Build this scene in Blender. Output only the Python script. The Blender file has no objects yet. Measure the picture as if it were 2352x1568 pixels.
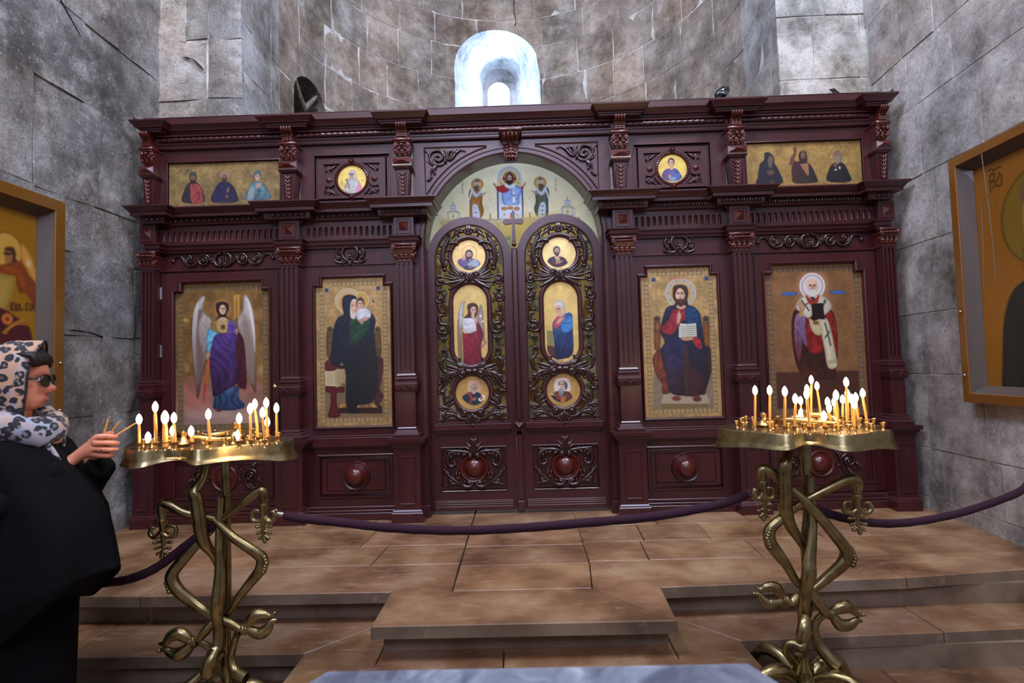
import bpy, bmesh, math, random
import numpy as np
from mathutils import Vector, Matrix
from mathutils.geometry import tessellate_polygon
from mathutils.noise import noise as mnoise

random.seed(7)
scene = bpy.context.scene
col = scene.collection
PI = math.pi
R = math.radians

# ------------------------------------------------------------------ camera
cam_d = bpy.data.cameras.new('camera')
cam = bpy.data.objects.new('camera', cam_d)
col.objects.link(cam)
scene.camera = cam
CY, CP, CR = 0.0169, 0.0459, -0.0285
fwd = Vector((-math.sin(CY)*math.cos(CP), math.cos(CY)*math.cos(CP), math.sin(CP)))
rgt = Vector((math.cos(CY), math.sin(CY), 0.0))
upv = rgt.cross(fwd)
r2 = rgt*math.cos(CR) + upv*math.sin(CR)
u2 = upv*math.cos(CR) - rgt*math.sin(CR)
m = Matrix((r2, u2, -fwd)).transposed().to_4x4()
m.translation = Vector((0.0376, -4.1667, 1.1209))
cam.matrix_world = m
cam_d.sensor_width = 36.0
cam_d.lens = 1250.0/2352.0*36.0
cam_d.clip_start = 0.05
cam_d.clip_end = 60
cam_d.dof.use_dof = True
cam_d.dof.focus_distance = 4.0
cam_d.dof.aperture_fstop = 3.2

# ------------------------------------------------------------------ world, lights, exposure
world = bpy.data.worlds.new('world')
scene.world = world
world.use_nodes = True
wn = world.node_tree
wn.nodes['Background'].inputs[0].default_value = (0.80, 0.86, 1.0, 1)
wn.nodes['Background'].inputs[1].default_value = 1.9
scene.view_settings.view_transform = 'Standard'
scene.view_settings.look = 'None'
scene.view_settings.gamma = 1.0
scene.view_settings.exposure = 0.0
scene.view_settings.use_curve_mapping = False
scene.cycles.max_bounces = 6
scene.cycles.diffuse_bounces = 3
scene.cycles.glossy_bounces = 3
scene.cycles.transmission_bounces = 4
scene.cycles.use_adaptive_sampling = True
scene.cycles.adaptive_threshold = 0.02
scene.cycles.use_denoising = True
scene.cycles.sample_clamp_indirect = 6
scene.cycles.caustics_reflective = False
scene.cycles.caustics_refractive = False

def area(name, loc, target, sx, sy, energy, color, label):
    d = bpy.data.lights.new(name, 'AREA')
    d.shape = 'RECTANGLE'; d.size = sx; d.size_y = sy
    d.energy = energy; d.color = color
    o = bpy.data.objects.new(name, d)
    col.objects.link(o)
    o.location = loc
    o.rotation_euler = (Vector(target)-Vector(loc)).to_track_quat('-Z', 'Y').to_euler()
    return o
COOL = (1.0, 0.965, 0.90)
area('apse_window_light', (-0.2, 4.75, 5.4), (-0.2, 0, 3.2), 0.5, 0.9, 620, (0.42, 0.62, 1.0), '')
area('west_sheen_light', (-0.3, -8.6, 5.6), (0.0, 0, 2.3), 3.4, 2.4, 280, (0.70, 0.70, 1.0), '')  # unseen lamp added to lay a cool sheen on the woodwork
area('dome_window_light_left', (-2.0, -3.6, 7.2), (-0.6, 1.2, 3.6), 0.9, 1.6, 165, COOL, '')
area('dome_window_light_right', (2.0, -3.4, 7.2), (0.6, 1.2, 3.6), 0.9, 1.6, 200, COOL, '')
area('south_window_light', (-2.2, -2.2, 6.4), (2.35, 0.6, 4.2), 0.5, 0.9, 120, (0.34, 0.52, 1.0), '')
area('north_window_light', (2.2, -2.2, 6.4), (-2.35, 0.5, 4.0), 0.5, 0.9, 150, (0.34, 0.52, 1.0), '')

# ------------------------------------------------------------------ colour and material helpers
def lin(c):
    return tuple(((x/12.92) if x <= 0.04045 else ((x+0.055)/1.055)**2.4) for x in c)
def rgb(r, g, b):
    return lin((r/255, g/255, b/255)) + (1,)

class NM:
    def __init__(s, name):
        s.m = bpy.data.materials.new(name); s.m.use_nodes = True
        s.t = s.m.node_tree; s.n = s.t.nodes; s.l = s.t.links
        s.b = s.n['Principled BSDF']
        s.tc = s.n.new('ShaderNodeTexCoord')
    def set(s, **k):
        for a, v in k.items():
            s.b.inputs[a.replace('_', ' ')].default_value = v
        return s
    def map(s, scale=(1, 1, 1), src='Object'):
        n = s.n.new('ShaderNodeMapping'); n.inputs['Scale'].default_value = scale
        s.l.new(s.tc.outputs[src], n.inputs[0]); return n.outputs[0]
    def noise(s, vec, scale, detail=4, rough=0.55, dist=0):
        n = s.n.new('ShaderNodeTexNoise'); n.inputs['Scale'].default_value = scale
        n.inputs['Detail'].default_value = detail; n.inputs['Roughness'].default_value = rough
        n.inputs['Distortion'].default_value = dist
        s.l.new(vec, n.inputs['Vector']); return n.outputs['Fac']
    def voro(s, vec, scale, feature='F1', rnd=1.0):
        n = s.n.new('ShaderNodeTexVoronoi'); n.feature = feature
        n.inputs['Scale'].default_value = scale
        n.inputs['Randomness'].default_value = rnd
        s.l.new(vec, n.inputs['Vector']); return n.outputs['Distance']
    def ramp(s, fac, stops):
        n = s.n.new('ShaderNodeValToRGB'); e = n.color_ramp.elements
        while len(e) < len(stops): e.new(0.5)
        for i, (p, c) in enumerate(stops):
            e[i].position = p; e[i].color = c if len(c) == 4 else tuple(c)+(1,)
        s.l.new(fac, n.inputs[0]); return n.outputs[0]
    def mix(s, fac, a, b, mode='MIX'):
        n = s.n.new('ShaderNodeMix'); n.data_type = 'RGBA'; n.blend_type = mode
        for i, x in ((0, fac), (6, a), (7, b)):
            if isinstance(x, (int, float)): n.inputs[i].default_value = x
            elif isinstance(x, tuple): n.inputs[i].default_value = x
            else: s.l.new(x, n.inputs[i])
        return n.outputs[2]
    def math(s, op, a, b=0.0, clamp=False):
        n = s.n.new('ShaderNodeMath'); n.operation = op; n.use_clamp = clamp
        for i, x in enumerate((a, b)):
            if isinstance(x, (int, float)): n.inputs[i].default_value = x
            else: s.l.new(x, n.inputs[i])
        return n.outputs[0]
    def bump(s, h, strength=0.3, dist=0.01):
        n = s.n.new('ShaderNodeBump'); n.inputs['Strength'].default_value = strength
        n.inputs['Distance'].default_value = dist
        s.l.new(h, n.inputs['Height']); s.l.new(n.outputs[0], s.b.inputs['Normal'])
    def base(s, c): s.l.new(c, s.b.inputs['Base Color'])
    def rough(s, c): s.l.new(c, s.b.inputs['Roughness'])
    def attr(s, name):
        n = s.n.new('ShaderNodeAttribute'); n.attribute_name = name; return n
    def objcol(s):
        return s.n.new('ShaderNodeObjectInfo').outputs['Color']

def plain(name, c, rough=0.6, **k):
    n = NM(name); n.set(Base_Color=c, Roughness=rough, **k); return n.m

def wood_mat(name, dark, light, rough=0.33, stretch=(1.0, 1.0, 9.0)):
    n = NM(name)
    v = n.map((9/stretch[0], 9/stretch[1], 9/stretch[2]))
    g = n.noise(v, 2.0, 5, 0.6, 0.8)
    c = n.ramp(g, [(0.3, dark), (0.55, tuple((a+b)/2 for a, b in zip(dark, light))), (0.78, light)])
    v2 = n.map((1.3, 1.3, 1.3)); g2 = n.noise(v2, 1.6, 3)
    c = n.mix(n.math('MULTIPLY', g2, 0.35), c, tuple(x*1.8 for x in light[:3])+(1,))
    n.base(c)
    n.set(Roughness=rough, Coat_Weight=0.3, Coat_Roughness=0.28)
    n.b.inputs['Specular IOR Level'].default_value = 0.55
    n.bump(n.noise(n.map((40/stretch[0], 40/stretch[1], 40/stretch[2])), 3, 3), 0.06, 0.002)
    return n.m
M_WOOD = wood_mat('mahogany', rgb(38, 11, 15), rgb(68, 23, 26))
M_WOODH = wood_mat('mahogany_horizontal', rgb(38, 11, 15), rgb(70, 24, 26), stretch=(9.0, 1.0, 1.0))
M_CARVE = wood_mat('carved_mahogany', rgb(30, 11, 10), rgb(50, 20, 16), rough=0.26, stretch=(1, 1, 1))
M_WARM = wood_mat('mahogany_capital', rgb(56, 15, 12), rgb(88, 30, 21), rough=0.28, stretch=(1, 1, 1))

def stone_mat(name, tint=(1, 1, 1), rough_scale=1.0, plaster=0.5):
    n = NM(name)
    v = n.map()
    oc = n.objcol()
    big = n.noise(v, 1.7, 7, 0.66)
    mid = n.noise(v, 9.0, 6, 0.70, 0.1)
    fine = n.noise(v, 46.0, 5, 0.7)
    c1 = n.ramp(big, [(0.34, (0.36, 0.34, 0.31)), (0.47, (0.82, 0.80, 0.77)), (0.64, (1.35, 1.35, 1.35))])
    c = n.mix(1.0, oc, c1, 'MULTIPLY')
    c2 = n.ramp(mid, [(0.32, (0.66, 0.64, 0.62)), (0.48, (0.96, 0.96, 0.96)), (0.70, (1.22, 1.22, 1.23))])
    c = n.mix(1.0, c, c2, 'MULTIPLY')
    c = n.mix(1.0, c, n.ramp(fine, [(0.35, (0.80,)*3), (0.65, (1.16,)*3)]), 'MULTIPLY')
    # whitish lime smears and tool scratches
    sm = n.noise(v, 3.4, 8, 0.74)
    c = n.mix(n.ramp(sm, [(0.52, (0, 0, 0)), (0.66, (plaster*0.8,)*3)]), c, (0.50, 0.49, 0.47, 1))
    c = n.mix(n.ramp(sm, [(0.30, (0.55,)*3), (0.42, (0, 0, 0))]), c, (0.10, 0.088, 0.075, 1))
    fl = n.noise(n.map((1.0, 1.0, 0.6)), 42.0, 3, 0.6)
    c = n.mix(n.ramp(fl, [(0.62, (0, 0, 0)), (0.74, (plaster*0.8,)*3)]), c, (0.62, 0.60, 0.56, 1))
    hue = n.noise(v, 1.3, 3, 0.5)
    c = n.mix(1.0, c, n.ramp(hue, [(0.38, (1.05, 0.98, 0.92)), (0.6, (0.98, 1.0, 1.02))]), 'MULTIPLY')
    # dark pits and soot
    pit = n.voro(v, 17.0); pf = n.ramp(pit, [(0.05, (0.75,)*3), (0.14, (0, 0, 0))])
    pf = n.mix(1.0, pf, n.ramp(big, [(0.45, (0, 0, 0)), (0.6, (1, 1, 1))]), 'MULTIPLY')
    c = n.mix(pf, c, (0.06, 0.055, 0.05, 1))
    c = n.mix(1.0, c, tuple(tint)+(1,), 'MULTIPLY')
    n.base(c)
    n.set(Roughness=0.9)
    h = n.math('ADD', n.math('MULTIPLY', mid, 1.0), n.math('MULTIPLY', fine, 0.35))
    h = n.math('ADD', h, n.math('MULTIPLY', n.ramp(pit, [(0.0, (0, 0, 0)), (0.12, (1, 1, 1))]), 0.25))
    n.bump(h, 0.5*rough_scale, 0.02)
    return n.m
M_STONE = stone_mat('apse_stone', plaster=0.35)
M_STONE_R = stone_mat('smooth_wall_stone', rough_scale=0.6, plaster=0.25)
M_STONE_L = stone_mat('rough_wall_stone', rough_scale=1.5, plaster=0.6)
def mortar_mat():
    n = NM('lime_mortar'); v = n.map()
    c = n.ramp(n.noise(v, 5, 6, 0.65), [(0.30, rgb(120, 116, 110)), (0.45, rgb(168, 165, 158)), (0.6, rgb(206, 202, 196))])
    n.base(c); n.set(Roughness=0.95); n.bump(n.noise(v, 30, 5, 0.7), 0.8, 0.01); return n.m
M_MORTAR = mortar_mat()

def tile_mat(name, c0, c1, c2, rough=0.42):
    n = NM(name); v = n.map(); oc = n.objcol()
    g = n.noise(v, 2.2, 5, 0.55, 0.2)
    c = n.ramp(g, [(0.34, c0), (0.5, c1), (0.66, c2)])
    c = n.mix(1.0, c, oc, 'MULTIPLY')
    st = n.noise(n.map((1, 3, 1)), 7, 6, 0.7)
    c = n.mix(n.ramp(st, [(0.55, (0, 0, 0)), (0.75, (0.35,)*3)]), c, rgb(206, 172, 142))
    p = n.voro(v, 26); pf = n.ramp(p, [(0.03, (0.7,)*3), (0.09, (0, 0, 0))])
    pf = n.mix(1.0, pf, n.ramp(n.noise(v, 4, 3), [(0.52, (0, 0, 0)), (0.6, (1, 1, 1))]), 'MULTIPLY')
    c = n.mix(pf, c, rgb(60, 38, 26))
    n.base(c)
    n.rough(n.ramp(st, [(0.3, (rough-0.1,)*3), (0.7, (rough+0.15,)*3)]))
    n.bump(n.noise(v, 38, 5, 0.65), 0.18, 0.004)
    return n.m
M_TILE = tile_mat('tan_limestone_slab', rgb(110, 74, 48), rgb(156, 114, 80), rgb(186, 150, 114))
M_NOSE = tile_mat('worn_limestone_nosing', rgb(98, 82, 66), rgb(134, 116, 96), rgb(160, 142, 122), 0.5)

def brass_mat():
    n = NM('brass'); v = n.map()
    g = n.noise(v, 14, 4, 0.6)
    n.base(n.ramp(g, [(0.3, rgb(120, 108, 74)), (0.6, rgb(164, 150, 108)), (0.8, rgb(190, 174, 126))]))
    n.rough(n.ramp(n.noise(v, 30, 4), [(0.3, (0.24,)*3), (0.7, (0.38,)*3)]))
    n.set(Metallic=1.0)
    n.bump(n.noise(v, 60, 3), 0.08, 0.002)
    return n.m
M_BRASS = brass_mat()
M_CUP = plain('warm_brass', rgb(216, 172, 112), 0.28, Metallic=1.0)
M_STEEL = plain('steel', rgb(190, 190, 190), 0.3, Metallic=1.0)
M_IRON = plain('iron_bracket', rgb(70, 68, 64), 0.6, Metallic=0.6)
M_WAX = plain('honey_wax', rgb(236, 170, 82), 0.45, Subsurface_Weight=0.25, Subsurface_Radius=(0.02, 0.01, 0.004))
M_WICK = plain('wick', rgb(30, 22, 18), 0.9)
def flame_mat():
    n = NM('flame')
    n.b.inputs['Base Color'].default_value = (0, 0, 0, 1)
    n.b.inputs['Emission Color'].default_value = (1.0, 0.86, 0.66, 1)
    n.b.inputs['Emission Strength'].default_value = 14.0
    try: n.m.cycles.emission_sampling = 'NONE'
    except Exception: pass
    return n.m
M_FLAME = flame_mat()
def velvet():
    n = NM('purple_velvet'); n.set(Base_Color=rgb(42, 8, 30), Roughness=0.95, Sheen_Weight=0.06)
    n.b.inputs['Sheen Tint'].default_value = rgb(110, 50, 110)
    n.bump(n.noise(n.map(), 60, 3), 0.3, 0.004); return n.m
M_VELVET = velvet()
def paint_mat():
    n = NM('icon_paint')
    a = n.attr('paint'); n.base(a.outputs['Color'])
    g = n.noise(n.map(), 260, 2)
    n.set(Roughness=0.42)
    n.l.new(n.math('MULTIPLY', a.outputs['Alpha'], 0.4), n.b.inputs['Metallic'])
    n.bump(g, 0.25, 0.0015)
    n.b.inputs['Coat Weight'].default_value = 0.3
    n.b.inputs['Coat Roughness'].default_value = 0.25
    return n.m
M_PAINT = paint_mat()
def cloth_paint():
    n = NM('printed_cloth'); a = n.attr('paint'); n.base(a.outputs['Color'])
    n.set(Roughness=0.9); n.bump(n.noise(n.map((1, 1, 1)), 240, 2), 0.2, 0.001)
    tr = n.n.new('ShaderNodeBsdfTranslucent'); n.l.new(a.outputs['Color'], tr.inputs[0])
    mx = n.n.new('ShaderNodeMixShader'); mx.inputs[0].default_value = 0.5
    n.l.new(n.b.outputs[0], mx.inputs[1]); n.l.new(tr.outputs[0], mx.inputs[2])
    n.l.new(mx.outputs[0], n.n['Material Output'].inputs[0])
    return n.m
M_CLOTH = cloth_paint()

# ------------------------------------------------------------------ geometry helpers
FRONT = lambda p, q, d: (p, d, q)          # p = x, q = z, d = y
PLAN = lambda p, q, d: (p, q, d)           # p = x, q = y, d = z

class MB:
    def __init__(s): s.v = []; s.f = []
    def add(s, vs, fs):
        k = len(s.v); s.v += [tuple(v) for v in vs]; s.f += [tuple(i+k for i in f) for f in fs]
    def box(s, x0, x1, y0, y1, z0, z1, b=0.0):
        if b <= 0:
            s.add([(x, y, z) for x in (x0, x1) for y in (y0, y1) for z in (z0, z1)],
                  [(0, 1, 3, 2), (4, 6, 7, 5), (0, 4, 5, 1), (2, 3, 7, 6), (0, 2, 6, 4), (1, 5, 7, 3)])
            return
        X = (x0, x1); Y = (y0, y1); Z = (z0, z1); vs = []; idx = {}
        for i in (0, 1):
            for j in (0, 1):
                for k in (0, 1):
                    sx, sy, sz = 1-2*i, 1-2*j, 1-2*k
                    for a, p in (('x', (X[i], Y[j]+sy*b, Z[k]+sz*b)), ('y', (X[i]+sx*b, Y[j], Z[k]+sz*b)), ('z', (X[i]+sx*b, Y[j]+sy*b, Z[k]))):
                        idx[i, j, k, a] = len(vs); vs.append(p)
        fs = []
        for i in (0, 1):
            fs.append([idx[i, j, k, 'x'] for j, k in ((0, 0), (0, 1), (1, 1), (1, 0))])
            fs.append([idx[j, i, k, 'y'] for j, k in ((0, 0), (0, 1), (1, 1), (1, 0))])
            fs.append([idx[j, k, i, 'z'] for j, k in ((0, 0), (0, 1), (1, 1), (1, 0))])
            for j in (0, 1):
                fs.append([idx[0, i, j, 'y'], idx[1, i, j, 'y'], idx[1, i, j, 'z'], idx[0, i, j, 'z']])
                fs.append([idx[i, 0, j, 'x'], idx[i, 1, j, 'x'], idx[i, 1, j, 'z'], idx[i, 0, j, 'z']])
                fs.append([idx[i, j, 0, 'x'], idx[i, j, 1, 'x'], idx[i, j, 1, 'y'], idx[i, j, 0, 'y']])
                for k in (0, 1):
                    fs.append([idx[i, j, k, a] for a in 'xyz'])
        s.add(vs, fs)
    def sweep(s, path, prof, closed=False, mp=FRONT, cap=True):
        n = len(path); P = [Vector(p) for p in path]; vs = []; k = len(prof)
        for i in range(n):
            ds = []
            if closed or i > 0: ds.append((P[i]-P[i-1]))
            if closed or i < n-1: ds.append((P[(i+1) % n]-P[i]))
            ns = [Vector((d.y, -d.x)).normalized() for d in ds]
            if len(ns) == 2:
                dn = 1+ns[0].dot(ns[1]); mit = (ns[0]+ns[1])/max(dn, 0.3)
            else: mit = ns[0]
            for (o, h) in prof:
                q = P[i]+mit*o; vs.append(mp(q.x, q.y, h))
        fs = []
        for i in range(n if closed else n-1):
            a = i*k; b = ((i+1) % n)*k
            for j in range(k-1): fs.append((a+j, a+j+1, b+j+1, b+j))
        if cap and not closed:
            fs.append(tuple(range(k))); fs.append(tuple((n-1)*k+j for j in reversed(range(k))))
        s.add(vs, fs)
    def plate(s, outer, holes, d0, d1, mp=FRONT):
        polys = [outer]+list(holes); flat = [p for poly in polys for p in poly]
        tris = tessellate_polygon([[Vector((p[0], p[1], 0)) for p in poly] for poly in polys])
        n = len(flat)
        vs = [mp(p[0], p[1], d0) for p in flat]+[mp(p[0], p[1], d1) for p in flat]
        fs = [tuple(t) for t in tris]+[tuple(i+n for i in reversed(t)) for t in tris]
        k = 0
        for poly in polys:
            L = len(poly)
            for i in range(L):
                a = k+i; b = k+(i+1) % L; fs.append((a, b, b+n, a+n))
            k += L
        s.add(vs, fs)
    def tube(s, pts, rad, n=8, flat=1.0, ref=(0, 1, 0), cap=True, closed=False):
        """rad: number or list; flat: section thickness along ref relative to width"""
        P = [Vector(p) for p in pts]; m_ = len(P)
        if isinstance(rad, (int, float)): rad = [rad]*m_
        rf = Vector(ref) if ref is not None else None; vs = []; prev = None
        for i in range(m_):
            if closed: t = P[(i+1) % m_]-P[i-1]
            else: t = P[min(i+1, m_-1)]-P[max(i-1, 0)]
            if t.length < 1e-9: t = Vector((0, 0, 1))
            t.normalize()
            if ref is not None and abs(t.dot(rf)) < 0.95:
                a = t.cross(rf).normalized()
            elif prev is not None:
                a = (prev-t*prev.dot(t)).normalized()
            else: a = t.orthogonal().normalized()
            if prev is not None and a.dot(prev) < 0: a = -a
            prev = a; b = a.cross(t).normalized()
            for j in range(n):
                th = 2*PI*j/n; q = P[i]+a*(math.cos(th)*rad[i])+b*(math.sin(th)*rad[i]*flat)
                vs.append(q)
        fs = []
        for i in range(m_ if closed else m_-1):
            i2 = (i+1) % m_
            for j in range(n):
                fs.append((i*n+j, i*n+(j+1) % n, i2*n+(j+1) % n, i2*n+j))
        if cap and not closed:
            fs.append(tuple(range(n))); fs.append(tuple((m_-1)*n+j for j in range(n)))
        s.add(vs, fs)
    def lathe(s, prof, c=(0, 0, 0), n=16, axis='z', lobes=0, amp=0.0):
        vs = []; fs = []; k = len(prof)
        for j in range(n):
            th = 2*PI*j/n
            for (r, h) in prof:
                rr = r*(1+amp*math.cos(lobes*th)) if lobes else r
                a, b = rr*math.cos(th), rr*math.sin(th)
                if axis == 'z': vs.append((c[0]+a, c[1]+b, c[2]+h))
                elif axis == '-y': vs.append((c[0]+a, c[1]-h, c[2]+b))
                else: vs.append((c[0]+h, c[1]+a, c[2]+b))
        for j in range(n):
            j2 = (j+1) % n
            for i in range(k-1): fs.append((j*k+i, j2*k+i, j2*k+i+1, j*k+i+1))
        fs.append(tuple(j*k for j in range(n))); fs.append(tuple(j*k+k-1 for j in range(n)))
        s.add(vs, fs)
    def ball(s, c, r, n=8, sy=1.0, sz=1.0, sx=1.0):
        prof = [(math.sin(a)*r, -math.cos(a)*r) for a in [PI*i/6 for i in range(7)]]
        prof[0] = (r*0.02, -r); prof[-1] = (r*0.02, r)
        k0 = len(s.v); s.lathe(prof, (0, 0, 0), n)
        for i in range(k0, len(s.v)):
            v = s.v[i]; s.v[i] = (c[0]+v[0]*sx, c[1]+v[1]*sy, c[2]+v[2]*sz)
    def grid(s, pts2d, nx, ny, close=False):
        vs = [p for row in pts2d for p in row]; fs = []
        for j in range(ny-1):
            for i in range(nx-1):
                a = j*nx+i; fs.append((a, a+1, a+nx+1, a+nx))
        s.add(vs, fs)
    def xform(s, M_):
        s.v = [tuple(M_ @ Vector(v)) for v in s.v]; return s
    def mirror_x(s, cx=0.0):
        k = len(s.v); s.v += [(2*cx-v[0], v[1], v[2]) for v in s.v]
        s.f += [tuple(i+k for i in reversed(f)) for f in s.f]; return s
    def build(s, name, mat, parent=None, smooth=35, recalc=True):
        me = bpy.data.meshes.new(name)
        me.from_pydata(s.v, [], s.f)
        if recalc:
            bm = bmesh.new(); bm.from_mesh(me)
            bmesh.ops.recalc_face_normals(bm, faces=bm.faces); bm.to_mesh(me); bm.free()
        me.materials.append(mat)
        if smooth:
            me.polygons.foreach_set('use_smooth', [True]*len(me.polygons))
            if smooth < 180: me.set_sharp_from_angle(angle=R(smooth))
        me.update()
        o = bpy.data.objects.new(name, me); col.objects.link(o)
        if parent is not None: o.parent = parent
        return o

def empty(name, loc=(0, 0, 0)):
    o = bpy.data.objects.new(name, None); o.empty_display_size = 0.1
    col.objects.link(o); o.location = loc; return o
def tag(o, label=None, cat=None, group=None, kind=None):
    if label: o['label'] = label
    if cat: o['category'] = cat
    if group: o['group'] = group
    if kind: o['kind'] = kind
    return o
def arc(cx, cz, r, a0, a1, n):
    return [(cx+r*math.cos(a0+(a1-a0)*i/n), cz+r*math.sin(a0+(a1-a0)*i/n)) for i in range(n+1)]
def circ(cx, cz, r, n=48): return arc(cx, cz, r, 0, 2*PI, n)[:-1]
def rect(x0, x1, z0, z1): return [(x0, z0), (x1, z0), (x1, z1), (x0, z1)]
def capsule(cx, z0, z1, r, n=10):
    return arc(cx, z1-r, r, 0, PI, n)+arc(cx, z0+r, r, PI, 2*PI, n)
def catmull(pts, k=6, closed=False):
    P = [np.array(p, float) for p in pts]; n = len(P); out = []
    rng = range(n if closed else n-1)
    for i in rng:
        p0 = P[(i-1) % n] if (closed or i > 0) else 2*P[0]-P[1]
        p1 = P[i]; p2 = P[(i+1) % n]
        p3 = P[(i+2) % n] if (closed or i+2 < n) else 2*P[n-1]-P[n-2]
        for j in range(k):
            t = j/k
            out.append(tuple(0.5*((2*p1)+(-p0+p2)*t+(2*p0-5*p1+4*p2-p3)*t*t+(-p0+3*p1-3*p2+p3)*t**3)))
    if not closed: out.append(tuple(P[-1]))
    return out

# ================================================================== THE SETTING
def inset(poly, d):
    n = len(poly); P = [Vector(p[:2]) for p in poly]
    A = sum(P[i].x*P[(i+1) % n].y-P[(i+1) % n].x*P[i].y for i in range(n))
    sg = 1 if A > 0 else -1; out = []
    for i in range(n):
        d1 = (P[i]-P[i-1]).normalized(); d2 = (P[(i+1) % n]-P[i]).normalized()
        n1 = Vector((-d1.y, d1.x))*sg; n2 = Vector((-d2.y, d2.x))*sg
        m_ = (n1+n2)/max(1+n1.dot(n2), 0.35); out.append(tuple(P[i]+m_*d))
    return out

def slab(poly, z, th, parent, name='slab', tint=None, mat=None, gap=0.0026, ch=0.004):
    p0 = inset(poly, gap); p1 = inset(poly, gap+ch); n = len(poly)
    b = MB()
    dz = random.uniform(-0.001, 0.001)
    b.add([(x, y, z+dz) for x, y in p1]+[(x, y, z+dz-ch) for x, y in p0]+[(x, y, z-th) for x, y in p0],
          [tuple(range(n))]+[(i, (i+1) % n, n+(i+1) % n, n+i) for i in range(n)] +
          [(n+i, n+(i+1) % n, 2*n+(i+1) % n, 2*n+i) for i in range(n)]+[tuple(2*n+i for i in reversed(range(n)))])
    o = b.build(name, mat or M_TILE, parent, smooth=0)
    o.data.materials.append(M_NOSE)
    for p in o.data.polygons:
        if abs(p.normal.z) < 0.3: p.material_index = 1
    t = tint or random.uniform(0.66, 0.88)
    o.color = (t, t*random.uniform(0.96, 1.03), t*random.uniform(0.93, 1.04), 1)
    return o

def core(name, x0, x1, y0, y1, z0, z1, mat, label=None, parent=None, kind='structure', cat=None):
    b = MB(); b.box(x0, x1, y0, y1, z0, z1)
    o = b.build(name, mat, parent, smooth=0)
    o.color = (0.85, 0.85, 0.85, 1)
    if parent is None: tag(o, label, cat, kind=kind)
    return o

XL, XR = -2.985, 2.965
# lower nave floor
floor = core('floor', -3.4, 3.4, -9.2, 4.2, -0.42, -0.337, M_NOSE, 'tan stone paving of the nave floor below the steps', cat='floor')
ys = [-1.30, -1.95, -2.55, -3.3, -4.1]
for r_ in range(len(ys)-1):
    xs = [-3.0]
    while xs[-1] < 2.2: xs.append(xs[-1]+random.uniform(0.6, 1.1))
    xs.append(3.0)
    for i in range(len(xs)-1):
        if r_ == 0 and xs[i] > -0.9 and xs[i+1] < 0.9: continue
        slab([(xs[i], ys[r_+1]), (xs[i+1], ys[r_+1]), (xs[i+1], ys[r_]), (xs[i], ys[r_])], -0.32, 0.02, floor, tint=random.uniform(0.42, 0.52))  # dark tint paints a vignette into the lowest floor slabs

# second step (top at -0.16)
step = core('floor_step', -2.99, 2.97, -1.56, -1.25, -0.34, -0.212, M_NOSE, 'lower stone step with rounded nosing in front of the platform', cat='step')
core('riser', -0.93, 0.93, -2.02, -1.55, -0.34, -0.212, M_NOSE, parent=step)
Z2 = -0.16
L2 = [[(-2.98, -1.64), (-2.1, -1.635), (-2.1, -1.22), (-2.98, -1.22)], [(-2.1, -1.635), (-0.995, -1.64), (-0.64, -1.30), (-0.64, -1.22), (-2.1, -1.22)],
      [(-1.0, -2.12), (-0.64, -1.74), (-0.64, -1.30), (-0.995, -1.64)],
      [(-1.0, -2.12), (-0.08, -2.12), (-0.08, -1.55), (-0.64, -1.55), (-0.64, -1.74)],
      [(-0.08, -2.12), (1.02, -2.12), (0.68, -1.74), (0.68, -1.55), (-0.08, -1.55)],
      [(1.02, -2.12), (1.0, -1.60), (0.68, -1.28), (0.68, -1.74)],
      [(1.0, -1.60), (1.95, -1.56), (1.95, -1.2), (0.68, -1.2), (0.68, -1.28)], [(1.95, -1.56), (2.93, -1.51), (2.94, -1.2), (1.95, -1.2)]]
for p in L2: slab(p, Z2, 0.055, step, tint=random.uniform(0.56, 0.68))  # tinted darker than the platform, the same painted-in vignette

# platform (top at 0)
plat = core('floor_platform', -2.98, 2.97, -1.28, 1.3, -0.212, -0.056, M_NOSE, 'raised tan stone platform carrying the wooden icon screen', cat='platform')
core('riser', -0.632, 0.665, -1.625, -1.27, -0.212, -0.056, M_NOSE, parent=plat)
S = []
S.append([(-0.66, -1.74), (0.68, -1.74), (0.357, -1.376), (-0.346, -1.376)])
S.append([(-0.66, -1.74), (-0.346, -1.376), (-0.354, -1.02), (-0.66, -1.37)])
S.append([(0.68, -1.74), (0.70, -1.385), (0.387, -1.03), (0.357, -1.376)])
cy = [-1.376, -1.03, -0.70, -0.31, 0.09, 0.5, 0.9, 1.3]
for i in range(len(cy)-1):
    rx_ = [0.357, 0.387, 0.39, 0.395, 0.40, 0.40, 0.40, 0.40]; S.append([(-0.346-0.002*i, cy[i]), (rx_[i], cy[i]), (rx_[i+1], cy[i+1]), (-0.348-0.002*i, cy[i+1])])
def rowslabs(y0, y1, xs, first=None):
    for i in range(len(xs)-1):
        sk = 0.02
        S.append([(xs[i], y0), (xs[i+1], y0), (xs[i+1]+(sk if i+2 < len(xs) else 0), y1), (xs[i]+(sk if i > 0 else 0), y1)])
S.append([(-1.95, -1.36), (-0.66, -1.37), (-0.354, -1.02), (-0.353, -0.99), (-1.93, -0.99)])
S.append([(-2.98, -1.30), (-1.95, -1.36), (-1.93, -0.99), (-2.98, -0.99)])
rowslabs(-0.99, -0.65, [-2.98, -2.25, -1.56, -0.87, -0.352])
rowslabs(-0.65, -0.29, [-2.98, -2.45, -1.85, -1.03, -0.354])
rowslabs(-0.29, 0.09, [-2.98, -2.2, -1.6, -1.1, -0.356])
S.append([(0.70, -1.385), (1.95, -1.33), (1.93, -1.0), (0.387, -1.0), (0.387, -1.03)])
S.append([(1.95, -1.33), (2.93, -1.22), (2.93, -1.0), (1.93, -1.0)])
rowslabs(-1.0, -0.66, [0.387, 0.73, 1.38, 2.1, 2.94])
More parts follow.
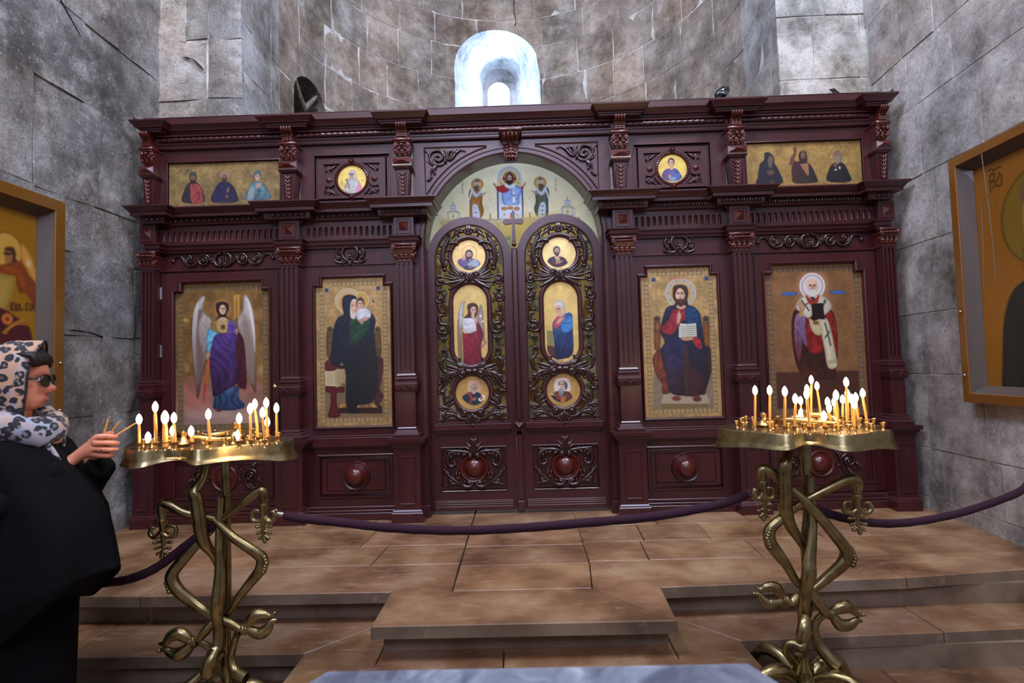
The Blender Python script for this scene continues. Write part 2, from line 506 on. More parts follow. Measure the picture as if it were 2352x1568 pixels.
rowslabs(-0.66, -0.31, [0.390, 0.78, 1.2, 1.9, 2.96])
rowslabs(-0.31, 0.09, [0.395, 0.95, 1.6, 2.3, 2.97])
for y0, y1 in ((0.09, 0.5), (0.5, 0.9), (0.9, 1.3)):
    rowslabs(y0, y1, [-2.6, -1.8, -1.0, -0.36]); rowslabs(y0, y1, [0.39, 1.1, 1.9, 2.6])
for p in S: slab(p, 0.0, 0.056, plat)
core('floor_apse', -2.6, 2.6, 1.29, 3.4, -0.25, 0.0, M_TILE, 'stone floor of the apse behind the screen', cat='floor')

# ------------------------------------------------------------------ stone walls
class Hole:
    def __init__(s, c, r, zs, zb): s.c, s.r, s.zs, s.zb = c, r, zs, zb
    def inside(s, a, z):
        if abs(a-s.c) >= s.r or z < s.zb: return False
        return z < s.zs or math.hypot(a-s.c, z-s.zs) < s.r
    def snap(s, a, z, ca, cz):
        if not s.inside(a, z): return a, z
        if abs(ca-s.c) < s.r*0.8 and cz > s.zs:
            return a, s.zs+math.sqrt(max(s.r**2-(a-s.c)**2, 0))
        w = s.r if z < s.zs else math.sqrt(max(s.r**2-(z-s.zs)**2, 0))
        return s.c+(w if ca > s.c else -w), z
    def outline(s, n=20):
        return [(s.c+s.r, s.zb)]+arc(s.c, s.zs, s.r, 0, PI, n)+[(s.c-s.r, s.zb)]

def stone(mp, a0, a1, z0, z1, mat, parent, tint, holes=(), gap=0.0045, proud=0.005, bulge=0.008, th=0.05, n=4, jit=0.006, seed=0.0):
    ca, cz = (a0+a1)/2, (z0+z1)/2; touch = False
    for h in holes:
        cnt = sum(h.inside(a0+(a1-a0)*i/6, z0+(z1-z0)*j/6) for i in range(7) for j in range(7))
        if cnt > 44: return None
        if cnt: touch = True
    if touch: n = 9
    a0 += gap; a1 -= gap; z0 += gap; z1 -= gap
    cj = [random.uniform(-jit, jit) for _ in range(8)]
    pr = proud+random.uniform(-0.002, 0.003)
    vs = []; N = n+1
    for j in range(N):
        for i in range(N):
            u, v = i/n, j/n
            a = a0+(a1-a0)*u; z = z0+(z1-z0)*v
            a += (cj[0]*(1-u)*(1-v)+cj[1]*u*(1-v)+cj[2]*(1-u)*v+cj[3]*u*v)
            z += (cj[4]*(1-u)*(1-v)+cj[5]*u*(1-v)+cj[6]*(1-u)*v+cj[7]*u*v)
            for h in holes:
                a, z = h.snap(a, z, ca, cz)
            edge = min(i, n-i, j, n-j)
            d = pr+bulge*mnoise(Vector((a*3.1+seed, z*3.3, seed*1.7)))*2+(-0.003 if edge == 0 else 0)
            vs.append(mp(a, z, d))
    ring = [i for i in range(N)]+[j*N+n for j in range(1, N)]+[n*N+i for i in range(n-1, -1, -1)]+[j*N for j in range(n-1, 0, -1)]
    base = len(vs)
    back = []
    for k in ring:
        i, j = k % N, k//N
        u, v = i/n, j/n; a = a0+(a1-a0)*u; z = z0+(z1-z0)*v
        for h in holes: a, z = h.snap(a, z, ca, cz)
        vs.append(mp(a, z, -th*0.3))
    fs = []
    for j in range(n):
        for i in range(n):
            q = j*N+i; fs.append((q, q+1, q+N+1, q+N))
    L = len(ring)
    for k in range(L): fs.append((ring[k], ring[(k+1) % L], base+(k+1) % L, base+k))
    b = MB(); b.add(vs, fs)
    o = b.build('stone', mat, parent, smooth=50)
    o.color = tint+(1,)
    return o

def coursed(mp, a0, a1, zc, wr, mat, parent, tintf, holes=(), joints=None, **k):
    for r_ in range(len(zc)-1):
        if joints and r_ in joints: js = joints[r_]
        else:
            js = [a0]; x = a0-(random.uniform(0, 0.25) if r_ % 2 else 0)
            while True:
                x += random.uniform(*wr)
                if x > a1-wr[0]*0.5: break
                if x-js[-1] > 0.1: js.append(x)
            js.append(a1)
        for i in range(len(js)-1):
            stone(mp, js[i], js[i+1], zc[r_], zc[r_+1], mat, parent, tintf(), holes, seed=random.random()*30, **k)

def backing(name, mp, a0, a1, z0, z1, na, nz, holes, label, parent=None):
    vs = []; keep = []
    A = [a0+(a1-a0)*i/na for i in range(na+1)]; Z = [z0+(z1-z0)*j/nz for j in range(nz+1)]
    fs = []
    for j in range(nz+1):
        for i in range(na+1):
            vs.append(mp(A[i], Z[j], 0.0))
    for j in range(nz):
        for i in range(na):
            ca, cz = (A[i]+A[i+1])/2, (Z[j]+Z[j+1])/2
            if any(h.inside(ca, cz) and h.inside(A[i], Z[j]) and h.inside(A[i+1], Z[j+1]) and h.inside(A[i], Z[j+1]) and h.inside(A[i+1], Z[j]) for h in holes): continue
            fs.append((j*(na+1)+i, j*(na+1)+i+1, (j+1)*(na+1)+i+1, (j+1)*(na+1)+i))
    # snap the rim vertices outwards to the hole outline
    for j in range(nz+1):
        for i in range(na+1):
            for h in holes:
                if h.inside(A[i], Z[j]):
                    da, dz = A[i]-h.c, Z[j]-h.zs
                    if dz > 0:
                        L = math.hypot(da, dz) or 1; a, z = h.c+da/L*h.r, h.zs+dz/L*h.r
                    else: a, z = h.c+(h.r if da > 0 else -h.r), Z[j]
                    vs[j*(na+1)+i] = mp(a, z, 0.0)
    b = MB(); b.add(vs, fs)
    o = b.build(name, M_MORTAR, parent, smooth=60)
    return tag(o, label, 'wall', kind='structure')

def greys(base, var=0.12, warm=0.04):
    def f():
        t = random.uniform(1-var, 1+var); w = random.uniform(-warm, warm)
        return (base[0]*t*(1+w), base[1]*t, base[2]*t*(1-w))
    return f
def dirwall(p0, p1, nrm):
    d = Vector(p1)-Vector(p0); d.normalize(); nv = Vector(nrm)
    return lambda a, z, e: (p0[0]+d.x*a+nv.x*e, p0[1]+d.y*a+nv.y*e, z)

# right wall (faces -x); parameter runs from the pier towards the viewer
mpR = dirwall((2.985, 0.32), (2.985-0.06*1.0, 0.32-1.0), (-1, 0.06, 0))
wallR = backing('wall_right', mpR, 0, 9.0, -0.4, 7.6, 4, 3, (), 'pale dressed stone wall on the right of the icon screen')
zR = [-0.34, 0.10, 0.45, 0.98, 1.42, 1.93, 2.41, 2.93, 3.34, 3.85, 4.4, 4.9, 5.5]
jR = {1: [0.2, 0.62, 1.12, 1.9, 2.6, 3.3], 2: [0.2, 0.51, 1.02, 1.62, 2.4, 3.3], 3: [0.2, 0.56, 1.25, 1.8, 2.5, 3.3], 4: [0.2, 0.55, 0.98, 1.7, 2.5, 3.3],
      5: [0.2, 0.72, 1.2, 1.9, 2.6, 3.3], 6: [0.2, 0.60, 1.15, 1.8, 2.6, 3.3], 7: [0.2, 0.50, 0.95, 1.7, 2.4, 3.3], 8: [0.05, 0.45, 0.80, 1.5, 2.2, 3.3]}
coursed(mpR, 0.0, 3.3, zR, (0.4, 0.75), M_STONE_R, wallR, greys((0.40, 0.375, 0.36), 0.10, 0.02), joints=jR, proud=0.008, bulge=0.001, gap=0.005, jit=0.003)
# left wall (faces +x): rough, sooty
mpL = dirwall((-2.995, 0.32), (-2.985, -0.68), (1, 0, 0))
wallL = backing('wall_left', mpL, 0, 9.0, -0.4, 7.6, 4, 3, (), 'rough soot-stained stone wall on the left of the icon screen')
zL = [-0.34, 0.16, 0.86, 1.42, 1.97, 2.34, 3.05, 3.62, 4.35, 4.9, 5.5]
coursed(mpL, 0.0, 3.3, zL, (0.45, 0.9), M_STONE_L, wallL, greys((0.22, 0.21, 0.20), 0.16, 0.03), proud=0.022, bulge=0.012, gap=0.0, jit=0.012, n=6)
# pier faces either side of the apse (face the viewer)
APX = 2.275
wallEL = backing('wall_pier_left', dirwall((-3.0, 0.32), (-2, 0.32), (0, -1, 0)), 0, 0.725, -0.1, 7.6, 3, 3, (), 'narrow rough stone pier left of the apse opening')
coursed(dirwall((-3.0, 0.32), (-2, 0.32), (0, -1, 0)), 0.0, 0.735, [2.6, 3.08, 3.46, 3.98, 4.5, 5.1, 5.7], (0.26, 0.42), M_STONE_L, wallEL, greys((0.27, 0.24, 0.21), 0.22, 0.07),
        joints={1: [0, 0.44, 0.735], 2: [0, 0.43, 0.735], 3: [0, 0.25, 0.45, 0.735]}, bulge=0.008, proud=0.012, jit=0.02, gap=0.004, n=6)
wallER = backing('wall_pier_right', dirwall((3.0, 0.32), (2, 0.32), (0, -1, 0)), 0, 0.735, -0.1, 7.6, 3, 3, (), 'narrow pale stone pier right of the apse opening')
coursed(dirwall((3.0, 0.32), (2, 0.32), (0, -1, 0)), 0.0, 0.745, [2.6, 3.22, 3.44, 3.98, 4.6, 5.2, 5.8], (0.3, 0.45), M_STONE_R, wallER, greys((0.42, 0.405, 0.37), 0.1, 0.02),
        joints={1: [0, 0.30, 0.745], 2: [0, 0.06, 0.45, 0.745], 3: [0, 0.34, 0.745], 4: [0, 0.4, 0.745]}, bulge=0.002, proud=0.009)
# bema reveals + apse: one curved wall
RA = 2.28; YC = 1.0
def mpA(a, z, e):
    # a = arc length, 0 at the back of the apse, straight reveals beyond a quarter turn
    q = RA*PI/2
    if abs(a) <= q:
        t = a/RA; r_ = RA-e
        return (r_*math.sin(t), YC+r_*math.cos(t), z)
    s_ = 1 if a > 0 else -1
    return (s_*(RA-e), YC-(abs(a)-q), z)
HW = Hole(-0.19, 0.60, 5.24, 4.2)
HN = Hole(-2.985, 0.27, 4.04, 3.1)
Q = RA*PI/2
apse = backing('wall_apse', mpA, -Q-0.68, Q+0.68, -0.1, 7.6, 150, 110, (HW, HN), 'curved brown stone wall of the apse rising behind the icon screen')
zA = [2.75, 3.25, 3.72, 4.14, 4.62, 5.10, 5.58, 5.98, 6.42, 6.9, 7.4]
tA = greys((0.255, 0.215, 0.178), 0.14, 0.04)
coursed(mpA, -Q+0.05, Q-0.02, zA, (0.38, 0.62), M_STONE, apse, tA, holes=(HW, HN), bulge=0.003)
coursed(mpA, -Q-0.68, -Q+0.05, zA[:9], (0.34, 0.6), M_STONE_R, apse, greys((0.36, 0.35, 0.34), 0.08, 0.02), bulge=0.003)
coursed(mpA, Q-0.02, Q+0.68, zA[:9], (0.34, 0.6), M_STONE_R, apse, greys((0.36, 0.35, 0.34), 0.08, 0.02), bulge=0.003)
# deep splayed window embrasure
def window_embrasure():
    M_REVEAL = stone_mat('pale_reveal', (1.0, 1.02, 1.05), 0.8, 0.4)  # paler and slightly bluer than the apse stone
    ol = HW.outline(24)
    outer = [mpA(a, z, 0.012) for a, z in ol]
    c2, r2_, zs2 = -0.182, 0.255, 5.592
    mid = [(c2+r2_, 4.28, 4.75)]+[(x, 4.28, z) for x, z in arc(c2, zs2, r2_, 0, PI, 24)]+[(c2-r2_, 4.28, 4.75)]
    n = len(outer); K = 10; b = MB(); vs = []
    for k in range(K+1):
        t = k/K
        for i in range(n):
            o_, m_ = Vector(outer[i]), Vector(mid[i]); p = o_.lerp(m_, t)
            if 0 < k < K: p += Vector((1, 0, 1))*0.012*mnoise(p*5)
            vs.append(p)
    b.add(vs, [(k*n+i, k*n+i+1, (k+1)*n+i+1, (k+1)*n+i) for k in range(K) for i in range(n-1)])
    root = b.build('window_apse', M_REVEAL, None, smooth=60)
    root.color = (0.5, 0.5, 0.5, 1)
    tag(root, 'deep pale round-arched window embrasure at the back of the apse', 'window', kind='structure')
    b = MB()
    out2 = [(c2+0.5, 4.7)]+arc(c2, zs2, 0.5, 0, PI, 20)+[(c2-0.5, 4.7)]
    c3, r3, zs3 = -0.203, 0.172, 5.452
    hole = list(reversed([(c3+r3, 4.72)]+arc(c3, zs3, r3, 0, PI, 20)+[(c3-r3, 4.72)]))
    b.plate([(c2-0.6, 4.7), (c2+0.6, 4.7)]+arc(c2, zs2, 0.6, 0, PI, 20), [hole], 4.27, 4.40)
    o = b.build('inner_arch', M_REVEAL, root, smooth=30); o.color = (0.42, 0.42, 0.42, 1)
    b = MB(); b.sweep([(c3+r3, 4.72)]+arc(c3, zs3, r3, 0, PI, 20)+[(c3-r3, 4.72)], [(0.0, 4.262), (0.035, 4.262), (0.035, 4.275), (0.0, 4.275)])
    o = b.build('arch_rim', M_REVEAL, root); o.color = (0.35, 0.35, 0.35, 1)
    b = MB(); b.box(-0.95, 0.55, 3.1, 4.4, 4.05, 4.2)
    o = b.build('sill', M_REVEAL, root); o.color = (0.62, 0.62, 0.62, 1)
window_embrasure()
# niche in the apse wall
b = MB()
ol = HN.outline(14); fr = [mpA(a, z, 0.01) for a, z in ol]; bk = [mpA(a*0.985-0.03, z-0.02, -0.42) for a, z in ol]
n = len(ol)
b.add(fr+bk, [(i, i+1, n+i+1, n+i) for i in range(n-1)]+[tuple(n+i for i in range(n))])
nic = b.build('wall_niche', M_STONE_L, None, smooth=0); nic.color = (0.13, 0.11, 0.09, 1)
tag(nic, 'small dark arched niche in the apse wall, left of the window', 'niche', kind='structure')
b = MB(); b.tube([mpA(-2.985+0.20, 4.22, -0.05), mpA(-2.985+0.05, 4.02, -0.09), mpA(-2.985-0.1, 4.12, -0.05), mpA(-2.985-0.22, 4.2, 0.0)], [0.02, 0.035, 0.03, 0.012], 7, ref=None)
o = b.build('broken_stone', M_STONE_L, nic); o.color = (0.25, 0.22, 0.19, 1)
# west wall and vault closing the nave behind and above the viewer
b = MB(); b.box(-3.3, 3.3, -9.3, -9.1, -0.4, 7.6)
o = b.build('wall_back', M_STONE_R, None, smooth=0); o.color = (0.3, 0.29, 0.27, 1); tag(o, 'stone wall behind the viewer closing the nave', 'wall', kind='structure')
b = MB()
b.plate(rect(-3.3, 3.3, -9.3, 3.4), [list(reversed(circ(0, -3.0, 2.35, 40)))], 7.6, 7.8, mp=PLAN)
o = b.build('ceiling', M_STONE_R, None, smooth=0); o.color = (0.28, 0.27, 0.25, 1); tag(o, 'stone vault with the round opening of the dome above', 'ceiling', kind='structure')
# cracks and chipped patches on the walls
def crack(pts, w, parent, name='crack'):
    P = catmull(pts, 4); b = MB()
    b.tube(P, [w*random.uniform(0.4, 1.0)*(0.3 if i in (0, len(P)-1) else 1) for i in range(len(P))], 6, ref=None)
    return b.build(name, M_CRACK, parent)
M_CRACK = plain('dark_crack', rgb(34, 30, 27), 1.0)
crack([mpA(0.10, 5.95, 0.012), mpA(0.07, 6.2, 0.014), mpA(0.14, 6.6, 0.014), mpA(0.12, 7.2, 0.014)], 0.008, apse)
crack([mpA(0.02, 5.84, -0.1), mpA(0.08, 5.9, 0.0), mpA(0.10, 5.97, 0.012)], 0.008, apse)
crack([mpL(0.55, 1.40, 0.015), mpL(0.75, 1.44, 0.02), mpL(0.95, 1.45, 0.038)], 0.007, wallL)
crack([mpL(0.9, 1.96, 0.015), mpL(1.05, 1.99, 0.038)], 0.006, wallL)
crack([mpL(0.85, 3.50, 0.02), mpL(1.1, 3.72, 0.02), mpL(1.3, 4.0, 0.038)], 0.010, wallL)
mpEL = dirwall((-3.0, 0.32), (-2, 0.32), (0, -1, 0)); mpER = dirwall((3.0, 0.32), (2, 0.32), (0, -1, 0))
crack([mpEL(0.22, 3.83, 0.02), mpEL(0.32, 3.80, 0.025), mpEL(0.42, 3.70, 0.034)], 0.008, wallEL)
for (mp_, a, z, par, sz) in ((mpEL, 0.30, 3.27, wallEL, 0.055), (mpER, 0.30, 3.31, wallER, 0.055)):
    b = MB(); s_ = 1 if par is wallEL else 1
    b.add([mp_(a-sz, z-0.025, 0.031), mp_(a+sz*0.2, z-0.02, 0.031), mp_(a+sz, z+0.03, 0.031), mp_(a+sz*0.1, z+0.035, 0.031)] if par is wallER else
          [mp_(a-sz, z+0.035, 0.031), mp_(a-sz*0.2, z-0.005, 0.031), mp_(a+sz, z-0.03, 0.031), mp_(a+sz*0.2, z+0.012, 0.031)], [(0, 1, 2, 3)])
    b.build('putlog_hole', M_CRACK, par, smooth=0)

# ================================================================== THE ICON SCREEN
class Carve(MB):
    """relief carving laid out in x (p), z (q) with the viewer towards -y"""
    k = 1.0
    def st(s, pts, w0, w1, y=-0.01, flat=0.8, k=5, n=6, bulb=0.0, arch=0.0):
        w0 *= s.k; w1 *= s.k; bulb *= s.k
        P = catmull(pts, k); m_ = len(P); out = []; rad = []
        for i, p in enumerate(P):
            t = i/(m_-1)
            out.append((p[0], y-arch*math.sin(PI*t), p[1])); rad.append((w0+(w1-w0)*t)*(0.72+0.50*math.sin(PI*t**0.8)))
        s.tube(out, rad, n, flat)
        if bulb: s.ball(out[-1], bulb, 6, 0.8)
        return s
    def spiral(s, cx, cz, r0, turns=1.6, a0=0.0, d=1, w=0.006, y=-0.012, r1=0.16, bulb=True, n=6):
        w *= s.k
        N = max(10, int(turns*14)); pts = []; rad = []
        for i in range(N+1):
            t = i/N; a = a0+d*2*PI*turns*t; r_ = r0*(1-t)+r0*r1*t
            pts.append((cx+r_*math.cos(a), y-0.4*w*t, cz+r_*math.sin(a))); rad.append(w*(1-0.35*t))
        s.tube(pts, rad, n, 0.9)
        if bulb: s.ball((cx, y-w*0.5, cz), w*1.25, 6, 0.8)
        return s
    def leaf(s, x, z, ang, L, W, bend=0.0, lobes=4, y=-0.01, w=None, lift=0.012):
        w = w or L*0.05; sp = []; N = 8; a = ang; px, pz = x, z
        for i in range(N+1):
            sp.append((px, pz, a)); px += math.cos(a)*L/N; pz += math.sin(a)*L/N; a += bend/N
        pts = [(p[0], y-lift*math.sin(PI*min(1, i/N*1.15)), p[1]) for i, p in enumerate(sp)]
        s.tube(pts, [w*(1.3-0.9*i/N) for i in range(N+1)], 6, 0.8)
        for k in range(lobes):
            t = (k+0.5)/lobes*0.92; i = min(int(t*N), N-1); bx, bz, ba = sp[i]
            ln = W*(0.62+0.55*math.sin(PI*(0.25+0.7*t)))*(1-0.45*t)
            for sd in (1, -1):
                da = ba+sd*R(58-22*t); q = []; rr = []
                for j in range(5):
                    u = j/4; aa = da-sd*R(30)*u
                    q.append((bx+math.cos(aa)*ln*u, y-lift*0.7*math.sin(PI*t)-0.35*w-0.003*math.sin(PI*u), bz+math.sin(aa)*ln*u))
                    rr.append(w*(0.8+0.75*math.sin(PI*min(1, u*1.1))) if j < 4 else w*0.55)
                s.tube(q, rr, 5, 0.7)
        e = sp[-1]; s.ball((e[0], y-0.003, e[1]), w*0.9, 5, 0.7)
        return s

ico = empty('icon_screen', (0, 0, 0))
tag(ico, 'tall carved mahogany icon screen with pilasters, cornices and a central arched doorway', 'screen')
PX = [-2.800, -1.708, -0.831, 0.831, 1.708, 2.800]

def pl_path(xa, xb, y0, br, p, yb=0.1):
    """plan path along +x with projections br = [(x0, x1), ...]"""
    out = [(xa, yb)]; cur = y0
    if br and br[0][0] <= xa+1e-6: out.append((xa, y0-p)); 
    else: out.append((xa, y0))
    for (a, b_) in br:
        if a > xa+1e-6: out += [(a, y0), (a, y0-p)]
        if b_ < xb-1e-6: out += [(b_, y0-p), (b_, y0)]
    last = br[-1] if br else None
    out.append((xb, y0-p if (last and last[1] >= xb-1e-6) else y0)); out.append((xb, yb))
    return out

# --- top cornice
b = MB()
b.sweep(pl_path(-2.82, 2.82, -0.02, [], 0), [(-0.05, 2.893), (0.006, 2.893), (0.010, 2.903), (0.010, 2.918), (0.016, 2.922), (0.018, 2.936), (0.022, 2.938), (0.022, 2.975), (0.040, 2.978), (0.044, 2.99), (-0.05, 2.99)], mp=PLAN)
b.build('cornice_band', M_WOODH, ico, 30)
b = MB()
brk = [(-2.81, -2.68)]+[(x-0.145, x+0.145) for x in PX[1:5]]+[(2.68, 2.81)]
b.sweep(pl_path(-2.81, 2.81, -0.035, brk, 0.085, 0.05), [(-0.06, 2.988), (0.0, 2.988), (0.012, 2.990), (0.014, 3.000), (0.022, 3.003), (0.024, 3.012), (0.040, 3.016), (0.044, 3.026), (0.062, 3.046), (0.070, 3.056), (0.070, 3.066), (-0.06, 3.070)], mp=PLAN)
b.build('top_cornice', M_WOODH, ico, 30)
b = MB(); b.box(-2.86, 2.835, -0.055, -0.02, 3.065, 3.132, 0.003); b.box(-2.86, 2.835, -0.055, 0.12, 3.124, 3.136, 0.002)
b.build('crown_board', M_WOODH, ico, 30)
def rope_mould(x0, x1, y, z, r):
    b = MB(); N = int((x1-x0)/0.0085); n = 8; vs = []; fs = []
    for i in range(N+1):
        x = x0+(x1-x0)*i/N
        for j in range(n):
            th = 2*PI*j/n; g = ((x/0.046+j/n*0.45) % 1.0)
            rr = r*(0.72+0.30*math.sin(PI*g)**0.5)
            vs.append((x, y+rr*math.cos(th), z+rr*math.sin(th)))
    for i in range(N):
        for j in range(n): fs.append((i*n+j, i*n+(j+1) % n, (i+1)*n+(j+1) % n, (i+1)*n+j))
    b.add(vs, fs); return b.build('gadroon_moulding', M_WOODH, ico, 50)
for i in range(5): rope_mould(PX[i]+0.055, PX[i+1]-0.055, -0.045, 2.956, 0.0185)
# --- lower cornice (two halves, interrupted by the arch)
LCP = [(-0.05, 2.285), (0.028, 2.285), (0.032, 2.293), (0.034, 2.332), (0.078, 2.336), (0.078, 2.360), (0.086, 2.363), (0.090, 2.372), (0.108, 2.392), (0.114, 2.396), (0.114, 2.405), (-0.05, 2.407)]
for sg in (-1, 1):
    if sg < 0: args = (-2.80, -0.675, [(-2.80, -2.68), (-1.853, -1.563), (-0.985, -0.675)])
    else: args = (0.675, 2.80, [(0.675, 0.985), (1.563, 1.853), (2.68, 2.80)])
    b = MB(); b.sweep(pl_path(args[0], args[1], -0.02, args[2], 0.075), LCP, mp=PLAN); b.build('lower_cornice', M_WOODH, ico, 30)
    # egg and dart under the crown
    b = MB(); x = args[0]+0.02
    while x < args[1]-0.01:
        yy = -0.052-(0.075 if any(a <= x <= c for a, c in args[2]) else 0)
        b.ball((x, yy-0.006, 2.313), 0.0155, 6, 0.8, 1.0, 0.9); b.tube([(x+0.022, yy-0.004, 2.330), (x+0.022, yy-0.010, 2.310), (x+0.022, yy-0.002, 2.294)], [0.004, 0.005, 0.002], 5)
        x += 0.044
    tag(b.build('egg_moulding', M_CARVE, ico, 60), kind='stuff')
    # architrave
    bb = [(a-0.0, c) for a, c in ((-2.87, -2.71), (-1.80, -1.615), (-0.925, -0.735))]
    if sg > 0: bb = [(-c, -a) for a, c in reversed(bb)]
    xa, xb = (args[0]-0.0, args[1]-0.055) if sg < 0 else (args[0]+0.055, args[1])
    bb = [(max(a, xa), min(c, xb)) for a, c in bb]
    b = MB(); b.sweep(pl_path(xa, xb, -0.018, bb, 0.075), [(-0.04, 2.072), (0.006, 2.072), (0.008, 2.088), (0.020, 2.094), (0.022, 2.104), (0.010, 2.108), (0.012, 2.122), (0.022, 2.126), (0.024, 2.134), (0.0, 2.138), (-0.04, 2.138)], mp=PLAN)
    b.build('architrave', M_WOODH, ico, 30)
# --- fluted friezes
def frieze(x0, x1, n):
    b = MB(); w = (x1-x0)/n
    holes = [list(reversed(capsule(x0+w*(i+0.5), 2.160, 2.240, 0.0125, 5))) for i in range(n)]
    b.plate(rect(x0-0.03, x1+0.03, 2.130, 2.292), holes, -0.022, 0.0)
    root = b.build('fluted_frieze', M_WOODH, ico, 25)
    b = MB(); b.box(x0-0.03, x1+0.03, -0.002, 0.03, 2.13, 2.292); b.build('flute_back', M_WOODH, root, 0)
    b = MB()
    for i in range(n): b.sweep(capsule(x0+w*(i+0.5), 2.160, 2.240, 0.0125, 5), [(0.0, -0.020), (-0.0035, -0.012), (-0.0075, -0.007), (-0.0122, -0.005)], closed=True)
    tag(b.build('flutes', M_WOODH, root, 60), kind='stuff')
    return root
frieze(-2.745, -1.805, 21); frieze(-1.605, -0.925, 15); frieze(0.925, 1.605, 15); frieze(1.805, 2.745, 21)

# --- pilasters
def block3(b, w, d, prof): b.sweep([(-w, 0.02), (-w, -d), (w, -d), (w, 0.02)], prof, mp=PLAN)
def make_pilaster():
    b = MB()
    block3(b, 0.100, 0.135, [(-0.03, 0.0), (0.016, 0.0), (0.016, 0.068), (0.010, 0.074), (0.010, 0.082), (0.0, 0.092), (0.0, 0.540), (0.006, 0.545), (0.010, 0.560), (0.022, 0.566), (0.026, 0.582), (0.040, 0.588), (0.042, 0.614), (-0.03, 0.618)])
    b.sweep([(-0.052, 0.14), (-0.052, 0.47), (0.052, 0.47), (0.052, 0.14)], [(0, -0.134), (-0.004, -0.141), (-0.010, -0.141), (-0.012, -0.134)], closed=True)
    block3(b, 0.066, 0.100, [(-0.03, 0.617), (0.034, 0.617), (0.034, 0.638), (0.020, 0.650), (0.016, 0.664), (0.006, 0.672), (0.006, 0.684), (0.0, 0.692), (0.0, 0.956), (-0.03, 0.956)])
    block3(b, 0.064, 0.088, [(-0.03, 1.018), (0.020, 1.018), (0.020, 1.034), (0.010, 1.040), (0.016, 1.050), (0.014, 1.062), (0.006, 1.068), (0.009, 1.078), (0.002, 1.088), (0.0, 1.098), (-0.03, 1.098)])
    holes = [list(reversed(capsule(x, 1.112, 1.925, 0.0095, 6))) for x in (-0.036, 0.0, 0.036)]
    b.plate(rect(-0.062, 0.062, 1.095, 1.940), holes, -0.090, -0.076)
    b.box(-0.062, 0.062, -0.077, 0.01, 1.095, 1.94)
    for z0, z1, w, d in ((1.935, 1.952, 0.070, 0.096),): b.box(-w, w, -d, 0.01, z0, z1, 0.003)
    # frieze block
    b.box(-0.078, 0.078, -0.092, 0.01, 2.136, 2.286, 0.002)
    b.sweep(rect(-0.045, 0.045, 2.163, 2.257), [(0.0, -0.091), (0.004, -0.098), (0.010, -0.098), (0.012, -0.091)], closed=True)
    p = b.build('pilaster', M_WOOD, ico, 30)
    kids = []
    def kid(b_, name, mat, sm=45): kids.append(b_.build(name, mat, p, sm))
    b = MB()
    block3(b, 0.055, 0.075, [(-0.03, 2.404), (0.016, 2.404), (0.010, 2.418), (0.0, 2.432), (-0.03, 2.434)])
    vs = []
    for z, w, d in ((2.432, 0.040, 0.072), (2.652, 0.053, 0.086)):
        vs += [(-w, 0.01, z), (-w, -d, z), (w, -d, z), (w, 0.01, z)]
    b.add(vs, [(0, 1, 5, 4), (1, 2, 6, 5), (2, 3, 7, 6), (0, 4, 7, 3), (4, 5, 6, 7), (0, 3, 2, 1)])
    block3(b, 0.062, 0.098, [(-0.03, 2.648), (-0.004, 2.648), (0.004, 2.656), (0.012, 2.668), (0.012, 2.678), (0.010, 2.682), (0.010, 2.735), (-0.03, 2.735)])
    block3(b, 0.045, 0.075, [(-0.03, 2.734), (0.004, 2.734), (0.0, 2.742), (0.0, 2.758), (-0.03, 2.758)])
    kid(b, 'upper_shaft', M_WOOD, 30)
    # bracket with a small scroll at each side
    b = Carve(); block3(b, 0.078, 0.108, [(-0.03, 0.955), (0.0, 0.955), (0.006, 0.962), (0.008, 1.012), (0.0, 1.020), (-0.03, 1.020)])
    for s_ in (-1, 1):
        b.spiral(s_*0.052, 0.982, 0.017, 1.3, R(90), -s_, 0.0035, -0.117); b.st([(s_*0.052, 0.999), (s_*0.03, 0.992), (0.0, 0.972)], 0.0035, 0.003, -0.117)
    kid(b, 'bracket', M_WOOD)
    # lower capital: bell, acanthus leaves, egg row, corner volutes, abacus
    b = Carve(); block3(b, 0.060, 0.086, [(-0.03, 1.950), (0.0, 1.950), (0.002, 1.975), (0.008, 2.005), (0.022, 2.030), (0.026, 2.040), (-0.03, 2.040)])
    for i in range(4):
        x = -0.051+0.034*i
        b.leaf(x, 1.955, R(90)-(x*4), 0.060, 0.016, 0, 3, -0.093, 0.0042, 0.014)
    for s_ in (-1, 1):
        b.spiral(s_*0.082, 2.040, 0.019, 1.7, R(90), -s_*-1, 0.0055, -0.118)
        b.leaf(s_*0.058, 1.958, R(90)-s_*0.35, 0.062, 0.016, -s_*0.8, 3, -0.09, 0.005, 0.02)
    for i in range(6): b.ball((-0.05+0.02*i, -0.120, 2.040), 0.0092, 6, 0.8, 1.05)
    b.box(-0.088, 0.088, -0.112, 0.01, 2.030, 2.050, 0.004)
    b.box(-0.096, 0.096, -0.118, 0.01, 2.056, 2.073, 0.003)
    kid(b, 'capital', M_WARM, 60)
    # diamond point on the frieze block, gem on the upper block
    b = MB()
    b.add([(-0.034, -0.092, 2.175), (0.034, -0.092, 2.175), (0.034, -0.092, 2.245), (-0.034, -0.092, 2.245), (0, -0.120, 2.21)], [(0, 1, 4), (1, 2, 4), (2, 3, 4), (3, 0, 4), (0, 3, 2, 1)])
    kid(b, 'diamond_point', M_WARM, 0)
    b = MB()
    b.add([(-0.070, -0.108, 2.684), (0.070, -0.108, 2.684), (0.070, -0.108, 2.732), (-0.070, -0.108, 2.732), (-0.02, -0.128, 2.708), (0.02, -0.128, 2.708)], [(0, 1, 5, 4), (1, 2, 5), (2, 3, 4, 5), (3, 0, 4), (0, 3, 2, 1)])
    kid(b, 'gem_block', M_WARM, 0)
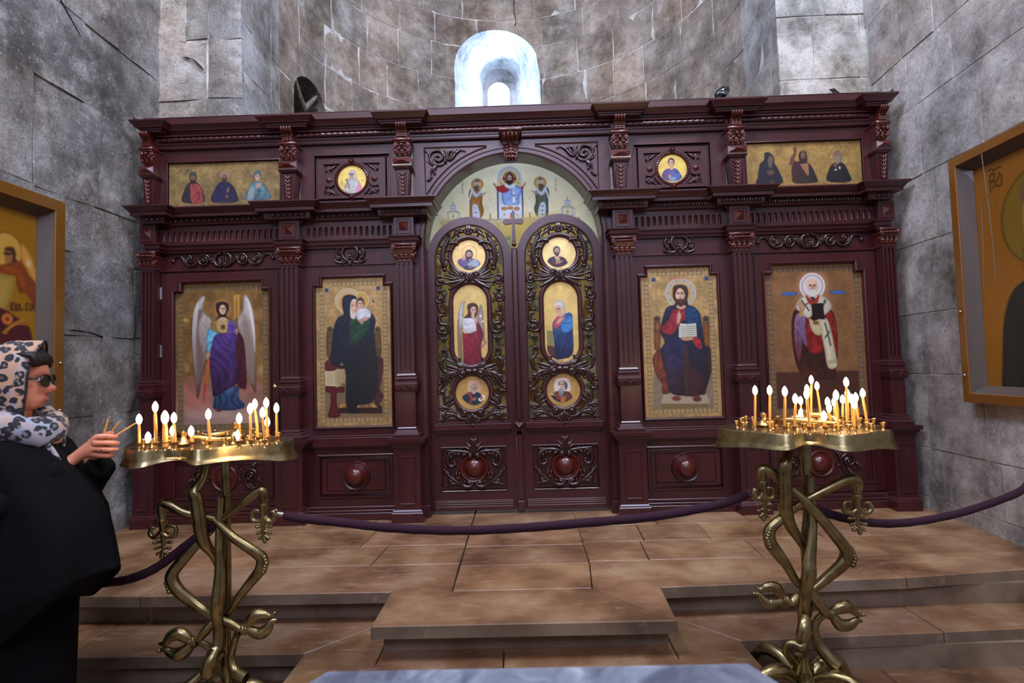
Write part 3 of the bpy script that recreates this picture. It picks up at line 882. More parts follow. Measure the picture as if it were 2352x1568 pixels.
    # scale leaves on the tapered shaft
    b = Carve(); b.sweep([(-0.033, 2.445), (-0.044, 2.64), (0.044, 2.64), (0.033, 2.445)], [(0, -0.080), (-0.003, -0.086), (-0.006, -0.080)], closed=True)
    for i in range(6):
        z = 2.465+0.030*i; w = 0.020+0.0022*i; yy = -0.080-0.0022*i
        b.st([(-w, z+0.020), (-w*0.6, z+0.002), (0, z-0.010), (w*0.6, z+0.002), (w, z+0.020)], 0.0055, 0.0055, yy, 0.8, 3)
        b.st([(0, z-0.004), (0, z+0.014)], 0.008, 0.004, yy-0.001, 0.8, 3)
    kid(b, 'scale_carving', M_WARM, 60)
    # upper capital
    b = Carve(); block3(b, 0.046, 0.080, [(-0.03, 2.756), (0.0, 2.756), (0.004, 2.785), (0.014, 2.830), (0.018, 2.850), (-0.03, 2.850)])
    for s_ in (-1, 1):
        b.spiral(s_*0.052, 2.832, 0.017, 1.6, R(90), s_, 0.006, -0.105)
        b.leaf(s_*0.040, 2.762, R(90)-s_*0.2, 0.060, 0.020, s_*-0.5, 3, -0.088, 0.0055, 0.02)
        b.st([(s_*0.004, 2.826), (s_*0.024, 2.806), (s_*0.05, 2.816)], 0.005, 0.004, -0.098)
    b.ball((0, -0.110, 2.832), 0.014, 8); b.leaf(0, 2.762, R(90), 0.045, 0.018, 0, 3, -0.088, 0.006, 0.012)
    b.box(-0.070, 0.070, -0.118, 0.01, 2.862, 2.884, 0.004); b.box(-0.062, 0.062, -0.110, 0.01, 2.850, 2.864, 0.003)
    kid(b, 'upper_capital', M_WARM, 60)
    # scrolled corbel
    b = Carve(); vs = []; prof = [(0.0, 2.884), (-0.098, 2.884), (-0.104, 2.905), (-0.100, 2.930), (-0.108, 2.948), (-0.128, 2.962), (-0.140, 2.976), (-0.138, 2.992), (0.0, 2.992)]
    for x in (-0.043, 0.043): vs += [(x, y, z) for y, z in prof]
    k = len(prof); b.add(vs, [tuple(range(k)), tuple(range(2*k-1, k-1, -1))]+[(i, (i+1) % k, k+(i+1) % k, k+i) for i in range(k)])
    for i in range(4):
        x = -0.032+0.0213*i
        b.tube([(x, -0.100, 2.948), (x, -0.128, 2.960), (x, -0.146, 2.974), (x, -0.142, 2.990)], [0.006, 0.010, 0.0105, 0.008], 7, ref=(1, 0, 0))
    for x, a in ((-0.022, 100), (0.0, 90), (0.022, 80)): b.leaf(x, 2.888, R(a), 0.055, 0.014, 0, 3, -0.104, 0.0055, 0.008)
    kid(b, 'corbel', M_WARM, 60)
    return p, kids
pil, pkids = make_pilaster()
pil.location.x = PX[0]
pil.scale.x = 0.78
for x in PX[1:]:
    c = pil.copy(); col.objects.link(c); c.parent = ico; c.location.x = x; c.scale.x = 0.78 if abs(x) > 2.5 else 1.0
    for kd in pkids:
        d = kd.copy(); col.objects.link(d); d.parent = c

# --- carcass boards, tier by tier
def notch(x0, x1, z0, z1, nx=0.055, nz=0.066):
    return [(x0, z0), (x1, z0), (x1, z1-nz), (x1-nx, z1-nz), (x1-nx, z1), (x0+nx, z1), (x0+nx, z1-nz), (x0, z1-nz)]
FR = [(0.0, -0.001), (0.004, -0.010), (0.012, -0.014), (0.020, -0.008), (0.024, -0.001)]
def moulding(b, poly, prof): b.sweep(poly, prof, closed=True)   # counter-clockwise path: normal points outwards
def bay(xa, xb, sg):
    """inner bays: fixed panel with an icon and a bossed dado panel"""
    ip = notch(0.966, 1.546, 0.702, 1.842); dp = rect(0.975, 1.530, 0.168, 0.474)
    if sg < 0: ip = [(-x, z) for x, z in reversed(ip)]; dp = [(-x, z) for x, z in reversed(dp)]
    b = MB(); b.plate(rect(xa, xb, 0.0, 2.075), [list(reversed(ip)), list(reversed(dp))], 0.0, 0.03)
    moulding(b, ip, FR)
    p = b.build('bay_panel', M_WOOD, ico, 30)
    b = MB(); cx = sg*1.252
    b.box(xa, xb, -0.030, 0.01, 0.545, 0.618, 0.004); b.box(xa, xb, -0.022, 0.01, 0.618, 0.632, 0.003); b.box(xa, xb, -0.015, 0.01, 0.530, 0.547, 0.003)
    b.build('rail', M_WOODH, p, 30); b = MB()
    b.box(xa, xb, -0.050, 0.01, 0.0, 0.055, 0.004); b.box(xa, xb, -0.040, 0.01, 0.055, 0.075, 0.004); b.box(xa, xb, -0.022, 0.01, 0.075, 0.098, 0.004)
    b.build('base_moulding', M_WOODH, p, 30); b = MB()
    b.box(xa, xb, -0.012, 0.01, 1.938, 1.950, 0.003)
    b.build('rail', M_WOODH, p, 30)
    b = MB(); x0, x1, z0, z1 = min(q[0] for q in dp), max(q[0] for q in dp), 0.168, 0.474
    b.sweep(dp, [(0.0, 0.0), (0.0, -0.006), (0.008, -0.008), (0.014, -0.003), (0.014, 0.001)], closed=True)
    b.sweep(rect(x0+0.055, x1-0.055, z0+0.045, z1-0.045), [(0.0, 0.010), (0.004, 0.010), (0.055, 0.030)], closed=True)
    b.box(x0+0.02, x1-0.02, 0.010, 0.028, z0+0.02, z1-0.02)
    b.lathe([(0.0, 0.028), (0.074, 0.028), (0.080, 0.020), (0.088, 0.020), (0.094, 0.012), (0.104, 0.016), (0.112, 0.004), (0.115, -0.01)], (cx, 0.012, 0.322), 40, '-y')
    b.build('dado_panel', M_WOODH, p, 30)
    b = MB(); b.lathe([(0.001, 0.052), (0.03, 0.048), (0.052, 0.036), (0.066, 0.018), (0.070, 0.0)], (cx, -0.016, 0.322), 36, '-y')
    b.build('boss', M_WARM, p, 60)
    return p
bayB = bay(-1.655, -0.885, -1); bayC = bay(0.885, 1.655, 1)
# cartouches over the inner icons
def cartouche(cx):
    b = Carve(); b.k = 1.2; z = 2.022; hh = 0.068
    for s_ in (-1, 1):
        b.st([(cx+s_*0.012, z+0.060), (cx+s_*0.048, z+0.050), (cx+s_*0.060, z+0.010), (cx+s_*0.046, z-0.030), (cx+s_*0.012, z-0.048)], 0.009, 0.008, -0.018, 0.9)
        b.st([(cx+s_*0.030, z+0.050), (cx+s_*0.075, z+0.055), (cx+s_*0.105, z+0.030), (cx+s_*0.108, z-0.005), (cx+s_*0.095, z-0.02)], 0.005, 0.008, -0.014, 0.9)
        b.spiral(cx+s_*0.088, z-0.022, 0.018, 1.2, R(90), -s_, 0.006, -0.014)
        b.st([(cx+s_*0.018, z-0.050), (cx+s_*0.06, z-0.066), (cx+s_*0.11, z-0.050), (cx+s_*0.118, z-0.030)], 0.007, 0.005, -0.014, 0.9)
        for i, a in enumerate((100, 60, 20)):
            b.leaf(cx+s_*0.070, z+0.005, R(a) if s_ > 0 else R(180-a), 0.034, 0.012, 0, 2, -0.012, 0.004, 0.008)
        b.spiral(cx+s_*0.020, z-0.035, 0.010, 1.2, R(90), s_, 0.004, -0.018)
        b.st([(cx, z-0.045), (cx+s_*0.020, z-0.010), (cx+s_*0.026, z+0.020)], 0.006, 0.002, -0.012)
        b.ball((cx+s_*0.014, -0.02, z+0.060), 0.009, 6)
    b.leaf(cx, z-0.045, R(90), 0.070, 0.018, 0, 3, -0.010, 0.005)
    b.leaf(cx, z-0.050, R(-90), 0.028, 0.014, 0, 2, -0.012, 0.006)
    return b.build('carved_cartouche', M_CARVE, ico, 60)
cartouche(-1.268); cartouche(1.270)
# outer bays: hinged side door
def side_bay(sg):
    xa, xb = 1.76, 2.785
    def mz(poly): return poly if sg > 0 else [(-x, z) for x, z in reversed(poly)]
    def mbox(b, x0, x1, *a):
        if sg > 0: b.box(x0, x1, *a)
        else: b.box(-x1, -x0, *a)
    b = MB()
    b.plate(mz(rect(xa, xb, 0.0, 2.075)), [list(reversed(mz(rect(1.826, 2.752, 0.115, 1.925))))], 0.0, 0.03)
    mbox(b, xa, xb, -0.012, 0.01, 1.930, 1.944, 0.003)
    mbox(b, xa, xb, -0.050, 0.01, 0.0, 0.055, 0.004); mbox(b, xa, xb, -0.040, 0.01, 0.055, 0.078, 0.004); mbox(b, xa, xb, -0.022, 0.01, 0.078, 0.105, 0.004)
    b.build('side_bay_frame', M_WOOD, ico, 30)
    ip = mz(notch(1.906, 2.646, 0.684, 1.838, 0.060, 0.070)); dp = mz(rect(1.890, 2.640, 0.185, 0.470))
    b = MB(); b.plate(mz(rect(1.832, 2.746, 0.120, 1.919)), [list(reversed(ip)), list(reversed(dp))], -0.008, 0.02)
    b.sweep(ip, [(a, h-0.008) for a, h in FR], closed=True)
    b.sweep(dp, [(0.0, -0.008), (0.0, -0.014), (0.008, -0.016), (0.014, -0.011), (0.014, -0.007)], closed=True)
    mbox(b, 1.835, 2.743, -0.024, 0.01, 0.545, 0.560, 0.003); mbox(b, 1.835, 2.743, -0.018, 0.01, 0.560, 0.600, 0.003)
    d = b.build('side_door', M_WOOD, ico, 30)
    b = MB(); mbox(b, 1.89, 2.64, 0.008, 0.018, 0.185, 0.470)
    b.sweep(mz(rect(1.94, 2.59, 0.225, 0.43)), [(0.0, 0.004), (0.004, 0.002), (0.040, 0.010)], closed=True)
    b.build('dado_panel', M_WOODH, d, 30)
    cx = sg*2.262
    b = MB(); b.lathe([(0.001, 0.046), (0.03, 0.042), (0.050, 0.032), (0.062, 0.014), (0.066, 0.006), (0.078, 0.004), (0.084, 0.014), (0.096, 0.016), (0.104, 0.006), (0.106, -0.01)], (cx, 0.006, 0.327), 36, '-y')
    b.build('boss', M_WARM, d, 50)
    for s_ in (-1, 1):
        b = Carve(); x = cx+s_*0.205
        b.spiral(x, 0.345, 0.055, 1.9, R(200) if s_ > 0 else R(-20), -s_, 0.009, -0.002)
        b.spiral(x-s_*0.005, 0.335, 0.026, 1.2, R(90), s_, 0.006, -0.010)
        b.st([(x-s_*0.05, 0.33), (x-s_*0.03, 0.27), (x+s_*0.02, 0.235), (x+s_*0.07, 0.225)], 0.009, 0.005, -0.002, bulb=0.010)
        b.leaf(x-s_*0.01, 0.285, R(-60) if s_ > 0 else R(240), 0.08, 0.026, s_*0.9, 4, 0.0, 0.005)
        b.leaf(x+s_*0.01, 0.395, R(80) if s_ > 0 else R(100), 0.06, 0.022, -s_*0.9, 3, 0.0, 0.005)
        b.leaf(x-s_*0.055, 0.36, R(100) if s_ > 0 else R(80), 0.085, 0.022, s_*1.2, 4, 0.0, 0.005)
        b.st([(x-s_*0.05, 0.32), (x-s_*0.085, 0.31), (x-s_*0.095, 0.335)], 0.007, 0.004, 0.0, bulb=0.008)
        b.leaf(x+s_*0.05, 0.33, R(-40) if s_ > 0 else R(220), 0.05, 0.018, 0, 3, 0.0, 0.005)
        b.build('carved_scroll', M_CARVE, d, 60)
    if sg < 0:
        for z in (1.715, 1.266, 0.29):
            b = MB(); b.lathe([(0.001, 0), (0.0055, 0.002), (0.0055, 0.095), (0.001, 0.098)], (-2.749, -0.013, z), 10)
            b.box(-2.751, -2.738, -0.012, -0.006, z, z+0.098)
            b.build('hinge', M_STEEL, d, 50)
        b = MB(); cxl, czl = -1.867, 1.018
        b.add([(cxl, -0.012, czl+0.024), (cxl+0.022, -0.012, czl), (cxl, -0.012, czl-0.024), (cxl-0.022, -0.012, czl), (cxl, -0.020, czl)], [(0, 1, 4), (1, 2, 4), (2, 3, 4), (3, 0, 4), (0, 3, 2, 1)])
        b.build('lock_plate', M_BRASS, d, 0)
    # scrolling frieze over the door
    b = Carve(); b.k = 1.25; z = 2.012
    for s_ in (-1, 1):
        b.st([(cx+s_*0.008, z+0.052), (cx+s_*0.050, z+0.040), (cx+s_*0.066, z), (cx+s_*0.050, z-0.040), (cx+s_*0.008, z-0.050)], 0.008, 0.008, -0.016, 0.9)
        b.spiral(cx+s_*0.150, z-0.002, 0.050, 2.0, R(180) if s_ > 0 else 0, -s_, 0.0085, -0.014)
        b.st([(cx+s_*0.07, z-0.030), (cx+s_*0.085, z-0.010), (cx+s_*0.10, z+0.010)], 0.006, 0.008, -0.012)
        for a in (30, 75, 120): b.leaf(cx+s_*0.10, z-0.005, R(a) if s_ < 0 else R(180-a), 0.045, 0.014, -0.5*s_, 3, -0.010, 0.0045)
        b.spiral(cx+s_*0.268, z+0.018, 0.036, 1.8, R(200) if s_ > 0 else R(-20), s_, 0.0065, -0.012)
        b.st([(cx+s_*0.200, z-0.006), (cx+s_*0.222, z-0.034), (cx+s_*0.262, z-0.040), (cx+s_*0.300, z-0.014), (cx+s_*0.315, z+0.020), (cx+s_*0.345, z+0.036), (cx+s_*0.378, z+0.028), (cx+s_*0.392, z+0.002)], 0.007, 0.005, -0.012, bulb=0.012)
        b.leaf(cx+s_*0.262, z-0.036, R(20) if s_ > 0 else R(160), 0.05, 0.014, s_*0.5, 3, -0.010, 0.004)
        b.spiral(cx+s_*0.022, z-0.030, 0.012, 1.2, R(90), s_, 0.004, -0.016); b.ball((cx+s_*0.014, -0.018, z+0.050), 0.009, 6)
        b.st([(cx, z-0.045), (cx+s_*0.022, z-0.008), (cx+s_*0.028, z+0.020)], 0.006, 0.002, -0.012)
        b.leaf(cx+s_*0.15, z+0.004, R(30) if s_ > 0 else R(150), 0.028, 0.012, 0, 2, -0.014, 0.005)
    b.leaf(cx, z-0.040, R(90), 0.060, 0.016, 0, 3, -0.010, 0.005)
    b.build('carved_frieze', M_CARVE, ico, 60)
    # upper tier: framed wide icon
    up = mz(rect(1.816, 2.700, 2.424, 2.790))
    b = MB(); b.plate(mz(rect(1.76, 2.785, 2.40, 2.90)), [list(reversed(up))], 0.0, 0.03)
    b.sweep(up, [(0.0, 0.03), (0.0, -0.004), (0.004, -0.010), (0.010, -0.008), (0.012, 0.0)], closed=True)
    b.build('upper_bay_frame', M_WOODH, ico, 30)
side_bay(-1); side_bay(1)

# --- upper tier over the inner bays: round icon in a carved panel
def upper_round(sg):
    cx = sg*1.247; cz = 2.616
    b = MB(); b.plate(rect(sg*1.27-0.385, sg*1.27+0.385, 2.40, 2.90), [list(reversed(rect(cx-0.292, cx+0.292, 2.444, 2.806)))], 0.0, 0.03)
    b.sweep(rect(cx-0.292, cx+0.292, 2.444, 2.806), [(0.0, 0.02), (0.0, -0.004), (0.004, -0.008), (0.009, -0.007), (0.011, 0.0)], closed=True)
    p = b.build('upper_bay_frame', M_WOODH, ico, 30)
    b = MB()
    b.plate(rect(cx-0.292, cx+0.292, 2.444, 2.806), [list(reversed(circ(cx, cz, 0.112, 40)))], 0.018, 0.03)
    in_ = rect(cx-0.236, cx+0.236, 2.492, 2.758)
    # raised strapwork: outer border, round band, two side bands
    def sector(x0, x1, z0, z1): return rect(x0, x1, z0, z1)
    outer = rect(cx-0.262, cx+0.262, 2.470, 2.782)
    # four corner wells cut between the round band and the side roundels
    wells = []
    for sx in (-1, 1):
        for sz in (-1, 1):
            P_ = []
            zc = cz+sz*0.125; xo = cx+sx*0.222
            P_ = [(xo, zc)]
            a0 = math.acos(min(1, 0.125/0.150))
            for i in range(9):
                a = math.asin(0.125/0.150)-i/8*(math.asin(0.125/0.150)-R(26))
                P_.append((cx+sx*0.152*math.cos(a), cz+sz*0.152*math.sin(a)))
            for i in range(6):
                a = R(150)-i/5*R(95)
                P_.append((cx+sx*(0.178+0.052*math.cos(a)), cz+sz*0.052*math.sin(a)+sz*0.004))
            if sx*sz > 0: P_ = P_[::-1]
            # make clockwise for a hole
            A = sum(P_[i][0]*P_[(i+1) % len(P_)][1]-P_[(i+1) % len(P_)][0]*P_[i][1] for i in range(len(P_)))
            if A > 0: P_ = P_[::-1]
            wells.append(P_)
    b.plate(outer, [list(reversed(circ(cx, cz, 0.136, 40)))]+wells, -0.002, 0.018)
    b.sweep(outer, [(0.0, -0.002), (0.003, -0.004), (0.008, 0.004), (0.010, 0.018)], closed=True)
    b.build('strapwork_panel', M_WOODH, p, 25)
    b = Carve()
    b.sweep(circ(cx, cz, 0.112), [(0.0, 0.02), (0.0, -0.004), (0.006, -0.010), (0.010, -0.006), (0.018, -0.004), (0.024, 0.006), (0.026, 0.012)], closed=True)
    for i in range(40):
        a = 2*PI*i/40; b.ball((cx+0.125*math.cos(a), -0.008, cz+0.125*math.sin(a)), 0.0062, 5, 0.8)
    for s_ in (-1, 1):
        zz = cz+s_*0.142
        b.lathe([(0.001, 0.022), (0.008, 0.020), (0.012, 0.012), (0.014, 0.004), (0.019, 0.010), (0.024, 0.006), (0.025, -0.01)], (cx, -0.004, zz), 20, '-y')
    b.build('round_icon_frame', M_WARM, p, 50)
    for s_ in (-1, 1):
        b = MB(); b.lathe([(0.001, 0.026), (0.010, 0.022), (0.022, 0.010), (0.028, 0.0)], (cx+s_*0.178, 0.006, cz-0.002), 40, '-y', lobes=10, amp=0.10)
        b.build('melon_boss', M_WARM, p, 60)
    b = Carve(); b.k = 1.5
    for sx in (-1, 1):
        for sz in (-1, 1):
            x, z = cx+sx*0.188, cz+sz*0.088
            b.spiral(x, z, 0.019, 1.5, R(90)*sz, sx*sz, 0.0045, 0.010)
            b.st([(x-sx*0.016, z-sz*0.006), (x-sx*0.035, z+sz*0.012), (x-sx*0.058, z+sz*0.026)], 0.007, 0.004, 0.010, bulb=0.006)
            b.st([(x+sx*0.018, z-sz*0.004), (x+sx*0.030, z-sz*0.014)], 0.005, 0.003, 0.010)
            b.st([(x, z-sz*0.018), (x-sx*0.01, z-sz*0.03)], 0.005, 0.003, 0.010)
            b.build('corner_scroll', M_WOOD, p, 60); b = Carve(); b.k = 1.5
upper_round(-1); upper_round(1)

# --- central arch
ZS = 2.095; RO = 0.682
b = MB()
out = [(-0.768, 0.0), (-RO, 0.0)]+[(-RO, ZS)]+arc(0, ZS, RO, PI, 0, 48)[1:-1]+[(RO, ZS), (RO, 0.0), (0.768, 0.0), (0.768, 2.90), (-0.768, 2.90)]
b.plate(out, [], 0.0, 0.20)
archw = b.build('arch_surround', M_WOODH, ico, 30)
b = MB()
path = [(-RO, 0.09), (-RO, ZS)]+arc(0, ZS, RO, PI, 0, 48)[1:-1]+[(RO, ZS), (RO, 0.09)]
b.sweep(path, [(0.0, 0.01), (0.0, -0.010), (-0.006, -0.014), (-0.012, -0.010), (-0.014, -0.004), (-0.040, -0.004), (-0.044, -0.012), (-0.052, -0.012), (-0.056, -0.002), (-0.056, 0.0)])
b.build('archivolt', M_WOODH, archw, 30)
b = MB(); b.box(-0.770, -RO-0.002, -0.02, 0.01, 0, 0.09, 0.003); b.build('jamb_block', M_WOOD, archw, 30); b = MB(); b.box(RO+0.002, 0.770, -0.02, 0.01, 0, 0.09, 0.003)
b.build('jamb_block', M_WOOD, archw, 30)
for sg in (-1, 1):
    a0, a1 = PI-math.asin((2.478-ZS)/0.770), PI-math.acos(0.19/0.770)
    a0 = math.acos(-0.668/0.770); a0 = PI-a0 if False else a0
    arcp = arc(0, ZS, 0.768, math.acos(-0.668/0.768), math.acos(-0.20/0.768), 16)
    P_ = [(-0.668, 2.838)]+arcp+[(-0.20, 2.838)]
    if sg > 0: P_ = [(-x, z) for x, z in reversed(P_)]
    A = sum(P_[i][0]*P_[(i+1) % len(P_)][1]-P_[(i+1) % len(P_)][0]*P_[i][1] for i in range(len(P_)))
    if A < 0: P_ = P_[::-1]
    b = MB(); b.sweep(P_, [(0.0, 0.0), (0.0, -0.005), (0.006, -0.009), (0.011, -0.005), (0.012, 0.0)], closed=True)
    b.build('spandrel_moulding', M_WOODH, archw, 30)
    # spandrel scroll (traced on the left one, mirrored)
    b = Carve()
    def W(px, pz): return ((px-1182)/300.0+0.0, 2.0)
    def T(u, v):
        x = (970+u/13.064-1181.5)/300.0; z = 2.843-(v-270)/13.064/300.0-(u-70)/13.064/300.0*0.035
        return (sg*-x, z)
    b.st([T(800, 735), T(740, 740), T(640, 800), T(540, 820), T(430, 800), T(310, 680), T(280, 560), T(330, 430), T(450, 370), T(580, 370), T(665, 440), T(690, 560), T(640, 650), T(540, 690), T(460, 640), T(445, 560), T(500, 510), T(550, 540)], 0.0065, 0.0115, -0.012, 0.9, 5, 7, bulb=0.010)
    b.st([T(275, 640), T(250, 520), T(225, 410), T(155, 380)], 0.006, 0.005, -0.010, bulb=0.006)
    b.st([T(290, 620), T(262, 480), T(235, 380)], 0.006, 0.003, -0.012)
    b.st([T(430, 830), T(310, 760), T(215, 690)], 0.009, 0.005, -0.010, bulb=0.006)
    b.st([T(400, 780), T(350, 700), T(370, 610)], 0.006, 0.003, -0.012)
    b.st([T(690, 530), T(745, 522)], 0.006, 0.003, -0.010)
    b.st([T(500, 820), T(400, 880), T(320, 980), T(310, 1080), T(325, 1180)], 0.009, 0.006, -0.012, bulb=0.009)
    b.st([T(480, 850), T(420, 940), T(420, 1070)], 0.009, 0.008, -0.014, bulb=0.010)
    b.st([T(440, 870), T(370, 960), T(370, 1040)], 0.007, 0.004, -0.018)
    b.st([T(320, 1120), T(280, 1230), T(220, 1290), T(185, 1270)], 0.009, 0.006, -0.010, bulb=0.007)
    b.ball((T(760, 700)[0], -0.014, T(760, 700)[1]), 0.013, 8)
    b.st([T(590, 740), T(620, 850)], 0.003, 0.003, -0.016)
    b.st([T(850, 660), T(790, 580), T(800, 440), T(740, 370)], 0.008, 0.006, -0.012, bulb=0.007)
    b.st([T(850, 660), T(960, 600), T(1100, 430), T(1230, 350), T(1370, 375)], 0.011, 0.006, -0.012, bulb=0.006)
    b.st([T(830, 600), T(860, 440), T(960, 350), T(980, 460), T(880, 600), T(840, 560), T(870, 500)], 0.010, 0.006, -0.016)
    b.st([T(1060, 470), T(1080, 380), T(1125, 310)], 0.010, 0.007, -0.014)
    b.st([T(900, 600), T(960, 500), T(990, 420)], 0.008, 0.005, -0.018)
    b.build('spandrel_scroll', M_CARVE, archw, 60)
# keystone console
b = Carve(); prof = [(0.0, 2.700), (-0.050, 2.700), (-0.060, 2.720), (-0.058, 2.760), (-0.070, 2.820), (-0.095, 2.862), (-0.118, 2.880), (-0.120, 2.900), (0.0, 2.900)]
vs = []
for x0, k_ in ((-1, 0), (1, 0)):
    for y, z in prof: vs.append((x0*(0.046+0.02*(z-2.70)/0.2), y, z))
k = len(prof); b.add(vs, [tuple(range(k)), tuple(range(2*k-1, k-1, -1))]+[(i, (i+1) % k, k+(i+1) % k, k+i) for i in range(k)])
b.box(-0.088, 0.088, -0.150, 0.0, 2.898, 2.916, 0.003); b.box(-0.078, 0.078, -0.138, 0.0, 2.884, 2.899, 0.004)
for i in range(4):
    x = -0.045+0.030*i; b.tube([(x, -0.085, 2.840), (x, -0.110, 2.858), (x, -0.130, 2.872), (x, -0.128, 2.884)], [0.008, 0.014, 0.014, 0.01], 7, ref=(1, 0, 0))
b.leaf(0, 2.712, R(90), 0.115, 0.030, 0, 4, -0.068, 0.007, 0.02)
for s_ in (-1, 1):
    b.leaf(s_*0.026, 2.716, R(90)-s_*0.12, 0.105, 0.022, s_*0.2, 4, -0.062, 0.006, 0.02)
    b.spiral(s_*0.045, 2.828, 0.014, 1.2, R(90), s_, 0.005, -0.085)
for i in range(4): b.ball((-0.033+0.022*i, -0.062, 2.706), 0.010, 6)
b.build('keystone', M_WARM, archw, 60)

# --- royal doors (two carved leaves)
LX = 0.354; YD = 0.070
def door_leaf(sg):
    c = sg*LX; zc = 1.978; ro, ri = 0.331, 0.262
    b = MB()
    outer = [(c-ro, 0.030), (c+ro, 0.030), (c+ro, zc)]+arc(c, zc, ro, 0, PI, 32)[1:-1]+[(c-ro, zc)]
    hole = [(c-ri, 0.722), (c+ri, 0.722), (c+ri, zc)]+arc(c, zc, ri, 0, PI, 32)[1:-1]+[(c-ri, zc)]
    ph = rect(c-0.244, c+0.244, 0.178, 0.502)
    b.plate(outer, [list(reversed(hole)), list(reversed(ph))], YD, YD+0.045)
    b.sweep(hole, [(0.0, YD+0.01), (0.0, YD-0.004), (0.006, YD-0.006), (0.010, YD), (0.010, YD+0.002)], closed=True)
    leaf = b.build('door_leaf', M_WOOD, ico, 30)
    b = MB()
    for z0, z1, e, w in ((0.700, 0.726, 0.012, 0.268), (0.686, 0.702, 0.020, 0.276), (0.640, 0.688, 0.032, 0.300), (0.618, 0.642, 0.018, 0.290), (0.604, 0.620, 0.010, 0.285)):
        b.box(c-w, c+w, YD-e, YD+0.01, z0, z1, 0.004)
    b.sweep(ph, [(0.0, YD+0.02), (0.0, YD-0.004), (0.005, YD-0.008), (0.011, YD-0.005), (0.012, YD+0.001)], closed=True)
    b.box(c-0.244, c+0.244, YD+0.018, YD+0.03, 0.178, 0.502)
    for z0, z1, e in ((0.028, 0.062, 0.026), (0.060, 0.078, 0.020), (0.076, 0.092, 0.014), (0.090, 0.102, 0.008)): b.box(c-0.305, c+0.300, YD-e, YD+0.01, z0, z1, 0.003)
    b.build('door_rail', M_WOODH, leaf, 30)
    # rings of the three icons
    b = MB(); ringp = [(0.0, YD+0.03), (0.0, YD-0.006), (0.006, YD-0.014), (0.030, YD-0.016), (0.036, YD-0.010), (0.038, YD+0.03)]
    for pth in (circ(c, 0.927, 0.130), capsule(c, 1.143, 1.772, 0.132, 20)): b.sweep(pth, ringp, closed=True); b.build('medallion_ring', M_WOOD, leaf, 50); b = MB()
    b.sweep(circ(c, 1.995, 0.131), ringp, closed=True)
    b.box(c-0.020, c+0.020, YD-0.012, YD+0.02, 2.155, 2.238, 0.003); b.box(c-0.026, c+0.026, YD-0.016, YD+0.02, 2.205, 2.218, 0.002); b.box(c-0.024, c+0.024, YD-0.014, YD+0.02, 2.170, 2.180, 0.002)
    b.build('medallion_ring', M_WOOD, leaf, 50)
    # openwork carving, traced once and mirrored about the leaf's axis
    b = Carve(); b.k = 1.38; y = YD-0.010
    def A(u, v): return ((u-550)/1646.0, 1.995-(v-600)/1646.0)
    def B_(u, v): return ((u-712)/1920.0, 0.927-(v-905)/1920.0)
    def C(u, v): return ((u-640)/1920.0+0.005, 1.465-(v-764)/1920.0)
    s = b.st
    # top flowers
    for (u, v, r_) in ((600, 262, 0.011), (625, 290, 0.012), (655, 280, 0.013), (585, 300, 0.009), (560, 268, 0.008), (670, 320, 0.010)):
        q = A(u, v); b.ball((q[0]+0.005, y-0.006, q[1]), r_, 7)
    s([A(575, 285), A(650, 280), A(720, 320), A(770, 370)], 0.008, 0.006, y)
    s([A(640, 240), A(700, 260), A(745, 310)], 0.007, 0.004, y); s([A(690, 330), A(650, 345), A(620, 330)], 0.006, 0.004, y)
    # big acanthus running down the shoulder
    s([A(800, 300), A(810, 380), A(850, 450), A(880, 560), A(870, 680), A(865, 770)], 0.008, 0.014, y-0.004, bulb=0.013)
    s([A(830, 330), A(850, 420), A(890, 500), A(905, 600), A(890, 700)], 0.005, 0.007, y-0.010)
    for tip, base, w in (((695, 432), (845, 460), 0.0095), ((780, 520), (868, 560), 0.0085), ((815, 645), (868, 660), 0.0075), ((860, 350), (815, 420), 0.006), ((912, 465), (862, 520), 0.007), ((935, 560), (880, 620), 0.006), ((775, 300), (805, 370), 0.007)):
        mx, my = (tip[0]+base[0])/2, (tip[1]+base[1])/2-22
        s([A(*base), A(mx, my), A(*tip)], w*0.8, w, y-0.008, bulb=w*1.05)
    s([A(885, 760), A(905, 670), A(935, 610), A(978, 590)], 0.006, 0.003, y)
    s([A(866, 740), A(845, 700), A(850, 660)], 0.010, 0.006, y-0.012)
    # scroll pair and spray under the upper medallion
    b.spiral(*A(648, 850), 0.026, 1.5, R(150), -1, 0.0075, y-0.012)
    s([A(560, 930), A(570, 850), A(610, 815)], 0.010, 0.008, y-0.010); s([A(556, 920), A(590, 880), A(600, 840)], 0.006, 0.004, y-0.016)
    for tip, w in (((845, 842), 0.008), ((905, 868), 0.007), ((860, 945), 0.009), ((800, 1020), 0.009), ((760, 980), 0.007), ((770, 770), 0.007), ((730, 800), 0.006), ((820, 790), 0.006)):
        mx, my = (600+tip[0])/2, (905+tip[1])/2+8
        s([A(605, 900), A(mx, my), A(*tip)], 0.010, w*0.8, y-0.008, bulb=w)
    # column of scrolls beside the oval
    b.spiral(*A(925, 925), 0.032, 1.6, R(60), -1, 0.0085, y-0.004); s([A(895, 860), A(930, 850), A(965, 880), A(975, 930)], 0.006, 0.007, y-0.004)
    s([A(930, 880), A(925, 800), A(910, 740)], 0.007, 0.004, y)
    b.ball((A(930, 1045)[0], y-0.006, A(930, 1045)[1]), 0.013, 7); s([A(885, 1022), A(912, 1040), A(930, 1070), A(950, 1040), A(975, 1022)], 0.006, 0.006, y-0.004)
    b.spiral(*A(935, 1150), 0.036, 1.5, R(80), -1, 0.008, y-0.004); s([A(850, 1075), A(885, 1090), A(890, 1140), A(925, 1210)], 0.007, 0.008, y-0.004); s([A(858, 1160), A(890, 1180), A(930, 1210)], 0.006, 0.004, y)
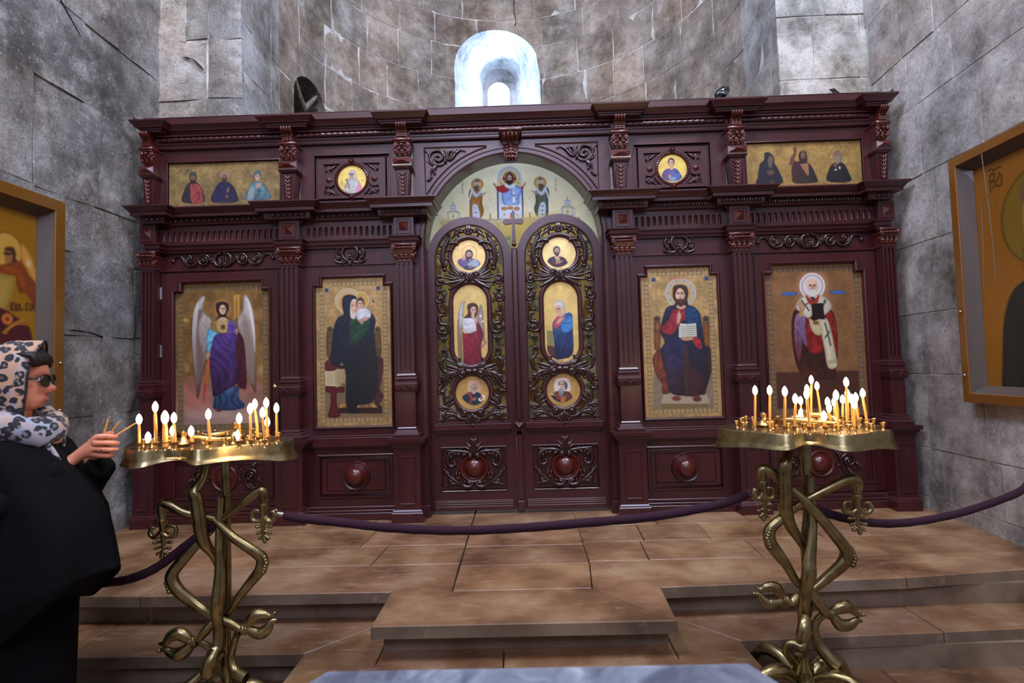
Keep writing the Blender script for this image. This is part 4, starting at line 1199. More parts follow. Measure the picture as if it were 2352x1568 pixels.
    s([A(925, 1210), A(945, 1260), A(925, 1320), A(890, 1315)], 0.008, 0.008, y-0.004, bulb=0.009); s([A(960, 1240), A(945, 1215)], 0.004, 0.005, y)
    s([A(900, 1360), A(935, 1360), A(950, 1420), A(930, 1470), A(870, 1480), A(845, 1540), A(860, 1600)], 0.009, 0.010, y-0.004); b.ball((A(905, 1365)[0], y-0.006, A(905, 1365)[1]), 0.011, 7)
    s([A(960, 1420), A(985, 1440)], 0.006, 0.003, y); s([A(885, 1450), A(890, 1420)], 0.006, 0.003, y)
    b.spiral(*C(1065, 850), 0.030, 1.4, R(70), -1, 0.009, y-0.004); s([C(935, 740), C(935, 820), C(970, 890), C(1050, 905), C(1110, 860)], 0.008, 0.009, y-0.004)
    for cz_, r_ in ((960, 0.010), (990, 0.014)): q = C(1028, cz_); b.ball((q[0], y-0.006, q[1]), r_, 8)
    s([C(970, 965), C(1000, 985), C(1028, 1030), C(1058, 985), C(1090, 965)], 0.006, 0.006, y-0.004)
    for i in range(4): q = C(1028, 1048+18*i); b.ball((q[0], y-0.004, q[1]), 0.0055, 6)
    q = C(1030, 1150); b.ball((q[0], y-0.006, q[1]), 0.015, 8, 0.9, 1.15); s([C(985, 1185), C(1010, 1160), C(1030, 1190), C(1055, 1160), C(1080, 1185)], 0.006, 0.005, y-0.004)
    s([C(1010, 1180), C(995, 1230), C(1030, 1280), C(1058, 1230), C(1040, 1180)], 0.005, 0.005, y)
    s([C(1030, 1275), C(960, 1310), C(890, 1350)], 0.005, 0.004, y)
    s([C(1020, 1270), C(1075, 1310), C(1085, 1380), C(1060, 1450), C(1010, 1480)], 0.007, 0.011, y-0.002); s([C(1110, 1300), C(1095, 1330), C(1075, 1350)], 0.005, 0.006, y)
    # knot and acanthus between oval and lower medallion
    b.spiral(*B_(850, 620), 0.034, 1.6, R(110), -1, 0.011, y-0.012)
    b.lathe([(0.001, 0.012), (0.018, 0.010), (0.022, 0.0), (0.024, -0.02)], (0.0, y-0.002, B_(712, 580)[1]), 16, '-y')
    s([B_(712, 590), B_(790, 580), B_(815, 555)], 0.014, 0.010, y-0.008)
    s([B_(800, 560), B_(860, 500), B_(905, 460), B_(880, 398)], 0.012, 0.007, y-0.012, bulb=0.008); s([B_(840, 545), B_(900, 490), B_(925, 450)], 0.008, 0.005, y-0.018)
    for pts, w in ((((830, 550), (930, 540), (1010, 510), (1060, 495)), 0.012), (((900, 570), (980, 570), (1050, 545)), 0.010), (((920, 590), (1040, 620), (1130, 690), (1190, 760)), 0.013), (((1000, 610), (1090, 700), (1130, 790), (1195, 850)), 0.012),
                   (((940, 600), (1000, 660), (1030, 730)), 0.010), (((1040, 630), (1120, 660), (1165, 665)), 0.009), (((900, 600), (940, 640), (950, 690)), 0.008), (((1060, 680), (1075, 740), (1080, 770)), 0.008)):
        s([B_(*p) for p in pts], w*0.8, w*0.8, y-0.010, bulb=w*0.85)
    # lower wreath
    s([B_(1120, 860), B_(1130, 960), B_(1100, 1080), B_(1020, 1180), B_(930, 1260), B_(840, 1290), B_(770, 1270)], 0.008, 0.012, y-0.006)
    for pts, w in ((((1120, 900), (1160, 880), (1200, 890)), 0.010), (((1110, 860), (1100, 840)), 0.008), (((1100, 1060), (1020, 1000), (1005, 965)), 0.010), (((1080, 1100), (1010, 1060), (985, 1040)), 0.009), (((1120, 980), (1070, 960), (1050, 930)), 0.008),
                   (((1060, 1140), (1130, 1110), (1190, 1120)), 0.011), (((1100, 1120), (1150, 1150), (1185, 1135)), 0.009), (((960, 1240), (1070, 1210), (1150, 1230)), 0.012), (((1000, 1230), (1110, 1250), (1160, 1300)), 0.010), (((980, 1200), (1050, 1170), (1100, 1180)), 0.009)):
        s([B_(*p) for p in pts], w*0.8, w*0.8, y-0.010, bulb=w*0.85)
    b.spiral(*B_(830, 1205), 0.028, 1.5, R(120), -1, 0.010, y-0.012)
    s([B_(712, 1210), B_(722, 1280), B_(712, 1390)], 0.012, 0.008, y-0.014, bulb=0.013); s([B_(730, 1240), B_(770, 1290), B_(800, 1320)], 0.010, 0.009, y-0.012, bulb=0.010); s([B_(740, 1260), B_(755, 1310), B_(770, 1345)], 0.008, 0.008, y-0.014, bulb=0.009)
    for k_ in range(4): q = B_(905+k_*24, 1180+k_*-2); b.ball((q[0], y-0.012, q[1]-0.004*k_), 0.006, 6)
    b.mirror_x(0.0); b.xform(Matrix.Translation((c, 0, 0)))
    b.build('openwork_carving', M_CARVE, leaf, 60)
    # dado panel boss with carved foliage
    b = MB(); b.lathe([(0.001, 0.054), (0.03, 0.050), (0.054, 0.038), (0.070, 0.020), (0.076, 0.006), (0.084, 0.010), (0.088, 0.006), (0.094, 0.016), (0.106, 0.018), (0.114, 0.006), (0.116, -0.012)], (c, YD+0.016, 0.345), 40, '-y')
    boss = b.build('boss', M_WARM, leaf, 50)
    b = MB(); yb = YD-0.035
    for s_ in (0, 1):
        for k_ in (-1, 1):
            pts = [(0.0, 0.010), (0.018, 0.010), (0.036, 0.020), (0.052, 0.006), (0.052, -0.006), (0.036, -0.020), (0.018, -0.010), (0.0, -0.010)]
            P_ = [(k_*x, z) for x, z in pts] if s_ == 0 else [(z, k_*x*0.85) for x, z in pts]
            f_ = [(c+x, -0.038+YD+0.9*(x*x+z*z)*6, 0.345+z) for x, z in P_]
            g_ = [(x, y_+0.02, z) for x, y_, z in f_]; n = 8
            b.add(f_+g_, [tuple(range(n))]+[(i, (i+1) % n, n+(i+1) % n, n+i) for i in range(n)])
    b.build('boss_cross', M_WARM, leaf, 0)
    b = Carve(); b.k = 1.35; y = YD+0.006
    def D(u, v): return ((u-738)/2305.0, 0.345-(v-610)/2305.0)
    s = b.st
    for pts, w in ((((738, 400), (735, 250), (720, 120), (690, 100)), 0.012), (((745, 330), (800, 240), (860, 170)), 0.009), (((760, 340), (830, 270), (880, 240)), 0.008), (((765, 300), (790, 220), (800, 190)), 0.007), (((740, 230), (770, 170), (765, 130)), 0.008),
                   (((790, 340), (950, 310), (1080, 300), (1200, 290)), 0.011), (((900, 330), (980, 300), (970, 275)), 0.007), (((1000, 310), (1120, 320), (1190, 330)), 0.009), (((860, 350), (930, 370), (965, 400)), 0.008), (((960, 330), (1030, 360), (1060, 390)), 0.009), (((1050, 330), (1090, 370), (1110, 410)), 0.008),
                   (((1080, 310), (1170, 350), (1215, 440), (1190, 540), (1130, 570), (1080, 530), (1090, 490)), 0.013), (((1130, 370), (1150, 420), (1160, 450)), 0.007),
                   (((770, 860), (800, 920), (880, 935), (960, 890), (1000, 780), (1000, 700)), 0.012), (((800, 850), (840, 870), (870, 850)), 0.008), (((960, 900), (1050, 850), (1150, 770), (1270, 635)), 0.013), (((1060, 840), (1060, 740), (1055, 660)), 0.010), (((1110, 790), (1180, 730), (1215, 650)), 0.008), (((1150, 760), (1200, 740), (1230, 720)), 0.008),
                   (((1030, 870), (1130, 830), (1200, 790)), 0.008), (((1010, 890), (1120, 870), (1240, 905)), 0.011), (((1100, 860), (1170, 830), (1200, 860)), 0.008), (((1000, 760), (1040, 790), (1045, 800)), 0.007), (((900, 920), (920, 850), (915, 830)), 0.006)):
        s([D(*p) for p in pts], w*0.75, w*0.7, y-0.008, bulb=w*0.75, arch=0.006)
    b.spiral(*D(800, 395), 0.016, 1.3, R(120), -1, 0.007, y-0.018); b.spiral(*D(820, 870), 0.018, 1.2, R(-60), 1, 0.007, y-0.010)
    b.mirror_x(0.0); b.xform(Matrix.Translation((c, 0, 0)))
    b.build('carved_foliage', M_CARVE, leaf, 60)
    return leaf
door_leaf(-1); door_leaf(1)
# astragal and cross on the meeting line
b = MB(); b.box(-0.020, 0.028, YD-0.030, YD+0.01, 0.70, 2.045, 0.005); b.box(-0.014, 0.022, YD-0.040, YD-0.02, 0.72, 2.035, 0.004)
b.box(-0.020, 0.028, YD-0.030, YD+0.01, 0.10, 0.63, 0.005); b.box(-0.026, 0.034, YD-0.040, YD+0.01, 0.02, 0.098, 0.005)
b.add([(-0.030, YD-0.03, 0.690), (0.038, YD-0.03, 0.690), (0.038, YD-0.03, 0.640), (-0.030, YD-0.03, 0.640), (0.004, YD-0.065, 0.655)], [(0, 1, 4), (1, 2, 4), (2, 3, 4), (3, 0, 4), (0, 3, 2, 1)])
b.box(-0.030, 0.038, YD-0.03, YD+0.01, 0.60, 0.69)
ast = b.build('astragal', M_WOOD, ico, 30)
b = MB()
cr = [(-0.013, 2.094), (0.021, 2.094), (0.013, 2.235), (0.070, 2.228), (0.086, 2.250), (0.070, 2.270), (0.013, 2.266), (0.017, 2.325), (0.004, 2.342), (-0.009, 2.325), (-0.005, 2.266), (-0.062, 2.270), (-0.080, 2.250), (-0.062, 2.228), (-0.005, 2.235)]
b.plate(cr, [], YD-0.045, YD-0.015)
b.ball((0.004, YD-0.030, 2.070), 0.0185, 12)
b.build('door_cross', M_WOOD, ast, 40)

# ================================================================== PAINTED ICONS
def lin_np(c):
    c = np.clip(c, 0, 1); return np.where(c <= 0.04045, c/12.92, ((c+0.055)/1.055)**2.4)
def vnoise(U, V, s, seed=0):
    """cheap smooth value noise"""
    rs = np.random.RandomState(seed); G = rs.rand(64, 64)
    u = U/s; v = V/s; i = np.floor(u).astype(int); j = np.floor(v).astype(int); fu = u-i; fv = v-j
    fu = fu*fu*(3-2*fu); fv = fv*fv*(3-2*fv)
    g = lambda a, b_: G[a % 64, b_ % 64]
    return (g(i, j)*(1-fu)+g(i+1, j)*fu)*(1-fv)+(g(i, j+1)*(1-fu)+g(i+1, j+1)*fu)*fv

class Paint:
    """flat painting made of coloured vertices; o/s = sketch units used to draw on it"""
    def __init__(s, quad, o, sc, nx, ny, bg, gold=1.0):
        # quad: three corners (top left, top right, bottom left) in sketch units before scaling
        tl, tr, bl = [np.array(p, float) for p in quad]
        u, v = np.meshgrid(np.linspace(0, 1, nx), np.linspace(0, 1, ny))
        X = tl[0]+u*(tr[0]-tl[0])+v*(bl[0]-tl[0]); Y = tl[1]+u*(tr[1]-tl[1])+v*(bl[1]-tl[1])
        s.U = ((X-o[0])*sc).ravel(); s.V = ((Y-o[1])*sc).ravel(); s.nx, s.ny = nx, ny
        s.px = abs((tr[0]-tl[0])*sc)/nx
        s.u = u.ravel(); s.v = v.ravel()
        s.C = np.tile(np.array(bg, float)/255, (nx*ny, 1)); s.G = np.full(nx*ny, gold)
        s.seed = 1
    def blend(s, idx, al, c, gold=0.0):
        c = np.array(c, float)/255 if np.ndim(c) == 1 else c
        al = np.clip(al, 0, 1)[:, None]
        s.C[idx] = s.C[idx]*(1-al)+c*al; s.G[idx] = s.G[idx]*(1-al[:, 0])+gold*al[:, 0]
    def mottle(s, amp, size, seed=3, tint=(1, 1, 1)):
        n = (vnoise(s.U, s.V, size, seed)+0.5*vnoise(s.U, s.V, size/3, seed+1)-0.75)*amp
        s.C = np.clip(s.C*(1+n[:, None]*np.array(tint)), 0, 1)
    def weave(s, amp, su, sv):
        n = amp*(np.sin(s.U*2*PI/su)*np.sin(s.V*2*PI/sv)); s.C = np.clip(s.C*(1+n[:, None]), 0, 1)
    def sd(s, P, pad):
        x0, y0 = P.min(0)-pad; x1, y1 = P.max(0)+pad
        idx = np.nonzero((s.U > x0) & (s.U < x1) & (s.V > y0) & (s.V < y1))[0]
        if len(idx) == 0: return idx, None, None
        x, y = s.U[idx], s.V[idx]; ins = np.zeros(len(idx), bool); d2 = np.full(len(idx), 1e18)
        Q = np.roll(P, -1, 0)
        for (ax, ay), (bx, by) in zip(P, Q):
            c = ((ay > y) != (by > y))
            if ay != by: ins ^= c & (x < (bx-ax)*(y-ay)/(by-ay)+ax)
            dx, dy = bx-ax, by-ay; L = dx*dx+dy*dy+1e-9
            t = np.clip(((x-ax)*dx+(y-ay)*dy)/L, 0, 1); d2 = np.minimum(d2, (x-ax-t*dx)**2+(y-ay-t*dy)**2)
        d = np.sqrt(d2); return idx, np.where(ins, d, -d), (x, y)
    def poly(s, pts, c, soft=None, smooth=True, c2=None, ang=90, fold=None, op=1.0, gold=0.0, edge=0.0):
        P = np.array(catmull(pts, 4, True) if smooth else pts, float)
        soft = soft or s.px*0.9
        idx, d, xy = s.sd(P, soft)
        if d is None: return
        al = np.clip(0.5+d/(2*soft), 0, 1)*op
        cc = np.tile(np.array(c, float)/255, (len(idx), 1)); x, y = xy
        if c2 is not None:
            a = R(ang); q = x*math.cos(a)+y*math.sin(a); t = P[:, 0]*math.cos(a)+P[:, 1]*math.sin(a)
            t = np.clip((q-t.min())/(t.max()-t.min()+1e-9), 0, 1)[:, None]; cc = cc*(1-t)+np.array(c2, float)/255*t
        if fold:
            amp, wl, fa = fold; a = R(fa); s.seed += 3
            q = x*math.cos(a)+y*math.sin(a)+wl*2.2*(vnoise(x, y, wl*2.6, s.seed)-0.5)*2; wl *= 1.5
            f = np.sin(q*2*PI/wl)*0.5+np.sin(q*2*PI/(wl*0.43)+1.3)*0.25+(vnoise(x, y, wl*0.8, s.seed+1)-0.5)*1.1
            cc = np.clip(cc*(1+amp*f[:, None]), 0, 1)
        if edge:
            k = np.clip(1-d/(s.px*5), 0, 1)[:, None]; cc = cc*(1-edge*k)
        s.blend(idx, al, cc, gold)
    def ell(s, cx, cy, rx, ry=None, c=(0, 0, 0), soft=None, rot=0, op=1.0, gold=0.0, ring=None, c2=None):
        ry = ry or rx; soft = soft or s.px*0.9; m_ = max(rx, ry)+soft+(ring or 0)
        idx = np.nonzero((abs(s.U-cx) < m_) & (abs(s.V-cy) < m_))[0]
        if len(idx) == 0: return
        a = R(rot); dx, dy = s.U[idx]-cx, s.V[idx]-cy
        q = np.hypot((dx*math.cos(a)+dy*math.sin(a))/rx, (-dx*math.sin(a)+dy*math.cos(a))/ry)
        d = (1-q)*min(rx, ry)
        if ring: d = ring/2-abs(d)
        al = np.clip(0.5+d/(2*soft), 0, 1)*op
        s.blend(idx, al, c, gold)
    def line(s, pts, w, c, op=1.0, smooth=True, gold=0.0):
        P = np.array(catmull(pts, 4) if (smooth and len(pts) > 2) else pts, float); pad = w+s.px
        x0, y0 = P.min(0)-pad; x1, y1 = P.max(0)+pad
        idx = np.nonzero((s.U > x0) & (s.U < x1) & (s.V > y0) & (s.V < y1))[0]
        if len(idx) == 0: return
        x, y = s.U[idx], s.V[idx]; d2 = np.full(len(idx), 1e18)
        for (ax, ay), (bx, by) in zip(P[:-1], P[1:]):
            dx, dy = bx-ax, by-ay; L = dx*dx+dy*dy+1e-9
            t = np.clip(((x-ax)*dx+(y-ay)*dy)/L, 0, 1); d2 = np.minimum(d2, (x-ax-t*dx)**2+(y-ay-t*dy)**2)
        al = np.clip(0.5+(w/2-np.sqrt(d2))/(s.px), 0, 1)*op
        s.blend(idx, al, c, gold)
    def face(s, cx, cy, w, h, skin, hair=None, beard=None, turn=0, tilt=0, dark=(60, 36, 30), bald=False, old=False):
        """a small painted head: w, h half sizes of the face oval"""
        sk = np.array(skin); sh = sk*0.78
        if hair is not None: s.ell(cx-turn*w*0.1, cy-h*0.18, w*1.38, h*1.16, hair, rot=tilt)
        s.ell(cx, cy, w, h, skin, rot=tilt); s.ell(cx-turn*w*0.5 if turn else cx+w*0.55, cy+h*0.1, w*0.45, h*0.75, sh, soft=w*0.4, op=0.6)
        if hair is not None and not bald: s.poly([(cx-w*1.1, cy-h*0.2), (cx-w*0.8, cy-h*1.0), (cx, cy-h*1.2), (cx+w*0.8, cy-h*1.0), (cx+w*1.1, cy-h*0.2), (cx+w*0.6, cy-h*0.66), (cx, cy-h*0.82), (cx-w*0.6, cy-h*0.66)], hair)
        e = turn*w*0.22
        for k in (-1, 1):
            s.ell(cx+e+k*w*0.40, cy-h*0.08, w*0.22, h*0.085, dark); s.line([(cx+e+k*w*0.68, cy-h*0.20), (cx+e+k*w*0.40, cy-h*0.27), (cx+e+k*w*0.14, cy-h*0.20)], h*0.06, dark, op=0.8)
        s.line([(cx+e, cy-h*0.10), (cx+e+turn*w*0.12, cy+h*0.25)], w*0.16, sh*0.95, op=0.7); s.ell(cx+e+turn*w*0.06, cy+h*0.28, w*0.16, h*0.06, sh*0.8, op=0.8)
        if beard is not None:
            s.poly([(cx-w*0.98, cy+h*0.15), (cx-w*0.45, cy+h*0.42), (cx+e, cy+h*0.36), (cx+w*0.45, cy+h*0.42), (cx+w*0.98, cy+h*0.15), (cx+w*0.80, cy+h*0.95), (cx+e, cy+h*1.5), (cx-w*0.80, cy+h*0.95)], beard, edge=0.2)
        s.ell(cx+e, cy+h*0.52, w*0.26, h*0.07, (150, 70, 62), op=0.85)
    def hand(s, pts, skin): s.poly(pts, skin, edge=0.25)
    def band(s, m0, m1, c, c2, n_u, n_v, blue=(52, 58, 84), notch_=None):
        """ornamental border between insets m0 and m1 (fractions of the width)"""
        W_ = (s.nx-1.0); Hh = (s.ny-1.0); asp = Hh/W_; X = s.u; Y = s.v*asp
        nx_, nz_ = notch_ or (0, 0)
        # distance to the stepped outline
        d = np.minimum(np.minimum(X, 1-X), asp-Y)
        top = np.where((X < nx_) | (X > 1-nx_), Y-nz_, Y)
        corner = np.where(Y < nz_, np.minimum(X-nx_, 1-nx_-X), 9)
        corner2 = np.hypot(np.maximum(nx_-X, 0), np.maximum(nz_-Y, 0)); corner3 = np.hypot(np.maximum(X-(1-nx_), 0), np.maximum(nz_-Y, 0))
        d = np.minimum(d, np.minimum(top, corner)); 
        msk = (d > m0) & (d < m1)
        along = np.where(np.minimum(X, 1-X) < np.minimum(top, asp-Y), Y, X)
        mid = (m0+m1)/2; hw = (m1-m0)/2; per = hw*2.1
        ph = ((along/per) % 1.0)-0.5; q = np.hypot(ph*per/hw, (d-mid)/hw)
        idx = np.nonzero(msk)[0]; s.blend(idx, np.full(len(idx), 0.85), blue)
        idx = np.nonzero(msk & (q < 0.88))[0]; s.blend(idx, np.full(len(idx), 0.95), c, 0.8)
        idx = np.nonzero(msk & (q < 0.55) & (q > 0.32))[0]; s.blend(idx, np.full(len(idx), 0.7), c2)
        for a in (m0, m1):
            idx = np.nonzero(abs(d-a) < 0.007)[0]; s.blend(idx, np.full(len(idx), 0.8), np.array(c)*0.75)
        return d
    def build(s, name, label, corners, mat, cat='painting', mask=None, group=None, thick=0.004, nrm=(0, -1, 0)):
        tl, tr, bl = [Vector(c) for c in corners]; ex, ez = tr-tl, bl-tl
        ex_, ez_ = np.array(ex), np.array(ez); o = np.array(tl)
        co = o+s.u[:, None]*ex_+s.v[:, None]*ez_
        nx, ny = s.nx, s.ny
        j, i = np.meshgrid(np.arange(ny-1), np.arange(nx-1), indexing='ij'); a = (j*nx+i).ravel()
        F = np.stack([a, a+nx, a+nx+1, a+1], 1)
        if mask is not None:
            ok = mask(co[:, 0], co[:, 2]); F = F[ok[F].all(1)]
        used = np.unique(F); rm = np.full(nx*ny, -1); rm[used] = np.arange(len(used)); F = rm[F]
        me = bpy.data.meshes.new(name); V = co[used]
        nf = len(F); me.vertices.add(len(V)); me.vertices.foreach_set('co', V.astype(np.float32).ravel())
        me.loops.add(nf*4); me.loops.foreach_set('vertex_index', F.astype(np.int32).ravel())
        me.polygons.add(nf); me.polygons.foreach_set('loop_start', np.arange(0, nf*4, 4, dtype=np.int32))
        try: me.polygons.foreach_set('loop_total', np.full(nf, 4, dtype=np.int32))
        except Exception: pass
        me.update(calc_edges=True); me.validate()
        at = me.color_attributes.new('paint', 'FLOAT_COLOR', 'POINT')
        cc = np.concatenate([lin_np(s.C[used]), s.G[used][:, None]], 1)
        at.data.foreach_set('color', cc.astype(np.float32).ravel())
        me.materials.append(mat)
        ob = bpy.data.objects.new(name, me); col.objects.link(ob)
        return ob

M_PANEL = plain('icon_board', rgb(70, 48, 28), 0.7)
def mount(ob, poly, y0, y1, name, label, group=None, cat='painting'):
    """a wooden board behind the paint film: the painting is board + painted surface"""
    b = MB(); b.plate(poly, [], y0, y1)
    r_ = b.build(name, M_PANEL, None, 0); ob.parent = r_
    return tag(r_, label, cat, group)
SK = (222, 178, 150)
def notmask(x0, x1, z1, nx, nz): return lambda X, Z: ~(((X < x0+nx-0.002) | (X > x1-nx+0.002)) & (Z > z1-nz+0.002))

# ---- winged archangel (left side door)
def icon_archangel():
    p = Paint([(403.9, 652.3), (619.7, 645.6), (403.9, 993.7)], (400, 640), 4.478, 168, 262, (140, 104, 58), 0.9)
    p.mottle(0.30, 90, 5); p.mottle(0.14, 22, 8); p.weave(0.06, 9, 9)
    p.poly([(60, 1080), (400, 1040), (760, 1060), (960, 1080), (960, 1540), (60, 1540)], (150, 92, 76), soft=60, c2=(150, 128, 118), fold=(0.10, 150, 70))
    p.ell(230, 1270, 130, 110, (188, 108, 92), soft=80, op=0.6); p.ell(520, 1400, 330, 60, (196, 170, 152), soft=60, op=0.55)
    p.ell(120, 430, 32, 20, (196, 168, 84), soft=6, gold=1); p.ell(130, 920, 26, 44, (190, 150, 78), soft=12, gold=1, op=0.7); p.ell(900, 940, 46, 52, (190, 150, 110), soft=20, op=0.6)
    p.poly([(612, 170), (676, 160), (670, 400), (612, 420)], (206, 160, 70), soft=8, smooth=False, gold=1)
    p.ell(500, 312, 108, 118, (176, 124, 66), gold=0.8); p.ell(500, 312, 108, 118, (120, 98, 70), ring=7); p.ell(500, 312, 96, 106, (92, 74, 58), ring=3)
    # wings
    p.poly([(300, 180), (320, 200), (300, 330), (395, 430), (390, 560), (350, 700), (330, 820), (290, 1000), (242, 1240), (215, 1050), (186, 780), (184, 520), (210, 320), (260, 205)], (196, 190, 184), c2=(96, 66, 56), ang=92, fold=(0.08, 40, 20), edge=0.3)
    p.poly([(250, 320), (300, 330), (255, 480), (262, 640), (300, 800), (262, 1080), (236, 900), (226, 640), (228, 440)], (112, 88, 80), soft=14, op=0.85)
    p.poly([(205, 330), (250, 240), (240, 420), (218, 620), (226, 900), (240, 1180), (205, 900), (186, 640), (188, 480)], (214, 210, 206), soft=6, op=0.8, c2=(110, 90, 88))
    p.poly([(720, 168), (765, 200), (812, 330), (830, 560), (836, 800), (838, 1050), (830, 1180), (770, 1050), (720, 860), (690, 640), (640, 440), (700, 330), (710, 230)], (204, 198, 192), c2=(112, 78, 66), ang=92, fold=(0.07, 44, 10), edge=0.3)
    p.poly([(700, 380), (770, 460), (800, 640), (810, 860), (790, 1080), (735, 960), (700, 700)], (132, 112, 102), soft=26, op=0.7)
    p.poly([(745, 190), (790, 290), (824, 480), (828, 760), (806, 560), (776, 380)], (226, 222, 218), soft=6, op=0.8)
    # gown, mantle
    p.poly([(410, 1160), (520, 1120), (650, 1110), (660, 1220), (725, 1310), (610, 1352), (470, 1350), (395, 1330), (408, 1240)], (52, 84, 118), fold=(0.34, 48, 0), c2=(34, 50, 84))
    p.ell(456, 1352, 30, 18, (96, 46, 40))
    p.poly([(640, 560), (700, 600), (722, 700), (735, 900), (738, 1120), (690, 1130), (640, 1080), (610, 800)], (64, 24, 40), fold=(0.25, 60, 10), c2=(72, 22, 34))
    p.poly([(345, 520), (400, 520), (460, 560), (420, 620), (385, 700), (368, 765), (338, 755), (330, 640)], (104, 176, 206), fold=(0.18, 34, 60), edge=0.25)
    p.poly([(388, 690), (420, 590), (540, 550), (640, 540), (650, 640), (610, 760), (650, 900), (650, 1060), (560, 1130), (410, 1215), (388, 1120), (366, 900), (372, 770)], (84, 56, 128), c2=(44, 24, 54), ang=80, fold=(0.26, 74, 125), edge=0.25)
    p.poly([(560, 660), (626, 600), (632, 900), (600, 1000), (585, 1150), (570, 900)], (70, 48, 112), fold=(0.3, 36, 10), op=0.8)
    p.poly([(385, 440), (440, 420), (560, 420), (625, 450), (650, 520), (600, 560), (470, 560), (378, 520)], (150, 116, 60), fold=(0.15, 50, 80), edge=0.2)
    p.poly([(560, 440), (610, 450), (650, 540), (600, 560), (545, 560)], (92, 66, 140), fold=(0.25, 24, 10))
    p.poly([(450, 420), (545, 420), (540, 540), (490, 560), (440, 520)], (176, 156, 104))
    p.poly([(501+34*math.sin(a*PI/6)*(1 if a % 2 == 0 else 0.5), 500-36*math.cos(a*PI/6)*(1 if a % 2 == 0 else 0.5)) for a in range(12)], (112, 44, 30), smooth=False)
    p.poly([(470, 375), (530, 375), (540, 420), (500, 436), (460, 420)], (202, 160, 134))
    p.poly([(428, 290), (440, 250), (500, 236), (552, 255), (562, 310), (540, 370), (548, 400), (600, 430), (520, 400), (480, 400), (430, 425), (455, 380), (436, 340)], (44, 28, 26))
    p.face(498, 316, 34, 54, (226, 186, 158), None); p.poly([(462, 300), (470, 262), (500, 252), (530, 262), (536, 300), (515, 272), (484, 272)], (44, 28, 26))
    p.line([(640, 190), (640, 520), (625, 900), (610, 1360)], 6, (66, 34, 28)); p.ell(642, 205, 20, 22, (196, 134, 96), op=0.7)
    p.hand([(625, 520), (655, 518), (652, 560), (640, 582), (628, 560)], (196, 148, 120)); p.hand([(330, 770), (360, 755), (370, 790), (340, 835), (322, 820)], (206, 158, 130))
    p.poly([(345, 840), (362, 860), (345, 1020), (310, 1210), (300, 1285), (298, 1180), (318, 1000)], (206, 92, 66), c2=(150, 40, 44), gold=0)
    p.poly([(300, 960), (340, 860), (372, 1000), (380, 1060), (330, 1090), (285, 1060)], (178, 140, 70), soft=10, op=0.35, gold=1)
    p.band(0.026, 0.075, (150, 122, 74), (96, 72, 44), 20, 30, (64, 66, 74), (0.081, 0.095))
    q = p.build('painted_surface', '', [(-2.646, 0.012, 1.838), (-1.906, 0.012, 1.838), (-2.646, 0.012, 0.684)], M_PAINT, mask=notmask(-2.646, -1.906, 1.838, 0.060, 0.070))
    mount(q, [(-x, z) for x, z in reversed(inset(notch(1.906, 2.646, 0.684, 1.838, 0.060, 0.070), 0.001))], 0.013, 0.024, 'icon_painting', 'gold-ground icon of a white-winged archangel in a violet mantle')
icon_archangel()

